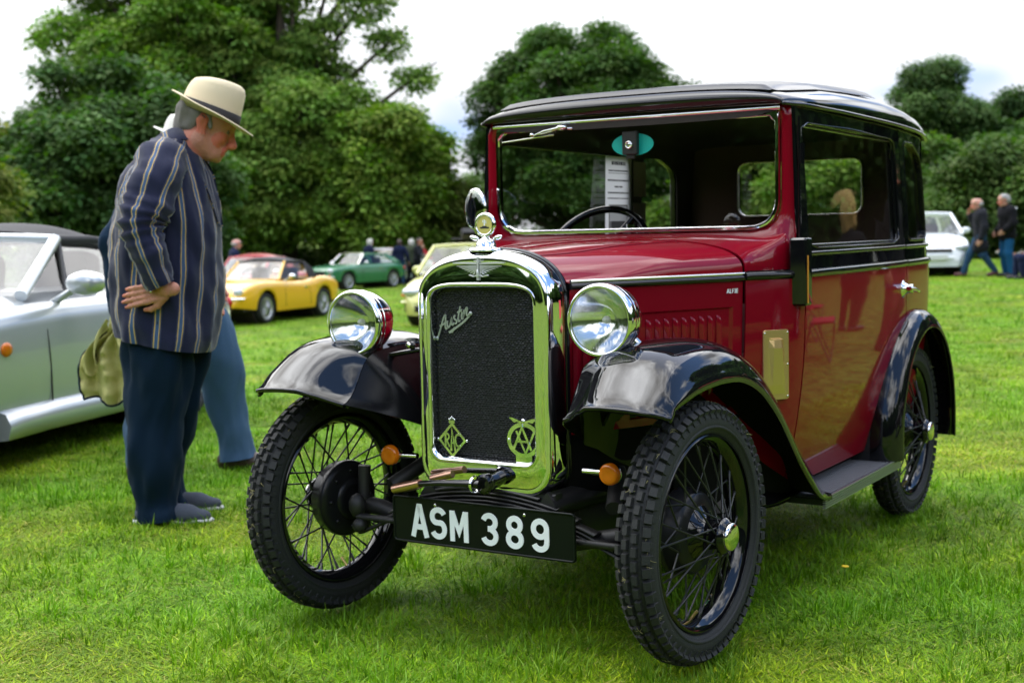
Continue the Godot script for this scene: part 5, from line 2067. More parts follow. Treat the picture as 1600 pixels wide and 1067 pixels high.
func car_wheel(parent: Node3D, at: Vector3, r: float, w: float, s: float, spokes: int, rim_m: Material) -> void:
	var n := node("wheel", parent, Transform3D(Basis(Vector3.UP, 0.0 if s > 0.0 else PI), at))
	var xf := Transform3D(Basis(Vector3.BACK, -PI / 2), Vector3.ZERO)
	var st := ST()
	var prof := []
	for k in 15:
		var a := deg_to_rad(lerpf(-140.0, 140.0, k / 14.0))
		prof.append(Vector2(r * 0.82 + r * 0.18 * pow(absf(cos(a)), 0.7) * signf(cos(a)), w * 0.5 * sin(a)))
	lathe(st, prof, 36, xf)
	obj("tyre", st, M.rubber, n)
	st = ST()
	lathe(st, [Vector2(r * 0.70, w * 0.40), Vector2(r * 0.66, w * 0.42), Vector2(r * 0.60, w * 0.30), Vector2(r * 0.58, 0.0), Vector2(r * 0.60, -w * 0.4), Vector2(r * 0.70, -w * 0.4)], 36, xf)
	lathe(st, [Vector2(r * 0.20, w * 0.30), Vector2(r * 0.17, w * 0.36), Vector2(0.0, w * 0.38)], 20, xf)
	for k in spokes:
		var a := TAU * k / spokes
		var d := Vector3(0, cos(a), sin(a))
		tube(st, [Vector3(w * 0.30, 0, 0) + d * r * 0.12, Vector3(w * 0.26, 0, 0) + d * r * 0.60], [r * 0.07, r * 0.045], 6, false, 0.6)
	obj("rim", st, rim_m, n)
	st = ST()
	lathe(st, [Vector2(r * 0.58, -w * 0.1), Vector2(0.0, -w * 0.1)], 24, xf)
	obj("brake_disc", st, M.iron, n)

func make_car(called: String, label: String, at: Vector3, turn: float, p: Dictionary) -> Node3D:
	var car := thing(called, label, "car", at, deg_to_rad(turn), "cars parked on the field")
	var paint: Material = p.paint
	var zf: float = p.wb / 2.0
	var zr: float = -p.wb / 2.0
	var rw: float = p.r
	var ra: float = rw * 1.17
	var zs := []
	var z0: float = p.top[0].x
	var z1: float = p.top[p.top.size() - 1].x
	var n := 40
	for i in n + 1:
		zs.append(lerpf(z0, z1, i / float(n)))
	for zw in [zf, zr]:
		for k in 9:
			zs.append(zw - ra * cos(PI * k / 8.0) * 0.999)
		zs.append(zw - ra * 1.02)
		zs.append(zw + ra * 1.02)
	for e in [0.012, 0.03, 0.06, 0.10]:
		zs.append(z0 + e)
		zs.append(z1 - e)
	zs.sort()
	var sides := [[], []]
	var tops := []
	var arches := {}
	for z in zs:
		var w := smooth_at(p.wide, z)
		var yb := smooth_at(p.belt, z)
		var yt := smooth_at(p.top, z)
		var sill: float = lerp_at(p.sill, z)
		for zw in [zf, zr]:
			var d: float = absf(z - zw)
			if d < ra:
				sill = maxf(sill, rw + sqrt(ra * ra - d * d) * 1.0)
		var mid := maxf(lerpf(lerp_at(p.sill, z), yb, 0.45), sill + 0.01)
		var hi := maxf(lerpf(lerp_at(p.sill, z), yb, 0.82), mid + 0.01)
		var crease: float = p.get("crease", 0.0)
		var row := PackedVector3Array([Vector3(w * 0.955, sill, z), Vector3(w * 0.99, lerpf(sill, mid, 0.5), z), Vector3(w, mid, z), Vector3(w * 0.995 + crease, hi, z), Vector3(w * 0.975, lerpf(hi, yb, 0.6), z), Vector3(w * 0.94, lerpf(hi, yb, 0.92), z), Vector3(w * 0.88, yb, z), Vector3(w * 0.74, lerpf(yb, yt, 0.55), z), Vector3(w * 0.5, lerpf(yb, yt, 0.88), z), Vector3(w * 0.25, lerpf(yb, yt, 0.985), z), Vector3(0, yt, z)])
		var full := PackedVector3Array(row)
		for k in range(row.size() - 2, -1, -1):
			full.append(Vector3(-row[k].x, row[k].y, row[k].z))
		tops.append(full)
	var st := ST()
	sheet(st, tops)
	fan(st, tops[0], true)
	fan(st, tops[tops.size() - 1])
	obj("body", st, paint, car)
	# dark underside, arches and wheels
	st = ST()
	box(st, Vector3(p.width * 0.86, 0.22, p.length * 0.90), Transform3D(Basis(), Vector3(0, p.sill[1].y + 0.15, (z0 + z1) / 2.0)), 0.02)
	for zw in [zf, zr]:
		tube(st, [Vector3(-p.width * 0.40, rw, zw), Vector3(p.width * 0.40, rw, zw)], ra * 0.96, 20)
	obj("underside", st, M.trim_dark, car)
	for zw in [zf, zr]:
		for s in [1.0, -1.0]:
			car_wheel(car, Vector3(s * (p.width / 2.0 - p.get("wheel_in", 0.12)), rw, zw), rw, p.get("tyre", 0.17), s, p.get("spokes", 8), p.get("rim", M.nickel))
	cabin(car, p)
	# lamps, bumpers, plates
	for s in [1.0, -1.0]:
		var hl: Vector3 = p.lamp
		var ls: Vector3 = p.lamp_size
		st = ST()
		ball(st, Vector3(s * hl.x, hl.y, hl.z), ls, 16)
		obj("headlight", st, M.lamp_glass, car)
		st = ST()
		var il: Vector3 = p.flasher
		ball(st, Vector3(s * il.x, il.y, il.z), p.get("flasher_size", Vector3(0.07, 0.03, 0.03)), 12)
		obj("flasher", st, M.amber, car)
		st = ST()
		ball(st, Vector3(s * p.tail.x, p.tail.y, p.tail.z), Vector3(0.10, 0.07, 0.06), 12)
		obj("tail_light", st, M.tail_red, car)
		# door joint and handle
		var dz: Vector2 = p.door
		for z in [dz.x, dz.y]:
			st = ST()
			var pts := []
			for k in 9:
				var y := lerpf(lerp_at(p.sill, z) + 0.08, smooth_at(p.belt, z) - 0.01, k / 8.0)
				var f := k / 8.0
				pts.append(Vector3(s * (smooth_at(p.wide, z) * lerpf(0.99, 1.0, sin(PI * minf(f * 1.2, 1.0))) + 0.0005 - (0.06 * smooth_at(p.wide, z) * smoothstep(0.8, 1.0, f))), y, z + 0.03 * (f - 0.5)))
			tube(st, pts, 0.004, 4)
			obj("door_joint", st, M.iron, car)
		st = ST()
		box(st, Vector3(0.02, 0.028, 0.14), Transform3D(Basis(), Vector3(s * (smooth_at(p.wide, dz.y + 0.15) + 0.004), smooth_at(p.belt, dz.y) - 0.12, dz.y + 0.15)), 0.006)
		obj("door_handle", st, p.bright, car)
		# door mirror
		var mi := node("door_mirror", car)
		st = ST()
		var mp := Vector3(s * (p.mirror.x), p.mirror.y, p.mirror.z)
		var rr: Vector3 = p.mirror_size
		var rows := []
		for k in 7:
			var f: float = [0.0, 0.08, 0.3, 0.6, 0.85, 0.97, 1.0][k]
			var q: float = [0.55, 0.80, 0.98, 1.0, 0.86, 0.6, 0.2][k]
			var row := PackedVector3Array()
			for j in 16:
				var a := TAU * j / 16
				row.append(mp + Vector3(cos(a) * rr.x * q, sin(a) * rr.y * q, (f - 0.5) * rr.z * 2.0))
			rows.append(row)
		sheet(st, rows, false, true)
		fan(st, rows[0], true)
		fan(st, rows[6])
		tube(st, [mp + Vector3(-s * rr.x * 0.7, -rr.y * 0.5, 0), Vector3(s * (smooth_at(p.wide, mp.z) * 0.90), smooth_at(p.belt, mp.z) - 0.01, mp.z + 0.02)], 0.028, 8, true, 0.7)
		obj("shell", st, p.mirror_paint, mi)
	st = ST()
	var g: Array = p.grille
	box(st, Vector3(g[0], g[1], 0.08), Transform3D(Basis(), g[2]), 0.02)
	obj("grille", st, M.trim_dark, car)
	for e in p.bumpers:
		st = ST()
		var pts := []
		for k in 13:
			var f := -1.0 + 2.0 * k / 12.0
			pts.append(Vector3(f * e[0], e[1], e[2] - signf(e[2]) * e[3] * pow(absf(f), 3.0)))
		tube(st, pts, e[4], 8, true, 0.6, Vector3.UP)
		obj("bumper", st, e[5], car)
	for e in p.plates:
		st = ST()
		box(st, Vector3(0.50, 0.11, 0.015), Transform3D(Basis(), e[0]), 0.004)
		obj("number_plate", st, e[1], car)
	return car

func cabin(car: Node3D, p: Dictionary) -> void:
	# corner lines of the glasshouse: base and top, front and rear
	var c: Dictionary = p.cabin
	var root := node("cabin", car)
	var yb: float = c.yb
	var yt: float = c.yt
	var wb: float = c.wb
	var wt: float = c.wt
	var A0 := Vector3(wb, yb, c.z[0])
	var A1 := Vector3(wt, yt, c.z[1])
	var C1 := Vector3(wt * c.get("rear_in", 0.97), yt - c.get("drop", 0.03), c.z[2])
	var C0 := Vector3(wb * c.get("rear_in", 0.97), c.get("ybr", yb), c.z[3])
	var post: float = c.get("post", 0.035)
	# roof, crowned both ways
	var rows := []
	for i in 13:
		var f := i / 12.0
		var e := A1.lerp(C1, f)
		var up: float = c.get("crown", 0.05) * sin(PI * clampf(0.12 + f * 0.80, 0, 1))
		var row := PackedVector3Array()
		for k in 17:
			var q := -1.0 + k / 8.0
			row.append(Vector3(e.x * q, e.y + 0.02 + up * (1.0 - pow(absf(q), 2.6)) - 0.035 * pow(absf(q), 6.0), e.z + 0.05 * (1.0 - q * q) * (1.0 - 2.0 * f)))
		rows.append(row)
	var st := ST()
	shell(st, rows, 0.03, true)
	obj("roof", st, c.roof, root)
	var mirror := func(v: Vector3, s: float) -> Vector3:
		return Vector3(v.x * s, v.y, v.z)
	# pillars and header rails
	for s in [1.0, -1.0]:
		st = ST()
		tube(st, [mirror.call(A0, s), mirror.call(A1, s)], post, 8)
		obj("front_pillar", st, c.frame, root)
		st = ST()
		tube(st, [mirror.call(A1, s), mirror.call(A1.lerp(C1, 0.5) + Vector3(0, 0.015, 0), s), mirror.call(C1, s)], post * 0.8, 8)
		obj("roof_rail", st, c.roof, root)
		st = ST()
		# rear pillar: a tapering panel
		var q: float = c.get("quarter", 0.3)
		var D0 := A0.lerp(C0, 1.0 - q)
		var D1 := A1.lerp(C1, 1.0 - q * 0.55)
		var prow := [V([mirror.call(D0, s), mirror.call(C0, s)]), V([mirror.call(D0.lerp(D1, 0.5) + Vector3(0.02, 0, 0), s), mirror.call(C0.lerp(C1, 0.5) + Vector3(0.02, 0.03, -0.03), s)]), V([mirror.call(D1, s), mirror.call(C1, s)])]
		shell(st, prow, 0.025, s < 0.0)
		obj("rear_pillar", st, c.roof, root)
		# side glass
		st = ST()
		fan(st, V([mirror.call(A0 + Vector3(-0.01, 0.01, -0.03), s), mirror.call(A1 + Vector3(-0.01, -0.01, -0.02), s), mirror.call(D1 + Vector3(-0.01, -0.01, 0), s), mirror.call(D0 + Vector3(-0.01, 0.01, 0), s)]))
		obj("side_window", st, M.car_glass, root)
		if c.has("bar"):
			var f: float = c.bar
			st = ST()
			tube(st, [mirror.call(A0.lerp(D0, f), s), mirror.call(A1.lerp(D1, f * c.get("bar_top", 1.0)), s)], 0.014, 6)
			obj("window_bar", st, M.iron, root)
	# windscreen and rear screen, bowed
	for e in [[A0, A1, 0.10, "windscreen"], [C0, C1, -0.06, "rear_window"]]:
		st = ST()
		var r0 := PackedVector3Array()
		var r1 := PackedVector3Array()
		for k in 11:
			var q := -1.0 + k / 5.0
			var bow: float = e[2] * (1.0 - q * q)
			r0.append(Vector3(e[0].x * q, e[0].y, e[0].z + bow))
			r1.append(Vector3(e[1].x * q, e[1].y + 0.02 * (1.0 - q * q), e[1].z + bow * 0.6))
		sheet(st, [r0, r1])
		obj(e[3], st, M.car_glass, root)
	st = ST()
	var hd := []
	for k in 11:
		var q := -1.0 + k / 5.0
		hd.append(Vector3(A1.x * q, A1.y + 0.02 * (1.0 - q * q), A1.z + 0.06 * (1.0 - q * q)))
	tube(st, hd, post * 0.8, 8)
	obj("header_rail", st, c.get("header", c.frame), root)
	# seats, wheel and dark trim inside
	for s in [1.0, -1.0]:
		st = ST()
		var zz: float = lerpf(c.z[0], c.z[3], 0.52)
		slab(st, round_poly(rect(s * 0.32 - 0.2, yb - 0.35, s * 0.32 + 0.2, yb + 0.22), 0.09, 4), 0.12, 0.03, Transform3D(Basis(Vector3.RIGHT, -0.2), Vector3(0, 0, zz)), true)
		obj("seat", st, M.trim_dark, root)
	st = ST()
	box(st, Vector3(wb * 1.8, 0.05, absf(c.z[0] - c.z[3]) * 0.9), Transform3D(Basis(), Vector3(0, yb - 0.03, (c.z[0] + c.z[3]) / 2.0)), 0.01)
	obj("cabin_floor", st, M.trim_dark, root)
	st = ST()
	var ring := []
	for k in 24:
		var a := TAU * k / 24
		ring.append(Vector3(-0.33 + cos(a) * 0.18, yb + 0.04 + sin(a) * 0.16, c.z[0] - 0.45 - sin(a) * 0.08))
	tube(st, ring, 0.014, 6, false, 1.0, Vector3.UP, true)
	obj("steering_wheel", st, M.iron, root)

func build_other_cars() -> void:
	M.car_glass = glass(Color(0.02, 0.03, 0.03), 0.05)
	M.lamp_glass = mat(Color(0.62, 0.64, 0.66), 0.10, 0.35)
	M.tail_red = mat(Color(0.45, 0.02, 0.015), 0.15)
	M.rim_alloy = mat(Color(0.50, 0.51, 0.52), 0.3, 0.8)
	var silver := mat(Color(0.50, 0.525, 0.53), 0.34, 0.55, 1.0)
	var yellow := mat(Color(0.78, 0.42, 0.005), 0.4, 0.0, 0.9)
	var green := mat(Color(0.010, 0.150, 0.052), 0.4, 0.0, 0.9)
	var red := mat(Color(0.42, 0.012, 0.02), 0.4, 0.0, 0.9)
	var lime := mat(Color(0.50, 0.50, 0.14), 0.38, 0.1, 0.9)
	var white := mat(Color(0.72, 0.75, 0.76), 0.4, 0.0, 0.9)
	var cream := mat(Color(0.62, 0.62, 0.50), 0.4, 0.0, 0.9)
	var hood := mat(Color(0.012, 0.012, 0.014), 0.75)
	var plate_w := mat(Color(0.7, 0.7, 0.68), 0.5)
	var plate_y := mat(Color(0.7, 0.5, 0.03), 0.5)
	# silver roadster with its black hood up
	var roadster := {
		"paint": silver, "wb": 2.27, "r": 0.295, "width": 1.68, "length": 3.95, "tyre": 0.19, "rim": M.rim_alloy, "spokes": 5, "bright": silver, "wheel_in": 0.115,
		"top": [Vector2(-2.06, 0.56), Vector2(-1.99, 0.74), Vector2(-1.7, 0.82), Vector2(-1.2, 0.865), Vector2(-0.6, 0.87), Vector2(0.2, 0.875), Vector2(0.7, 0.845), Vector2(1.3, 0.755), Vector2(1.75, 0.66), Vector2(1.95, 0.56), Vector2(2.02, 0.44)],
		"belt": [Vector2(-2.06, 0.52), Vector2(-1.99, 0.68), Vector2(-1.7, 0.765), Vector2(-1.2, 0.83), Vector2(-0.6, 0.815), Vector2(0.2, 0.81), Vector2(0.7, 0.79), Vector2(1.2, 0.745), Vector2(1.7, 0.62), Vector2(1.95, 0.50), Vector2(2.02, 0.40)],
		"wide": [Vector2(-2.06, 0.48), Vector2(-1.99, 0.66), Vector2(-1.6, 0.80), Vector2(-1.135, 0.84), Vector2(-0.5, 0.825), Vector2(0.3, 0.825), Vector2(1.0, 0.84), Vector2(1.45, 0.81), Vector2(1.8, 0.70), Vector2(1.96, 0.55), Vector2(2.02, 0.40)],
		"sill": [Vector2(-2.06, 0.34), Vector2(-1.0, 0.24), Vector2(0.9, 0.20), Vector2(2.02, 0.24)], "crease": 0.0,
		"lamp": Vector3(0.55, 0.62, 1.74), "lamp_size": Vector3(0.16, 0.08, 0.14), "flasher_size": Vector3(0.015, 0.036, 0.044), "flasher": Vector3(0.838, 0.60, 0.70), "tail": Vector3(0.62, 0.68, -1.91), "door": Vector2(0.33, -0.66),
		"mirror": Vector3(0.93, 0.90, 0.14), "mirror_size": Vector3(0.10, 0.065, 0.085), "mirror_paint": silver, "grille": [0.75, 0.11, Vector3(0, 0.36, 1.975)],
		"bumpers": [], "plates": [[Vector3(0, 0.50, -2.075), plate_y], [Vector3(0, 0.42, 2.035), plate_w]],
		"cabin": {"yb": 0.845, "yt": 1.13, "wb": 0.69, "wt": 0.53, "z": [0.36, -0.20, -0.88, -1.26], "roof": hood, "frame": silver, "quarter": 0.25, "crown": 0.10, "post": 0.034, "drop": 0.04, "bar": 0.34, "bar_top": 0.13},
	}
	var a := make_car("silver_convertible", "silver convertible with its black fabric hood up, behind the two hatted men", afar(-3.08, 7.38), 17.0, roadster)
	# the repeater and lower skirt that show on its flank
	var st := ST()
	for s in [1.0, -1.0]:
		var rows := []
		for i in 13:
			var z := lerpf(-0.72, 0.78, i / 12.0)
			var flare := 0.02 + 0.03 * smoothstep(0.3, 0.78, z)
			rows.append(V([Vector3(s * 0.80, 0.30, z), Vector3(s * (0.835 + flare * 0.6), 0.285, z), Vector3(s * (0.84 + flare), 0.235, z), Vector3(s * (0.825 + flare), 0.175, z), Vector3(s * 0.78, 0.165, z)]))
		st = ST()
		shell(st, rows, 0.01, s > 0.0)
		fan(st, rows[0], s < 0.0)
		fan(st, rows[12], s > 0.0)
		obj("side_skirt", st, silver, a)
	var sport := {
		"paint": yellow, "wb": 2.11, "r": 0.29, "width": 1.44, "length": 3.75, "tyre": 0.155, "rim": M.rim_alloy, "spokes": 14, "bright": M.chrome, "wheel_in": 0.10,
		"top": [Vector2(-1.82, 0.55), Vector2(-1.78, 0.70), Vector2(-1.3, 0.80), Vector2(-0.7, 0.80), Vector2(0.2, 0.82), Vector2(0.6, 0.83), Vector2(1.2, 0.80), Vector2(1.6, 0.73), Vector2(1.86, 0.62), Vector2(1.93, 0.45)],
		"belt": [Vector2(-1.82, 0.52), Vector2(-1.78, 0.66), Vector2(-1.3, 0.80), Vector2(-1.0, 0.82), Vector2(-0.5, 0.75), Vector2(0.2, 0.76), Vector2(1.0, 0.79), Vector2(1.5, 0.74), Vector2(1.86, 0.58), Vector2(1.93, 0.43)],
		"wide": [Vector2(-1.82, 0.55), Vector2(-1.7, 0.66), Vector2(-1.05, 0.725), Vector2(-0.3, 0.71), Vector2(0.4, 0.71), Vector2(1.05, 0.725), Vector2(1.6, 0.69), Vector2(1.86, 0.62), Vector2(1.93, 0.55)],
		"sill": [Vector2(-1.82, 0.38), Vector2(-0.9, 0.22), Vector2(0.9, 0.22), Vector2(1.93, 0.34)],
		"lamp": Vector3(0.55, 0.62, 1.80), "lamp_size": Vector3(0.095, 0.095, 0.09), "flasher": Vector3(0.42, 0.40, 1.93), "tail": Vector3(0.5, 0.62, -1.78), "door": Vector2(0.42, -0.50),
		"mirror": Vector3(0.80, 0.86, 0.32), "mirror_size": Vector3(0.075, 0.05, 0.04), "mirror_paint": M.chrome, "grille": [1.0, 0.16, Vector3(0, 0.37, 1.90)],
		"bumpers": [[0.70, 0.50, 1.97, 0.16, 0.035, M.chrome], [0.66, 0.5, -1.85, 0.1, 0.03, M.chrome]], "plates": [[Vector3(0, 0.30, 1.95), M.plate], [Vector3(0, 0.45, -1.84), M.plate]],
		"cabin": {"yb": 0.80, "yt": 1.14, "wb": 0.62, "wt": 0.52, "z": [0.52, 0.12, -0.62, -0.92], "roof": hood, "frame": yellow, "header": hood, "quarter": 0.22, "crown": 0.085, "post": 0.024},
	}
	make_car("yellow_sports_car", "yellow open sports car with black hood and chrome bumper", afar(-4.80, 26.2), 10.3, sport)
	var sport2 := sport.duplicate(true)
	sport2.paint = red
	sport2.cabin.roof = red
	sport2.cabin.frame = red
	sport2.cabin.header = red
	sport2.cabin.yt = 1.19
	sport2.plates = [[Vector3(0, 0.30, 1.95), plate_w]]
	make_car("red_coupe", "red hardtop coupe mostly hidden behind the yellow sports car", afar(-6.0, 31.2), 12.0, sport2)
	var coupe := {
		"paint": green, "wb": 2.31, "r": 0.31, "width": 1.52, "length": 3.9, "tyre": 0.165, "rim": M.rim_alloy, "spokes": 16, "bright": M.chrome, "wheel_in": 0.11,
		"top": [Vector2(-1.86, 0.60), Vector2(-1.82, 0.80), Vector2(-1.4, 0.90), Vector2(-0.7, 0.90), Vector2(0.3, 0.90), Vector2(0.8, 0.895), Vector2(1.4, 0.85), Vector2(1.8, 0.77), Vector2(1.96, 0.62), Vector2(2.0, 0.48)],
		"belt": [Vector2(-1.86, 0.56), Vector2(-1.82, 0.74), Vector2(-1.4, 0.84), Vector2(-0.7, 0.85), Vector2(0.3, 0.845), Vector2(0.8, 0.84), Vector2(1.4, 0.81), Vector2(1.8, 0.74), Vector2(1.96, 0.60), Vector2(2.0, 0.46)],
		"wide": [Vector2(-1.86, 0.58), Vector2(-1.75, 0.68), Vector2(-1.15, 0.755), Vector2(0.0, 0.75), Vector2(1.15, 0.755), Vector2(1.7, 0.72), Vector2(1.96, 0.62), Vector2(2.0, 0.55)],
		"sill": [Vector2(-1.86, 0.40), Vector2(-0.9, 0.25), Vector2(0.9, 0.25), Vector2(2.0, 0.36)],
		"lamp": Vector3(0.58, 0.68, 1.90), "lamp_size": Vector3(0.10, 0.10, 0.09), "flasher": Vector3(0.58, 0.52, 1.96), "tail": Vector3(0.6, 0.68, -1.82), "door": Vector2(0.45, -0.60),
		"mirror": Vector3(0.84, 0.93, 0.38), "mirror_size": Vector3(0.08, 0.055, 0.04), "mirror_paint": M.chrome, "grille": [0.8, 0.17, Vector3(0, 0.58, 1.985)],
		"bumpers": [[0.74, 0.48, 2.06, 0.18, 0.04, M.chrome], [0.72, 0.5, -1.95, 0.12, 0.04, M.chrome]], "plates": [[Vector3(0, 0.36, 2.03), M.plate]],
		"cabin": {"yb": 0.875, "yt": 1.22, "wb": 0.66, "wt": 0.54, "z": [0.62, 0.20, -0.95, -1.62], "roof": green, "frame": M.nickel, "quarter": 0.16, "crown": 0.04, "post": 0.028, "bar": 0.52},
	}
	make_car("green_coupe", "dark green fastback coupe with wire wheels beyond the yellow car", afar(-5.45, 47.4), -4.6, coupe)
	var hatch := {
		"paint": white, "wb": 2.45, "r": 0.29, "width": 1.64, "length": 3.8, "tyre": 0.18, "rim": M.rim_alloy, "spokes": 7, "bright": white, "wheel_in": 0.115,
		"top": [Vector2(-1.80, 0.55), Vector2(-1.76, 0.78), Vector2(-1.5, 0.90), Vector2(-0.5, 0.92), Vector2(0.5, 0.93), Vector2(0.9, 0.91), Vector2(1.5, 0.80), Vector2(1.85, 0.66), Vector2(1.98, 0.50), Vector2(2.02, 0.38)],
		"belt": [Vector2(-1.80, 0.52), Vector2(-1.76, 0.75), Vector2(-1.5, 0.87), Vector2(-0.5, 0.89), Vector2(0.5, 0.88), Vector2(0.9, 0.86), Vector2(1.5, 0.75), Vector2(1.85, 0.60), Vector2(1.98, 0.46), Vector2(2.02, 0.36)],
		"wide": [Vector2(-1.80, 0.60), Vector2(-1.7, 0.74), Vector2(-1.2, 0.81), Vector2(0.0, 0.82), Vector2(1.2, 0.81), Vector2(1.65, 0.76), Vector2(1.92, 0.62), Vector2(2.02, 0.48)],
		"sill": [Vector2(-1.80, 0.32), Vector2(-0.9, 0.23), Vector2(0.9, 0.23), Vector2(2.02, 0.22)],
		"lamp": Vector3(0.56, 0.62, 1.84), "lamp_size": Vector3(0.17, 0.085, 0.12), "flasher": Vector3(0.72, 0.56, 1.74), "tail": Vector3(0.7, 0.72, -1.72), "door": Vector2(0.55, -0.45),
		"mirror": Vector3(0.92, 0.97, 0.52), "mirror_size": Vector3(0.10, 0.07, 0.06), "mirror_paint": white, "grille": [0.70, 0.07, Vector3(0, 0.56, 1.955)],
		"bumpers": [[0.70, 0.40, 2.0, 0.22, 0.06, white]], "plates": [[Vector3(0, 0.42, 2.07), plate_w], [Vector3(0, 0.6, -1.81), plate_y]],
		"cabin": {"yb": 0.90, "yt": 1.34, "wb": 0.745, "wt": 0.60, "z": [1.05, 0.46, -1.30, -1.68], "roof": white, "frame": white, "quarter": 0.14, "crown": 0.05, "post": 0.035, "bar": 0.5},
	}
	make_car("white_hatchback", "white hatchback facing the camera behind the saloon, beside the walking man", afar(9.2, 30.2), 25.0, hatch)
	var hatch2 := hatch.duplicate(true)
	hatch2.paint = lime
	hatch2.bright = lime
	hatch2.mirror_paint = lime
	hatch2.cabin.roof = lime
	hatch2.cabin.frame = lime
	hatch2.cabin.yt = 1.38
	hatch2.grille = [0.9, 0.12, Vector3(0, 0.33, 1.99)]
	hatch2.bumpers = [[0.74, 0.44, 2.0, 0.22, 0.05, lime]]
	var l := make_car("lime_hatchback", "lime yellow hatchback behind the left headlamp and radiator of the saloon", afar(-0.66, 24.6), 16.0, hatch2)
	st = ST()
	for z in [-0.2, -0.9]:
		tube(st, [Vector3(-0.5, 1.50, z), Vector3(0.5, 1.50, z)], 0.02, 6)
	slab(st, round_poly(rect(-0.35, 0.0, 0.35, 0.20), 0.08, 4), 1.2, 0.08, Transform3D(Basis(), Vector3(0.1, 1.50, -1.1)), true)
	obj("roof_box", st, hood, l)
	var hatch3 := hatch.duplicate(true)
	hatch3.cabin.roof = red
	make_car("white_estate", "white car with a red roof far behind the green coupe", afar(-4.55, 51.5), 0.0, hatch3)
	var dark := mat(Color(0.020, 0.004, 0.006), 0.4, 0.0, 0.9)
	var near := coupe.duplicate(true)
	near.paint = dark
	near.cabin.roof = hood
	make_car("added_maroon_car", "unseen dark maroon car added beyond the right of the frame to darken the bonnet side reflection", Vector3(6.3, hill(6.3, -2.6), -2.6), 4.0, near)  # added out of view so the bonnet side mirrors something dark
	var old := coupe.duplicate(true)
	old.paint = cream
	old.cabin.roof = cream
	old.cabin.frame = cream
	old.cabin.yt = 1.34
	old.bright = M.chrome
	make_car("cream_car", "cream saloon car across the field, mirrored in the rear side window", Vector3(9.4, hill(9.4, -33.0), -33.0), -30.0, old)

# ---------------------------------------------------------------- people

# bones: [a, b, ra, rb, colour, flat axis, flat factor, cut]
func bone(a: Vector3, b: Vector3, ra: float, rb: float, c := Color.WHITE, axis := Vector3.ZERO, f := 1.0, cut := false) -> Array:
	return [a, b, ra, rb, c, axis, f, cut]

func bone_dist(p: Vector3, q: Array) -> float:
	var ab: Vector3 = q[1] - q[0]
	var ap: Vector3 = p - q[0]
	var l := ab.length_squared()
	var t := clampf(ap.dot(ab) / l, 0.0, 1.0) if l > 1e-9 else 0.0
	var d: Vector3 = ap - ab * t
	if q[6] != 1.0:
		d += q[5] * (d.dot(q[5]) * (1.0 / q[6] - 1.0))
	return d.length() - lerpf(q[2], q[3], t)

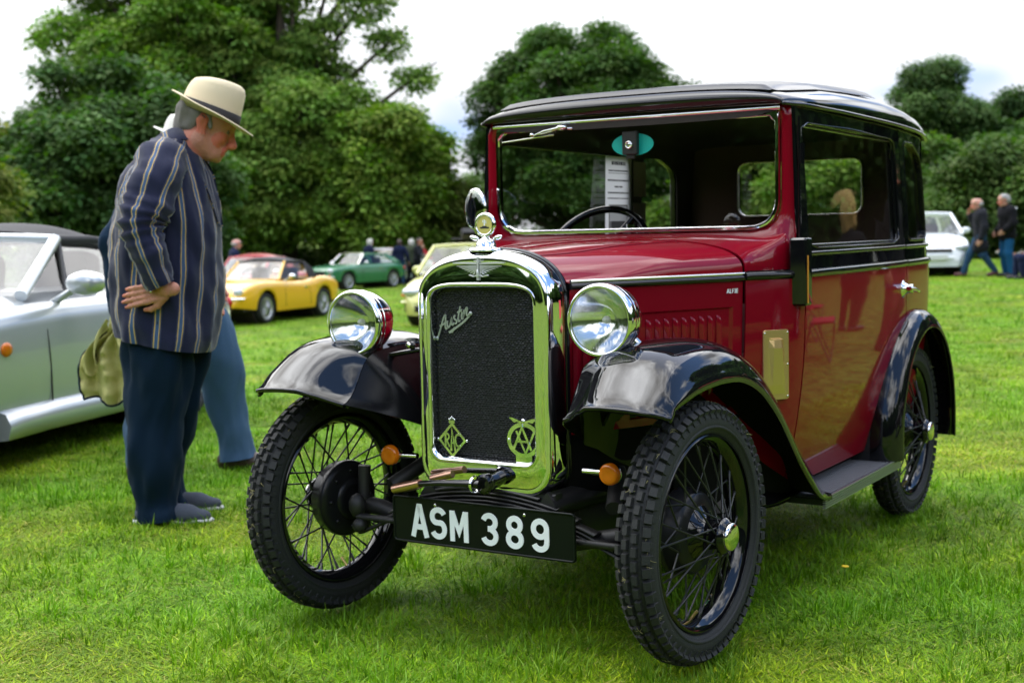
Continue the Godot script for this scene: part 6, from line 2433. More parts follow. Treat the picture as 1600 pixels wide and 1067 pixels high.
# surface nets over the smooth union of the bones
func sdf(st: SurfaceTool, bones: Array, cell: float, k: float, bump := 0.0) -> void:
	var lo := Vector3.ONE * 1e9
	var hi := -lo
	for q in bones:
		if q[7]:
			continue
		var r: float = maxf(q[2], q[3]) + cell * 2.5
		for p in [q[0], q[1]]:
			lo = lo.min(p - Vector3.ONE * r)
			hi = hi.max(p + Vector3.ONE * r)
	var nx := int((hi.x - lo.x) / cell) + 2
	var ny := int((hi.y - lo.y) / cell) + 2
	var nz := int((hi.z - lo.z) / cell) + 2
	var field := PackedFloat32Array()
	field.resize(nx * ny * nz)
	field.fill(1.0)
	for pass_cut in [false, true]:
		for q in bones:
			if q[7] != pass_cut:
				continue
			var r: float = maxf(q[2], q[3]) + k + cell * 2.0
			var a: Vector3 = (q[0].min(q[1]) - Vector3.ONE * r - lo) / cell
			var b: Vector3 = (q[0].max(q[1]) + Vector3.ONE * r - lo) / cell
			for iz in range(maxi(0, int(a.z)), mini(nz, int(b.z) + 2)):
				for iy in range(maxi(0, int(a.y)), mini(ny, int(b.y) + 2)):
					for ix in range(maxi(0, int(a.x)), mini(nx, int(b.x) + 2)):
						var d := bone_dist(lo + Vector3(ix, iy, iz) * cell, q)
						var n := ix + nx * (iy + ny * iz)
						var e := field[n]
						if pass_cut:
							var h := clampf(0.5 - 0.5 * (e + d) / (k * 0.5), 0.0, 1.0)
							field[n] = lerpf(e, -d, h) + k * 0.5 * h * (1.0 - h)
						elif e >= 0.99:
							field[n] = d
						else:
							var h := clampf(0.5 + 0.5 * (e - d) / k, 0.0, 1.0)
							field[n] = lerpf(e, d, h) - k * h * (1.0 - h)
	var index := PackedInt32Array()
	index.resize(field.size())
	index.fill(-1)
	var verts := PackedVector3Array()
	var cols := PackedColorArray()
	var far := cell * 2.2
	for iz in nz - 1:
		for iy in ny - 1:
			for ix in nx - 1:
				var n := ix + nx * (iy + ny * iz)
				if absf(field[n]) > far:
					continue
				var v := [field[n], field[n + 1], field[n + nx], field[n + nx + 1], field[n + nx * ny], field[n + nx * ny + 1], field[n + nx * ny + nx], field[n + nx * ny + nx + 1]]
				var inside := 0
				for c in v:
					if c < 0.0:
						inside += 1
				if inside == 0 or inside == 8:
					continue
				var sum := Vector3.ZERO
				var count := 0
				for e in [[0, 1], [2, 3], [4, 5], [6, 7], [0, 2], [1, 3], [4, 6], [5, 7], [0, 4], [1, 5], [2, 6], [3, 7]]:
					var f0: float = v[e[0]]
					var f1: float = v[e[1]]
					if (f0 < 0.0) != (f1 < 0.0):
						var t := f0 / (f0 - f1)
						var c0 := Vector3(e[0] & 1, (e[0] >> 1) & 1, (e[0] >> 2) & 1)
						var c1 := Vector3(e[1] & 1, (e[1] >> 1) & 1, (e[1] >> 2) & 1)
						sum += c0.lerp(c1, t)
						count += 1
				index[n] = verts.size()
				var p := lo + (Vector3(ix, iy, iz) + sum / count) * cell
				verts.append(p)
				var best := 1e9
				var col := Color.WHITE
				for q in bones:
					if q[7]:
						continue
					var d := bone_dist(p, q)
					if d < best:
						best = d
						col = q[4]
				cols.append(col)
	if bump > 0.0:
		var nz2 := FastNoiseLite.new()
		nz2.frequency = 9.0
		nz2.fractal_octaves = 3
		for i in verts.size():
			var q := verts[i]
			verts[i] = q + Vector3(nz2.get_noise_3d(q.x, q.y * 0.6, q.z), 0.3 * nz2.get_noise_3d(q.y, q.z, q.x + 5.0), nz2.get_noise_3d(q.z + 9.0, q.y * 0.6, q.x)) * bump
	next_group(st)
	var sx := 1
	var sy := nx
	var sz := nx * ny
	for iz in range(1, nz - 1):
		for iy in range(1, ny - 1):
			for ix in range(1, nx - 1):
				var n := ix + nx * (iy + ny * iz)
				if absf(field[n]) > far:
					continue
				var s := field[n] < 0.0
				for ax in 3:
					var step: int = [sx, sy, sz][ax]
					if (field[n + step] < 0.0) == s:
						continue
					var u: int = [sy, sz, sx][ax]
					var w: int = [sz, sx, sy][ax]
					var q := [index[n], index[n - u], index[n - u - w], index[n - w]]
					if q.min() < 0:
						continue
					var order := [0, 2, 1, 0, 3, 2] if s else [0, 1, 2, 0, 2, 3]
					for o in order:
						st.set_color(cols[q[o]])
						st.add_vertex(verts[q[o]])

func moved(bones: Array, t: Transform3D) -> Array:
	var out := []
	for q in bones:
		out.append([t * q[0], t * q[1], q[2], q[3], q[4], (t.basis * q[5]).normalized() if q[5] != Vector3.ZERO else q[5], q[6], q[7]])
	return out

# head looking along +x, its middle at the origin
func head_bones(skin: Color, full := 0.0) -> Array:
	var red := skin * Color(1.12, 0.72, 0.66)
	var lip := skin * Color(0.95, 0.52, 0.50)
	var z := Vector3.BACK
	var out := [
		bone(Vector3(-0.050, 0.028, 0), Vector3(0.022, 0.042, 0), 0.080, 0.082, skin, z, 0.93),
		bone(Vector3(0.030, -0.005, 0), Vector3(0.045, -0.062, 0), 0.062, 0.047, skin, z, 0.95),
		bone(Vector3(0.020, -0.078, 0), Vector3(0.076, -0.100, 0), 0.040, 0.020, skin),
		bone(Vector3(-0.020, -0.060, 0), Vector3(-0.070, -0.190, 0), 0.060 + full * 0.008, 0.066 + full * 0.01, red.lerp(skin, 0.5)),
		bone(Vector3(0.095, 0.014, 0), Vector3(0.119, -0.032, 0), 0.0085, 0.0150, red),
		bone(Vector3(0.108, -0.040, -0.010), Vector3(0.108, -0.040, 0.010), 0.0095, 0.0095, red),
		bone(Vector3(0.083, 0.034, -0.034), Vector3(0.083, 0.034, 0.034), 0.0145, 0.0145, skin),
		bone(Vector3(0.094, -0.062, -0.018), Vector3(0.094, -0.062, 0.018), 0.0075, 0.0075, lip),
		bone(Vector3(0.090, -0.078, -0.015), Vector3(0.090, -0.078, 0.015), 0.0080, 0.0080, lip),
	]
	for s in [-1.0, 1.0]:
		out.append(bone(Vector3(0.063, -0.022, s * 0.036), Vector3(0.055, -0.040, s * 0.036), 0.026, 0.024, red))
		out.append(bone(Vector3(-0.004, -0.060, s * 0.040), Vector3(0.052, -0.088, s * 0.024), 0.030 + full * 0.008, 0.022 + full * 0.006, skin))
		out.append(bone(Vector3(-0.018, 0.018, s * 0.081), Vector3(-0.006, -0.026, s * 0.077), 0.0235, 0.0145, red, z, 0.36))
		out.append(bone(Vector3(0.098, 0.012, s * 0.032), Vector3(0.096, 0.012, s * 0.034), 0.0135, 0.0135, skin, z, 1.0, true))
		out.append(bone(Vector3(-0.006, 0.008, s * 0.092), Vector3(-0.002, -0.012, s * 0.090), 0.0085, 0.007, skin, z, 1.0, true))
	out.append(bone(Vector3(0.106, -0.0700, -0.022), Vector3(0.106, -0.0700, 0.022), 0.0032, 0.0032, lip, z, 1.0, true))
	return out

# hand: wrist at the origin, fingers along +x, back of the hand +y, thumb towards +z * side
func hand_bones(skin: Color, side: float, curl: float) -> Array:
	var out := [bone(Vector3(-0.03, 0, 0), Vector3(0.012, 0, 0), 0.026, 0.027, skin, Vector3.UP, 0.75)]
	var red := skin * Color(1.06, 0.82, 0.78)
	for k in 4:
		var z := side * (0.030 - 0.0195 * k)
		out.append(bone(Vector3(0.012, 0, z * 0.75), Vector3(0.080, 0.002, z), 0.0140, 0.0115, skin, Vector3.UP, 0.85))
		var l: float = [0.040, 0.045, 0.041, 0.033][k]
		var p := Vector3(0.084, 0.002, z)
		var a := curl * 0.5
		for j in 3:
			var ll: float = l * [1.0, 0.68, 0.52][j]
			var q := p + Vector3(cos(a), -sin(a), (0.05 - 0.035 * k) * side) * ll
			out.append(bone(p, q, 0.0098 - 0.0010 * j, 0.0090 - 0.0012 * j, skin if j < 2 else red))
			p = q
			a += curl
	out.append(bone(Vector3(0.010, -0.004, side * 0.022), Vector3(0.046, -0.012, side * 0.050), 0.0165, 0.0125, skin))
	out.append(bone(Vector3(0.046, -0.012, side * 0.050), Vector3(0.076, -0.018, side * 0.058), 0.0115, 0.0100, skin))
	out.append(bone(Vector3(0.076, -0.018, side * 0.058), Vector3(0.099, -0.022, side * 0.056), 0.0098, 0.0082, red))
	return out

func hand_at(wrist: Vector3, fingers: Vector3, back: Vector3) -> Transform3D:
	var x := fingers.normalized()
	var y := (back - x * back.dot(x)).normalized()
	return Transform3D(Basis(x, y, x.cross(y)), wrist)

func skin_mat() -> StandardMaterial3D:
	if not M.has("skin"):
		var m := StandardMaterial3D.new()
		m.vertex_color_use_as_albedo = true
		m.roughness = 0.5
		m.metallic_specular = 0.4
		m.subsurf_scatter_enabled = true
		m.subsurf_scatter_strength = 0.12
		m.heightmap_enabled = true
		m.heightmap_texture = noise_tex(41, 0.05, 256, [])
		m.heightmap_scale = 0.22
		m.uv1_triplanar = true
		m.uv1_scale = Vector3(7, 7, 7)
		M.skin = m
	return M.skin

func cloth_mat(c: Color, rough := 0.9, sheen := 0.3) -> StandardMaterial3D:
	var m := mat(c, rough)
	m.metallic_specular = 0.2
	m.rim_enabled = true
	m.rim = sheen
	m.rim_tint = 0.6
	if not M.has("weave"):
		M.weave = noise_tex(51, 0.09, 512, [Color(0.72, 0.72, 0.72), Color(1, 1, 1), Color(0.86, 0.86, 0.86)], 4)
	m.albedo_texture = M.weave
	m.uv1_triplanar = true
	m.uv1_scale = Vector3(3, 3, 3)
	return m

# a person of the given pose: joints in metres, x forward, y up, z to the right hand
func figure(label: String, at: Vector3, turn: float, height: float, pose: Dictionary, look: Dictionary, group := "") -> Node3D:
	var who := thing("person", label, "person", at, deg_to_rad(turn), group)
	var k := height / 1.75
	var root := who
	var skin: Color = look.get("skin", Color(0.42, 0.20, 0.13))
	var neck: Vector3 = pose.get("neck", Vector3(0.03, 1.47, 0)) * k
	var hip: Vector3 = pose.get("hip", Vector3(0, 0.94, 0)) * k
	var chest := hip.lerp(neck, 0.66)
	var head_t := Transform3D(Basis(Vector3.UP, deg_to_rad(pose.get("look", 0.0))) * Basis(Vector3.BACK, -deg_to_rad(pose.get("nod", 8.0))), neck + Vector3(0.065, 0.135, 0) * k)
	var fat: float = look.get("fat", 1.0)
	var tr := []
	var legs := []
	var arms := []
	var hands := []
	var feet := []
	tr.append(bone(hip, hip.lerp(chest, 0.5), 0.135 * k * fat, 0.130 * k * fat, skin, Vector3.RIGHT, 0.78))
	tr.append(bone(hip.lerp(chest, 0.5), chest, 0.130 * k * fat, 0.145 * k, skin, Vector3.RIGHT, 0.75))
	tr.append(bone(chest + Vector3(0, 0.03, -0.07) * k, chest + Vector3(0, 0.03, 0.07) * k, 0.125 * k, 0.125 * k, skin, Vector3.RIGHT, 0.85))
	tr.append(bone(neck + Vector3(-0.02 + look.get("shoulder", 0.0), -0.08 + look.get("shrug", 0.0), -0.13) * k, neck + Vector3(-0.02 + look.get("shoulder", 0.0), -0.08 + look.get("shrug", 0.0), 0.13) * k, 0.062 * k, 0.062 * k, skin))
	tr.append(bone(neck + Vector3(-0.01, -0.04, 0) * k, neck + Vector3(0.03, 0.06, 0) * k, 0.060 * k, 0.055 * k, skin))
	for s in [1.0, -1.0]:
		var side := "r" if s > 0.0 else "l"
		var hj: Vector3 = hip + Vector3(0, -0.03, s * 0.09) * k
		var knee: Vector3 = pose.get("knee_" + side, Vector3(0.03, 0.50, s * 0.10)) * k
		var ankle: Vector3 = pose.get("ankle_" + side, Vector3(-0.03, 0.09, s * 0.11)) * k
		legs.append(bone(hj, knee, 0.088 * k, 0.060 * k, skin))
		legs.append(bone(knee, ankle, 0.062 * k, 0.042 * k, skin))
		var toe: Vector3 = ankle + pose.get("foot_" + side, Vector3(0.16, -0.055, s * 0.02)) * k
		feet.append(bone(ankle + Vector3(-0.03, -0.045, 0) * k, toe, 0.042 * k, 0.033 * k, skin))
		var sh: Vector3 = neck + Vector3(-0.02 + look.get("shoulder", 0.0), -0.095 + look.get("shrug", 0.0), s * 0.185) * k
		var el: Vector3 = pose.get("elbow_" + side, Vector3(-0.04, 1.10, s * 0.26)) * k
		var wr: Vector3 = pose.get("wrist_" + side, Vector3(0.05, 0.86, s * 0.26)) * k
		arms.append(bone(sh, el, 0.054 * k, 0.043 * k, skin))
		arms.append(bone(el, wr, 0.043 * k, 0.029 * k, skin))
		var fd: Vector3 = pose.get("fingers_" + side, (wr - el).normalized() + Vector3(0.15, -0.2, 0))
		hands.append(moved(hand_bones(skin, s, pose.get("curl_" + side, 0.35)), hand_at(wr, fd, pose.get("back_" + side, Vector3(0.2, 0, s)))))
	var cell: float = look.get("cell", 0.022)
	var st := ST()
	sdf(st, tr + legs + arms + feet, cell, 0.05)
	sdf(st, moved(head_bones(skin, look.get("full", 0.0)), head_t), look.get("head_cell", 0.008), 0.018)
	for h in hands:
		sdf(st, h, look.get("hand_cell", 0.0055), 0.008)
	obj("body", st, skin_mat(), root)
	# clothes: the same bones, larger
	var grow := func(bones: Array, by: float) -> Array:
		var out := []
		for q in bones:
			var c: Array = q.duplicate()
			c[2] += by
			c[3] += by
			out.append(c)
		return out
	st = ST()
	if look.has("leg_rows"):
		for lr in look.leg_rows:
			cloth_wrap(st, lr, 40, 2.1, 0.030, 17, Vector3(7, 3.0, 7))
	else:
		sdf(st, grow.call(legs, (0.022 + look.get("baggy", 0.0)) * k) + [bone(hip + Vector3(0, -0.02, -0.045) * k, hip + Vector3(0, -0.02, 0.045) * k, 0.125 * k * fat, 0.125 * k * fat, skin, Vector3.RIGHT, 0.85)], cell, 0.05, 0.012)
	obj("trousers", st, look.trousers, root)
	st = ST()
	var top := tr.slice(0, 4)
	var skirt: float = look.get("long", 0.0)
	var bulk: float = look.get("bulk", 0.0)
	var cb: Array = grow.call(top, (0.024 + bulk) * k) + grow.call(arms, (0.020 + bulk * 0.7) * k)
	cb.append(bone(hip + Vector3(0.0, 0.02, -0.05) * k, hip + Vector3(0.0, 0.02, 0.05) * k, 0.125 * k * fat, 0.125 * k * fat, skin, Vector3.RIGHT, 0.9))
	cb.append(bone(hip + Vector3(0.0, 0.0 - skirt, -0.06) * k, hip + Vector3(0.0, 0.0 - skirt, 0.06) * k, (0.125 + 0.12 * skirt + bulk) * k, (0.125 + 0.12 * skirt + bulk) * k, skin, Vector3.RIGHT, 0.95))
	if look.get("hood", false):
		cb.append(bone(neck + Vector3(-0.075, -0.01, -0.05) * k, neck + Vector3(-0.075, -0.01, 0.05) * k, 0.055 * k, 0.055 * k, skin))
	cb.append(bone(neck + Vector3(-0.02, -0.02, 0) * k, neck + Vector3(-0.01, 0.02, 0) * k, 0.074 * k, 0.070 * k, skin))
	sdf(st, cb, cell, 0.05, 0.012)
	obj("jacket", st, look.jacket, root)
	st = ST()
	sdf(st, grow.call(feet, 0.010 * k), cell * 0.6, 0.02)
	obj("shoes", st, look.get("shoes", M.iron), root)
	if look.has("hair"):
		st = ST()
		var hb := [
			bone(Vector3(-0.055, 0.030, 0), Vector3(0.000, 0.060, 0), 0.086, 0.082, skin, Vector3.BACK, 0.95),
			bone(Vector3(-0.075, 0.0, -0.03), Vector3(-0.075, 0.0, 0.03), 0.060, 0.060, skin),
			bone(Vector3(-0.060, -0.045, 0), Vector3(-0.075, -0.05, 0), 0.055, 0.05, skin),
			bone(Vector3(0.060, 0.045, -0.03), Vector3(0.060, 0.045, 0.03), 0.030, 0.030, skin) if look.get("fringe", false) else bone(Vector3(-0.03, 0.04, 0), Vector3(-0.03, 0.05, 0), 0.08, 0.08, skin),
		]
		if look.get("bald", false):
			hb = [bone(Vector3(-0.075, -0.005, -0.045), Vector3(-0.075, -0.005, 0.045), 0.050, 0.050, skin), bone(Vector3(-0.02, -0.005, -0.068), Vector3(-0.05, -0.02, -0.066), 0.022, 0.03, skin), bone(Vector3(-0.02, -0.005, 0.068), Vector3(-0.05, -0.02, 0.066), 0.022, 0.03, skin)]
		if look.get("bob", false):
			for s in [-1.0, 1.0]:
				hb.append(bone(Vector3(-0.01, 0.03, s * 0.06), Vector3(-0.02, -0.075, s * 0.07), 0.045, 0.04, skin))
			hb.append(bone(Vector3(-0.07, 0.0, 0), Vector3(-0.075, -0.09, 0), 0.07, 0.06, skin))
		sdf(st, moved(hb, head_t), 0.010, 0.03, 0.012)
		obj("hair", st, look.hair, root)
	who.set_meta("head", head_t)
	return who

func hat(head: Transform3D, straw: Material, band: Material, parent: Node, tilt: float, size := 1.0) -> Node3D:
	var n := node("hat", parent, head * Transform3D(Basis(Vector3.BACK, tilt).scaled(Vector3.ONE * size), Vector3(-0.010, 0.042, 0)))
	var ring := func(rx: float, rz: float, y: float, kind: int) -> PackedVector3Array:
		var row := PackedVector3Array()
		for k in 48:
			var a := TAU * k / 48
			var c := cos(a)
			var s := sin(a)
			var yy := y
			if kind == 1:
				yy += 0.040 * pow(maxf(-c, 0.0), 1.4) - 0.016 * maxf(c, 0.0) + 0.014 * s * s
			elif kind == 2:
				# the pinched top: lower along the middle, higher to the sides of the front
				yy += 0.006 * s * s + 0.010 * c
			row.append(Vector3(c * rx * (0.88 if c < 0.0 and kind == 1 else 1.0), yy if kind == 1 else yy * 1.06, s * rz))
		return row
	var st := ST()
	var rows := [ring.call(0.178, 0.160, 0.002, 1), ring.call(0.176, 0.158, 0.006, 1), ring.call(0.140, 0.122, 0.004, 1), ring.call(0.114, 0.097, 0.004, 0), ring.call(0.112, 0.095, 0.030, 0), ring.call(0.108, 0.090, 0.070, 0), ring.call(0.102, 0.083, 0.103, 2), ring.call(0.092, 0.073, 0.120, 2), ring.call(0.076, 0.058, 0.127, 2), ring.call(0.056, 0.038, 0.122, 2), ring.call(0.030, 0.016, 0.112, 2), ring.call(0.002, 0.002, 0.108, 2)]
	for i in range(1, rows.size()):
		rows[i] = rows[i]
	sheet(st, rows, false, true)
	rows = [ring.call(0.178, 0.160, 0.002, 1), ring.call(0.140, 0.122, 0.0, 1), ring.call(0.104, 0.088, 0.002, 0), ring.call(0.100, 0.084, 0.05, 0)]
	sheet(st, rows, false, true, true)
	obj("crown_and_brim", st, straw, n)
	st = ST()
	rows = [ring.call(0.1145, 0.0975, 0.006, 0), ring.call(0.1165, 0.0995, 0.008, 0), ring.call(0.1145, 0.0970, 0.036, 0), ring.call(0.1110, 0.0935, 0.037, 0)]
	sheet(st, rows, false, true)
	obj("band", st, band, n)
	return n

func stripe_texture() -> ImageTexture:
	var im := Image.create(256, 64, false, Image.FORMAT_RGB8)
	var nr := RandomNumberGenerator.new()
	nr.seed = 3
	for x in 256:
		var c := Color(0.013, 0.016, 0.042)
		var f := x / 256.0
		if f > 0.42 and f < 0.58:
			c = Color(0.050, 0.100, 0.200)
		if (f > 0.39 and f < 0.425) or (f > 0.575 and f < 0.61):
			c = Color(0.62, 0.42, 0.12)
		if (f > 0.34 and f < 0.355) or (f > 0.645 and f < 0.66):
			c = Color(0.10, 0.13, 0.24)
		for y in 64:
			var k := nr.randf_range(0.82, 1.12)
			im.set_pixel(x, y, Color(c.r * k, c.g * k, c.b * k).linear_to_srgb())
	return ImageTexture.create_from_image(im)

# loft of ellipses: [centre, half size along x, half size along z, tilt]
func cloth_wrap(st: SurfaceTool, secs: Array, segs: int, power: float, fold: float, sd: int, freq := Vector3(7, 5, 7)) -> void:
	var ns := FastNoiseLite.new()
	ns.seed = sd
	ns.frequency = 1.0
	ns.fractal_octaves = 3
	var dense := []
	for i in secs.size() - 1:
		for j in 5:
			var t := j / 5.0
			var a: Array = secs[maxi(i - 1, 0)]
			var b: Array = secs[i]
			var c: Array = secs[i + 1]
			var d: Array = secs[mini(i + 2, secs.size() - 1)]
			var s := []
			for q in 3:
				s.append(0.5 * ((2.0 * b[q]) + (c[q] - a[q]) * t + (2.0 * a[q] - 5.0 * b[q] + 4.0 * c[q] - d[q]) * t * t + (3.0 * b[q] - a[q] - 3.0 * c[q] + d[q]) * t * t * t))
			s.append(lerpf(b[3], c[3], t))
			dense.append(s)
	dense.append(secs[secs.size() - 1])
	var rows := []
	for s in dense:
		var row := PackedVector3Array()
		for k in segs:
			var a := TAU * k / segs
			var c := cos(a)
			var n := sin(a)
			var v := Vector3(signf(c) * pow(absf(c), 2.0 / power) * s[1], 0, signf(n) * pow(absf(n), 2.0 / power) * s[2])
			v = Basis(Vector3.BACK, s[3]) * v + s[0]
			v += Vector3(c, 0, n) * fold * ns.get_noise_3d(v.x * freq.x, v.y * freq.y, v.z * freq.z)
			row.append(v)
		rows.append(row)
	sheet(st, rows, false, true)

func hat_man() -> void:
	var turn := 32.255
	var who := thing("person", "man in striped navy blazer and straw hat leaning forward, hand on hip", "person", afar(-1.395, 5.32), deg_to_rad(turn))
	var skin := Color(0.46, 0.205, 0.135)
	var head_t := Transform3D(Basis(Vector3.UP, 0.10) * Basis(Vector3.BACK, -deg_to_rad(23.0)), Vector3(0.214, 1.553, 0.0))
	var neck := Vector3(0.085, 1.47, 0)
	var flat := Vector3.RIGHT
	var wrist := Vector3(0.092, 0.925, 0.268)
	var b := [
		bone(Vector3(0.01, 0.92, 0), Vector3(0.03, 1.1, 0), 0.15, 0.165, skin), bone(Vector3(0.03, 1.1, 0), Vector3(0.04, 1.28, 0), 0.165, 0.15, skin),
		bone(Vector3(0.03, 1.38, -0.13), Vector3(0.03, 1.38, 0.13), 0.075, 0.075, skin), bone(Vector3(0.05, 1.42, 0), neck + Vector3(0.03, 0.02, 0), 0.08, 0.062, skin),
		bone(Vector3(0.07, 1.39, 0.17), Vector3(0.022, 1.19, 0.285), 0.055, 0.045, skin), bone(Vector3(0.022, 1.19, 0.285), wrist, 0.045, 0.031, skin),
		bone(Vector3(0.03, 1.40, -0.18), Vector3(0.00, 1.13, -0.26), 0.055, 0.045, skin), bone(Vector3(0.00, 1.13, -0.26), Vector3(0.13, 0.93, -0.22), 0.045, 0.03, skin),
		bone(Vector3(0.02, 0.9, 0.10), Vector3(0.0, 0.48, 0.10), 0.10, 0.065, skin), bone(Vector3(0.0, 0.48, 0.10), Vector3(-0.03, 0.09, 0.10), 0.065, 0.045, skin),
		bone(Vector3(0.01, 0.9, -0.10), Vector3(-0.01, 0.48, -0.108), 0.095, 0.06, skin), bone(Vector3(-0.01, 0.48, -0.108), Vector3(-0.04, 0.09, -0.112), 0.06, 0.042, skin),
		bone(Vector3(-0.05, 0.05, 0.11), Vector3(0.11, 0.035, 0.117), 0.036, 0.026, skin), bone(Vector3(-0.06, 0.05, -0.11), Vector3(0.10, 0.035, -0.117), 0.036, 0.026, skin),
	]
	var st := ST()
	sdf(st, b, 0.016, 0.05)
	sdf(st, moved(head_bones(skin, 1.9), head_t), 0.0042, 0.016)
	sdf(st, moved(hand_bones(skin, -1.0, 0.16), hand_at(wrist, Vector3(-0.95, -0.16, -0.10), Vector3(0.0, 0.1, 1.0))), 0.0032, 0.008)
	sdf(st, moved(hand_bones(skin, -1.0, 0.4), hand_at(Vector3(0.13, 0.93, -0.22), Vector3(0.3, -0.9, 0), Vector3(0, 0, -1))), 0.005, 0.008)
	obj("body", st, skin_mat(), who)
	for s in [-1.0, 1.0]:
		st = ST()
		ball(st, head_t * Vector3(0.0775, 0.011, s * 0.032), Vector3.ONE * 0.0125, 14)
		obj("eye", st, mat(Color(0.20, 0.16, 0.14), 0.3), who)
		st = ST()
		ball(st, head_t * Vector3(0.0878, 0.009, s * 0.0325), Vector3(0.004, 0.0055, 0.0055), 10, head_t.basis)
		obj("iris", st, M.ink, who)
		st = ST()
		tube(st, curve([head_t * Vector3(0.094, 0.036, s * 0.014), head_t * Vector3(0.0935, 0.041, s * 0.032), head_t * Vector3(0.078, 0.036, s * 0.052)], 4), 0.0045, 6)
		obj("eyebrow", st, M.grey_hair, who)
	# grey hair below the hat
	st = ST()
	var hb := []
	for s in [-1.0, 1.0]:
		hb.append(bone(Vector3(-0.088, 0.030, s * 0.032), Vector3(-0.092, -0.038, s * 0.026), 0.050, 0.030, skin))
		hb.append(bone(Vector3(-0.050, 0.030, s * 0.050), Vector3(-0.060, -0.020, s * 0.048), 0.036, 0.024, skin))
		hb.append(bone(Vector3(0.000, 0.040, s * 0.064), Vector3(0.020, 0.002, s * 0.072), 0.020, 0.009, skin))
	sdf(st, moved(hb, head_t), 0.005, 0.014, 0.012)
	obj("hair", st, M.grey_hair, who)
	hat(head_t, M.straw, M.hat_band, who, 0.03, 1.05)
	# striped blazer
	var stripe := StandardMaterial3D.new()
	stripe.albedo_texture = stripe_texture()
	stripe.roughness = 0.75
	stripe.metallic_specular = 0.25
	stripe.rim_enabled = true
	stripe.rim = 0.35
	stripe.uv1_scale = Vector3(15, 1, 1)
	st = ST()
	cloth_wrap(st, [[Vector3(0.010, 0.708, 0), 0.186, 0.230, -0.21], [Vector3(0.016, 0.78, 0), 0.200, 0.232, -0.16], [Vector3(0.026, 0.90, 0), 0.208, 0.225, -0.07], [Vector3(0.034, 1.03, 0), 0.212, 0.222, -0.03], [Vector3(0.042, 1.16, 0), 0.207, 0.222, 0.0], [Vector3(0.042, 1.28, 0), 0.188, 0.225, 0.05], [Vector3(0.045, 1.375, 0), 0.158, 0.222, 0.12], [Vector3(0.052, 1.435, 0), 0.125, 0.192, 0.2], [Vector3(0.065, 1.478, 0), 0.093, 0.135, 0.28], [Vector3(0.078, 1.505, 0), 0.075, 0.085, 0.32], [Vector3(0.086, 1.52, 0), 0.071, 0.072, 0.34]], 72, 2.25, 0.030, 3, Vector3(9, 4, 9))
	obj("blazer", st, stripe, who)
	var sleeve := stripe.duplicate()
	sleeve.uv1_scale = Vector3(7, 1, 1)
	for s in [1.0, -1.0]:
		st = ST()
		var path := [Vector3(0.070, 1.430, s * 0.10), Vector3(0.072, 1.405, s * 0.170), Vector3(0.060, 1.340, s * 0.222), Vector3(0.036, 1.255, s * 0.262), Vector3(0.016, 1.185, s * 0.285), Vector3(0.024, 1.120, s * 0.292), Vector3(0.048, 1.035, s * 0.288), Vector3(0.078, 0.948, s * 0.270)]
		if s < 0.0:
			path = [Vector3(0.035, 1.435, -0.12), Vector3(0.022, 1.412, -0.19), Vector3(0.01, 1.33, -0.235), Vector3(0.0, 1.22, -0.26), Vector3(0.0, 1.13, -0.27), Vector3(0.03, 1.07, -0.26), Vector3(0.08, 1.0, -0.24), Vector3(0.12, 0.95, -0.225)]
		var pts := curve(path, 6)
		var ns := FastNoiseLite.new()
		ns.seed = 9
		ns.frequency = 9.0
		var rad := []
		for i in pts.size():
			var f := i / float(pts.size() - 1)
			rad.append(lerp_at([Vector2(0, 0.080), Vector2(0.14, 0.100), Vector2(0.36, 0.096), Vector2(0.55, 0.089), Vector2(0.72, 0.078), Vector2(0.9, 0.062), Vector2(1.0, 0.056)], f))
		var rows := []
		var old := Vector3.ZERO
		for i in pts.size():
			var d: Vector3 = pts[mini(i + 1, pts.size() - 1)] - pts[maxi(i - 1, 0)]
			var bb := along(d, Vector3.BACK)
			if old != Vector3.ZERO:
				var x := (old - bb.y * old.dot(bb.y)).normalized()
				bb = Basis(x, bb.y, x.cross(bb.y))
			old = bb.x
			var row := PackedVector3Array()
			for k in 36:
				var a := TAU * k / 36
				var dir := bb.x * cos(a) + bb.z * sin(a)
				var v: Vector3 = pts[i] + dir * rad[i]
				# creases gather on the inside of the elbow
				var bend := exp(-pow((i / float(pts.size() - 1) - 0.60) * 6.0, 2.0))
				v += dir * (0.022 * ns.get_noise_3dv(v) + 0.011 * bend * sin(i * 2.1 + 1.5 * sin(a)))
				row.append(v)
			rows.append(row)
		var last: PackedVector3Array = rows[rows.size() - 1]
		var inner := PackedVector3Array()
		for v in last:
			inner.append(pts[pts.size() - 1].lerp(v, 0.80) + (pts[pts.size() - 1] - pts[pts.size() - 2]) * -1.2)
		sheet(st, rows, false, true)
		sheet(st, [last, inner], false, true)
		obj("sleeve", st, sleeve, who)
		# two buttons near the cuff
		if s > 0.0:
			for k in 2:
				st = ST()
				ball(st, pts[pts.size() - 2 - k * 2] + Vector3(-0.028, -0.034, 0.036), Vector3.ONE * 0.006, 8)
				obj("cuff_button", st, M.nickel, who)
	# collar and lapel
	var col := stripe.duplicate()
	col.uv1_scale = Vector3(6, 1, 1)
	st = ST()
	var c0 := PackedVector3Array()
	var c1 := PackedVector3Array()
	var c2 := PackedVector3Array()
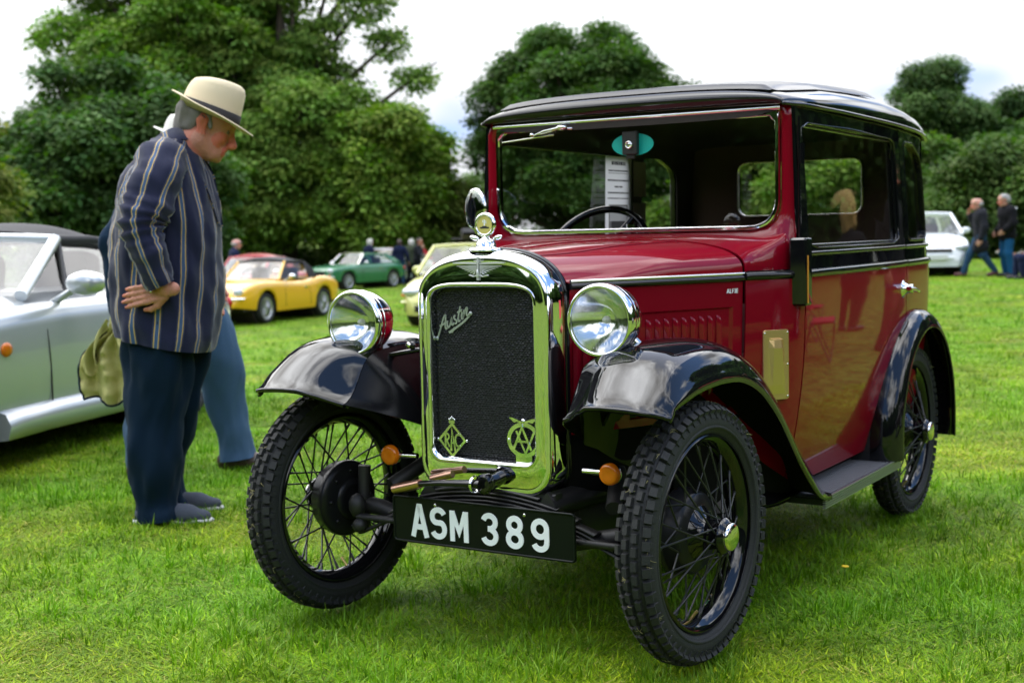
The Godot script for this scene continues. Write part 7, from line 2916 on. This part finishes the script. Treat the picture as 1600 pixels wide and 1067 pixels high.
	for k in 33:
		var a := lerpf(0.35, TAU - 0.35, k / 32.0)
		var cc := cos(a)
		var ss := sin(a)
		var front := smoothstep(0.2, 1.0, cc)
		var basis := Basis(Vector3.BACK, 0.42)
		var mid := Vector3(0.090, 1.515, 0)
		c0.append(mid + basis * Vector3(cc * 0.072, 0.020 - 0.035 * front, ss * 0.071))
		c1.append(mid + basis * Vector3(cc * 0.079, 0.028 - 0.040 * front, ss * 0.079))
		c2.append(mid + basis * Vector3(cc * 0.100 + 0.03 * front, -0.026 - 0.060 * front, ss * 0.106 * (1.0 - 0.35 * front)))
	sheet(st, [c0, c1, c2], false, false, true)
	obj("collar", st, col, who)
	st = ST()
	for s in [1.0, -1.0]:
		shell(st, [V([Vector3(0.150, 1.47, s * 0.085), Vector3(0.185, 1.45, s * 0.035)]), V([Vector3(0.190, 1.39, s * 0.095), Vector3(0.222, 1.36, s * 0.035)]), V([Vector3(0.226, 1.28, s * 0.075), Vector3(0.240, 1.26, s * 0.028)]), V([Vector3(0.247, 1.17, s * 0.030), Vector3(0.252, 1.16, s * 0.016)])], 0.006, s > 0.0)
	obj("lapel", st, col, who)
	# trousers: seat and two legs
	st = ST()
	cloth_wrap(st, [[Vector3(0.018, 0.96, 0), 0.16, 0.18, 0.0], [Vector3(0.018, 0.86, 0), 0.160, 0.185, 0.0], [Vector3(0.012, 0.77, 0), 0.145, 0.17, 0.0], [Vector3(0.01, 0.70, 0), 0.11, 0.14, 0.0]], 48, 2.2, 0.01, 5)
	for s in [1.0, -1.0]:
		var dx := 0.0 if s > 0.0 else -0.012
		cloth_wrap(st, [[Vector3(0.016 + dx * 0.3, 0.86, s * 0.092), 0.146, 0.100, 0.0], [Vector3(0.014 + dx * 0.5, 0.70, s * 0.100), 0.142, 0.104, 0.0], [Vector3(0.004 + dx * 0.7, 0.54, s * 0.105), 0.128, 0.102, 0.0], [Vector3(-0.010 + dx, 0.38, s * 0.108), 0.107, 0.093, 0.0], [Vector3(-0.022 + dx, 0.22, s * 0.11), 0.090, 0.084, 0.0], [Vector3(-0.026 + dx, 0.10, s * 0.11), 0.084, 0.080, 0.0], [Vector3(-0.016 + dx, 0.045, s * 0.112), 0.098, 0.086, 0.10], [Vector3(-0.012 + dx, 0.020, s * 0.112), 0.104, 0.088, 0.12]], 44, 2.1, 0.050, 11 + int(s), Vector3(6, 2.2, 6))
	obj("trousers", st, M.navy_cloth, who)
	for s in [1.0, -1.0]:
		var dx := 0.0 if s > 0.0 else -0.01
		st = ST()
		sdf(st, [bone(Vector3(-0.06 + dx, 0.045, s * 0.11), Vector3(0.10 + dx, 0.040, s * 0.118), 0.046, 0.043, skin, Vector3.UP, 0.9), bone(Vector3(0.10 + dx, 0.036, s * 0.118), Vector3(0.165 + dx, 0.030, s * 0.121), 0.042, 0.031, skin, Vector3.UP, 0.8)], 0.008, 0.02)
		obj("shoe", st, cloth_mat(Color(0.07, 0.08, 0.10)), who)
		st = ST()
		sdf(st, [bone(Vector3(-0.07 + dx, 0.014, s * 0.11), Vector3(0.172 + dx, 0.014, s * 0.121), 0.048, 0.038, skin, Vector3.UP, 0.32)], 0.008, 0.01)
		obj("sole", st, mat(Color(0.5, 0.5, 0.48), 0.7), who)

func build_people() -> void:
	M.grey_hair = cloth_mat(Color(0.20, 0.185, 0.17), 0.7)
	M.straw = mat(Color(0.66, 0.55, 0.36), 0.75)
	M.straw.heightmap_enabled = true
	M.straw.heightmap_texture = noise_tex(61, 0.16, 512, [])
	M.straw.heightmap_scale = 0.10
	M.straw.uv1_triplanar = true
	M.straw.uv1_scale = Vector3(8, 8, 8)
	M.hat_band = cloth_mat(Color(0.045, 0.043, 0.045))
	M.navy_cloth = cloth_mat(Color(0.005, 0.015, 0.030))
	var jeans := cloth_mat(Color(0.055, 0.105, 0.180))
	var jeans_dark := cloth_mat(Color(0.022, 0.055, 0.105))
	var jeans_blue := cloth_mat(Color(0.012, 0.080, 0.190))
	var navy := cloth_mat(Color(0.012, 0.017, 0.045))
	var sweater := cloth_mat(Color(0.008, 0.022, 0.045))
	var black := cloth_mat(Color(0.008, 0.008, 0.010))
	var charcoal := cloth_mat(Color(0.016, 0.017, 0.022))
	var olive := cloth_mat(Color(0.060, 0.075, 0.045))
	var brown := mat(Color(0.050, 0.028, 0.020), 0.5)
	var russet := mat(Color(0.085, 0.022, 0.022), 0.6)
	var white_hair := cloth_mat(Color(0.55, 0.53, 0.48), 0.7)
	var grey_hair := cloth_mat(Color(0.32, 0.31, 0.30), 0.7)
	var blond := cloth_mat(Color(0.42, 0.26, 0.10), 0.6)
	hat_man()
	# second man, a step farther off
	var two := figure("man in navy sweater, jeans and white hat behind the striped blazer", afar(-1.55, 6.32), 32.255, 1.70, {
		"neck": Vector3(-0.035, 1.43, 0), "hip": Vector3(-0.10, 0.93, 0), "nod": 22.0,
		"knee_l": Vector3(0.145, 0.50, -0.10), "ankle_l": Vector3(0.195, 0.09, -0.10), "knee_r": Vector3(-0.14, 0.48, 0.10), "ankle_r": Vector3(-0.20, 0.09, 0.10),
		"elbow_r": Vector3(-0.255, 1.14, 0.22), "wrist_r": Vector3(-0.235, 0.82, 0.24), "fingers_r": Vector3(0.1, -1, 0), "curl_r": 0.95, "back_r": Vector3(-0.2, 0, 1),
		"elbow_l": Vector3(-0.12, 1.12, -0.26), "wrist_l": Vector3(0.06, 0.95, -0.22),
	}, {"skin": Color(0.44, 0.20, 0.13), "trousers": jeans, "jacket": sweater, "shoes": brown, "hair": grey_hair, "bald": true, "cell": 0.016, "head_cell": 0.007, "hand_cell": 0.004, "fat": 1.1, "shoulder": -0.07, "shrug": 0.06, "leg_rows": [[[Vector3(-0.06, 0.96, -0.02), 0.15, 0.18, 0.0], [Vector3(-0.03, 0.84, -0.05), 0.155, 0.15, 0.0], [Vector3(0.075, 0.69, -0.09), 0.130, 0.115, 0.3], [Vector3(0.142, 0.52, -0.10), 0.112, 0.105, 0.15], [Vector3(0.165, 0.33, -0.10), 0.094, 0.092, 0.0], [Vector3(0.190, 0.16, -0.10), 0.076, 0.080, 0.0], [Vector3(0.212, 0.055, -0.10), 0.084, 0.082, 0.12]], [[Vector3(-0.08, 0.90, 0.06), 0.13, 0.13, 0.0], [Vector3(-0.11, 0.70, 0.09), 0.12, 0.11, 0.0], [Vector3(-0.14, 0.48, 0.10), 0.105, 0.10, 0.0], [Vector3(-0.175, 0.25, 0.10), 0.088, 0.088, 0.0], [Vector3(-0.195, 0.055, 0.10), 0.082, 0.082, 0.0]]]})
	var ht: Transform3D = two.get_meta("head")
	hat(ht, mat(Color(0.60, 0.58, 0.52), 0.85), mat(Color(0.55, 0.53, 0.48), 0.8), two, 0.12, 0.97)
	two.remove_meta("head")
	yellow_cloth(two)
	var walk := {"knee_r": Vector3(0.20, 0.52, 0.09), "ankle_r": Vector3(0.34, 0.11, 0.09), "knee_l": Vector3(-0.04, 0.50, -0.09), "ankle_l": Vector3(-0.30, 0.14, -0.09), "foot_l": Vector3(0.14, -0.09, 0), "elbow_r": Vector3(0.06, 1.12, 0.24), "wrist_r": Vector3(0.20, 1.36, 0.10), "fingers_r": Vector3(0.2, 1, -0.2), "neck": Vector3(0.02, 1.47, 0), "look": 6.0}
	var all := []
	all.append(figure("bald man in dark hooded coat and jeans walking left past the white hatchback", afar(9.78, 27.9), 205.0, 1.64, walk, {"trousers": jeans_dark, "jacket": charcoal, "shoes": russet, "hair": grey_hair, "bald": true, "hood": true, "long": 0.26, "bulk": 0.024, "skin": Color(0.50, 0.27, 0.20)}))
	var patch := figure("grey haired man in black jacket with a white patch and bright blue jeans", afar(10.27, 27.7), 222.0, 1.71, {"look": -8.0, "elbow_l": Vector3(0.02, 1.12, -0.27), "wrist_l": Vector3(0.16, 1.0, -0.18), "wrist_r": Vector3(0.10, 0.98, 0.24)}, {"trousers": jeans_blue, "jacket": black, "hair": grey_hair, "skin": Color(0.48, 0.25, 0.18), "fat": 1.05, "bulk": 0.026, "long": 0.06})
	all.append(patch)
	var st := ST()
	ball(st, Vector3(-0.085, 1.40, -0.16), Vector3(0.02, 0.03, 0.05), 10)
	obj("white_patch", st, M.white_paint, patch)
	all.append(figure("person in navy jacket and jeans standing left in the group of three", afar(-4.12, 50.0), 120.0, 1.72, {"elbow_r": Vector3(0.0, 1.12, 0.30), "wrist_r": Vector3(0.05, 0.9, 0.34)}, {"trousers": jeans_dark, "jacket": navy, "hair": brown, "skin": Color(0.50, 0.26, 0.20)}))
	all.append(figure("white haired person in olive coat in the middle of the group of three", afar(-3.76, 50.8), 100.0, 1.72, {}, {"trousers": charcoal, "jacket": olive, "hair": white_hair, "bob": true, "long": 0.10}))
	all.append(figure("person in long black coat raising a hand, right in the group of three", afar(-3.46, 49.9), 20.0, 1.74, {"elbow_r": Vector3(0.16, 1.12, 0.22), "wrist_r": Vector3(0.24, 1.34, 0.12), "fingers_r": Vector3(0.1, 1, 0)}, {"trousers": black, "jacket": charcoal, "hair": brown, "long": 0.32, "skin": Color(0.50, 0.26, 0.19)}))
	all.append(figure("bald person in dark jacket, head showing behind the red coupe", afar(-7.05, 34.2), 60.0, 1.66, {}, {"trousers": charcoal, "jacket": navy, "skin": Color(0.52, 0.27, 0.22), "hair": grey_hair, "bald": true}))
	all.append(figure("white haired person behind the roof of the green coupe", afar(-5.30, 50.3), 80.0, 1.76, {}, {"trousers": charcoal, "jacket": navy, "hair": white_hair, "bob": true}))
	all.append(figure("person in grey top behind the cream car, mirrored in the rear side window", Vector3(10.2, hill(10.2, -35.0), -35.0), 60.0, 1.76, {}, {"trousers": charcoal, "jacket": cloth_mat(Color(0.12, 0.12, 0.13)), "skin": Color(0.5, 0.28, 0.22), "hair": blond}))
	all.append(figure("person in grey top and navy trousers sitting at the right edge of the frame", afar(10.42, 26.4), 212.0, 1.60, {"hip": Vector3(0, 0.42, 0), "neck": Vector3(-0.06, 0.95, 0), "knee_r": Vector3(0.42, 0.46, 0.12), "ankle_r": Vector3(0.46, 0.09, 0.12), "knee_l": Vector3(0.42, 0.46, -0.12), "ankle_l": Vector3(0.40, 0.09, -0.12), "elbow_r": Vector3(0.02, 0.66, 0.25), "wrist_r": Vector3(0.24, 0.56, 0.16), "elbow_l": Vector3(0.02, 0.66, -0.25), "wrist_l": Vector3(0.24, 0.56, -0.16)}, {"trousers": navy, "jacket": cloth_mat(Color(0.22, 0.22, 0.24)), "hair": cloth_mat(Color(0.30, 0.31, 0.32)), "shoes": M.iron}))
	# two women beyond the frame whom the door and its window mirror
	all.append(figure("blond woman in black coat mirrored in the saloon's door window", Vector3(2.9, hill(2.9, -8.3), -8.3), 100.0, 1.70, {}, {"trousers": black, "jacket": black, "hair": blond, "bob": true, "long": 0.25}))
	all.append(figure("person in black coat and red trousers mirrored in the saloon's door", Vector3(1.75, hill(1.75, -6.35), -6.35), 200.0, 1.74, {}, {"trousers": cloth_mat(Color(0.12, 0.02, 0.03)), "jacket": black, "hair": brown, "long": 0.05}))
	for f in all:
		f.remove_meta("head")

func yellow_cloth(_holder: Node3D) -> void:
	# a crumpled duster hanging from the second man's fist, with a dark sewn edge
	var at := afar(-1.55, 6.32)
	var t := Transform3D(Basis(Vector3.UP, deg_to_rad(32.255)), at)
	var c := thing("duster", "crumpled yellow cloth with dark edging hanging from the second man's hand", "cloth", t * Vector3(-0.245, 0.0, 0.255), deg_to_rad(32.255))
	var ns := FastNoiseLite.new()
	ns.seed = 21
	ns.frequency = 5.0
	var rows := []
	for i in 30:
		var f := i / 29.0
		var row := PackedVector3Array()
		for k in 40:
			var g := k / 39.0
			var wide := lerpf(0.025, 0.115, smoothstep(0.0, 0.5, f))
			var y := 0.755 - 0.36 * f + 0.022 * sin(g * 7.0 + 1.0) * f * f - 0.035 * absf(g - 0.35) * f
			if f < 0.12:
				y += 0.045 * (1.0 - f / 0.12)
			var x := (g - 0.5) * 2.0 * wide - 0.045 * smoothstep(0.0, 0.4, f) + 0.012 * sin(f * 7.0 + g * 4.0)
			var z := 0.035 * sin(g * TAU * 2.4 + f * 1.6) * smoothstep(0.0, 0.35, f) + 0.03 * ns.get_noise_2d(x * 3.0, y * 3.0)
			row.append(Vector3(x, y, z))
		rows.append(row)
	var st := ST()
	shell(st, rows, 0.002)
	obj("fabric", st, cloth_mat(Color(0.56, 0.52, 0.20), 0.95), c)
	st = ST()
	var low := []
	for k in 40:
		low.append(rows[29][k])
	tube(st, low, 0.0055, 6)
	obj("edging", st, M.navy_cloth, c)
	st = ST()
	low = []
	for i in range(4, 30):
		low.append(rows[i][0])
	tube(st, low, 0.0055, 6)
	obj("edging", st, M.navy_cloth, c)
	# a gathered lobe that folds out at the side
	st = ST()
	var lobe := []
	for i in 14:
		var f := i / 13.0
		var row := PackedVector3Array()
		for k in 18:
			var g := k / 17.0
			row.append(Vector3(-0.03 - 0.115 * sin(PI * 0.62 * f) * (0.5 + 0.5 * g), 0.755 - 0.20 * f - 0.05 * g + 0.02 * sin(g * 8.0), 0.01 + 0.045 * sin(g * TAU * 1.1 + f * 2.0)))
		lobe.append(row)
	shell(st, lobe, 0.002)
	obj("fabric", st, cloth_mat(Color(0.56, 0.52, 0.20), 0.95), c)

# ---------------------------------------------------------------- dog, chairs, flowers

func build_small_things() -> void:
	var dog := thing("dog", "small white dog with brown patches standing on the lawn at the right edge", "dog", afar(13.05, 35.0), deg_to_rad(208.0))
	var w := Color(0.62, 0.58, 0.54)
	var br := Color(0.22, 0.11, 0.06)
	var b := [
		bone(Vector3(-0.14, 0.26, 0), Vector3(0.0, 0.26, 0), 0.065, 0.070, br), bone(Vector3(0.0, 0.26, 0), Vector3(0.13, 0.265, 0), 0.070, 0.082, w),
		bone(Vector3(0.15, 0.29, 0), Vector3(0.23, 0.36, 0), 0.055, 0.045, w), bone(Vector3(0.24, 0.375, 0), Vector3(0.27, 0.375, 0), 0.050, 0.045, br),
		bone(Vector3(0.28, 0.365, 0), Vector3(0.345, 0.345, 0), 0.032, 0.020, w), bone(Vector3(-0.20, 0.29, 0), Vector3(-0.30, 0.38, 0), 0.016, 0.010, w),
	]
	for s in [-1.0, 1.0]:
		b.append(bone(Vector3(0.13, 0.22, s * 0.05), Vector3(0.125, 0.12, s * 0.05), 0.036, 0.022, w))
		b.append(bone(Vector3(0.125, 0.12, s * 0.05), Vector3(0.135, 0.02, s * 0.05), 0.020, 0.017, w))
		b.append(bone(Vector3(0.135, 0.015, s * 0.05), Vector3(0.16, 0.012, s * 0.05), 0.018, 0.014, w))
		b.append(bone(Vector3(-0.15, 0.24, s * 0.05), Vector3(-0.125, 0.15, s * 0.055), 0.048, 0.030, br))
		b.append(bone(Vector3(-0.125, 0.15, s * 0.055), Vector3(-0.19, 0.10, s * 0.055), 0.026, 0.018, w))
		b.append(bone(Vector3(-0.19, 0.10, s * 0.055), Vector3(-0.18, 0.02, s * 0.055), 0.018, 0.016, w))
		b.append(bone(Vector3(-0.18, 0.015, s * 0.055), Vector3(-0.155, 0.012, s * 0.055), 0.018, 0.014, w))
		b.append(bone(Vector3(0.235, 0.41, s * 0.035), Vector3(0.215, 0.37, s * 0.062), 0.018, 0.014, br))
	var st := ST()
	sdf(st, b, 0.010, 0.02)
	var fur := mat(Color(1, 1, 1), 0.9)
	fur.vertex_color_use_as_albedo = true
	obj("body", st, fur, dog)
	st = ST()
	ball(st, Vector3(0.362, 0.348, 0), Vector3(0.012, 0.010, 0.012), 8)
	obj("nose", st, M.ink, dog)
	# red folding chairs that the door mirrors
	var chair := thing("folding_chair", "", "chair")
	var red := mat(Color(0.38, 0.012, 0.025), 0.7)
	st = ST()
	shell(st, [V([Vector3(-0.24, 0.42, 0.22), Vector3(0, 0.39, 0.22), Vector3(0.24, 0.42, 0.22)]), V([Vector3(-0.24, 0.40, -0.2), Vector3(0, 0.36, -0.2), Vector3(0.24, 0.40, -0.2)])], 0.012)
	obj("seat", st, red, chair)
	st = ST()
	shell(st, [V([Vector3(-0.24, 0.50, -0.21), Vector3(0, 0.50, -0.25), Vector3(0.24, 0.50, -0.21)]), V([Vector3(-0.25, 0.88, -0.34), Vector3(0, 0.88, -0.38), Vector3(0.25, 0.88, -0.34)])], 0.012)
	obj("backrest", st, red, chair)
	for s in [-1.0, 1.0]:
		for e in [[Vector3(s * 0.26, 0.0, 0.26), Vector3(-s * 0.25, 0.42, 0.22)], [Vector3(s * 0.26, 0.0, -0.28), Vector3(-s * 0.25, 0.42, -0.2)], [Vector3(s * 0.26, 0.0, 0.26), Vector3(s * 0.25, 0.42, -0.2)], [Vector3(s * 0.26, 0.0, -0.28), Vector3(s * 0.26, 0.90, -0.35)]]:
			st = ST()
			tube(st, [e[0], e[1]], 0.011, 6)
			obj("leg", st, M.iron, chair)
	var spots := [[Vector3(2.35, 0, -5.3), 250.0, "red folding chair nearest the saloon door that mirrors it"], [Vector3(3.1, 0, -5.6), 285.0, "red folding chair between the other two, mirrored in the door"], [Vector3(3.3, 0, -6.9), 265.0, "red folding chair beside the blond woman, mirrored in the window"]]
	for i in spots.size():
		var c := chair
		if i > 0:
			c = chair.duplicate()
			c.name = "folding_chair"
			add_child(c, true)
		c.position = ground_at(spots[i][0].x, spots[i][0].z)
		c.rotation.y = deg_to_rad(spots[i][1])
		tag(c, spots[i][2], "chair", "red folding chairs")
	# a buttercup in the lawn
	var cup := thing("buttercup", "single small yellow buttercup in the grass right of the front wheel", "flower", Vector3(0.63, 0.0, -1.02))
	st = ST()
	tube(st, [Vector3.ZERO, Vector3(0.004, 0.05, 0.002)], 0.0012, 5)
	obj("stem", st, M.leaf_green, cup)
	for k in 5:
		st = ST()
		var a := TAU * k / 5
		ball(st, Vector3(0.004 + cos(a) * 0.007, 0.053, 0.002 + sin(a) * 0.007), Vector3(0.006, 0.0022, 0.006), 8)
		obj("petal", st, M.petal, cup)
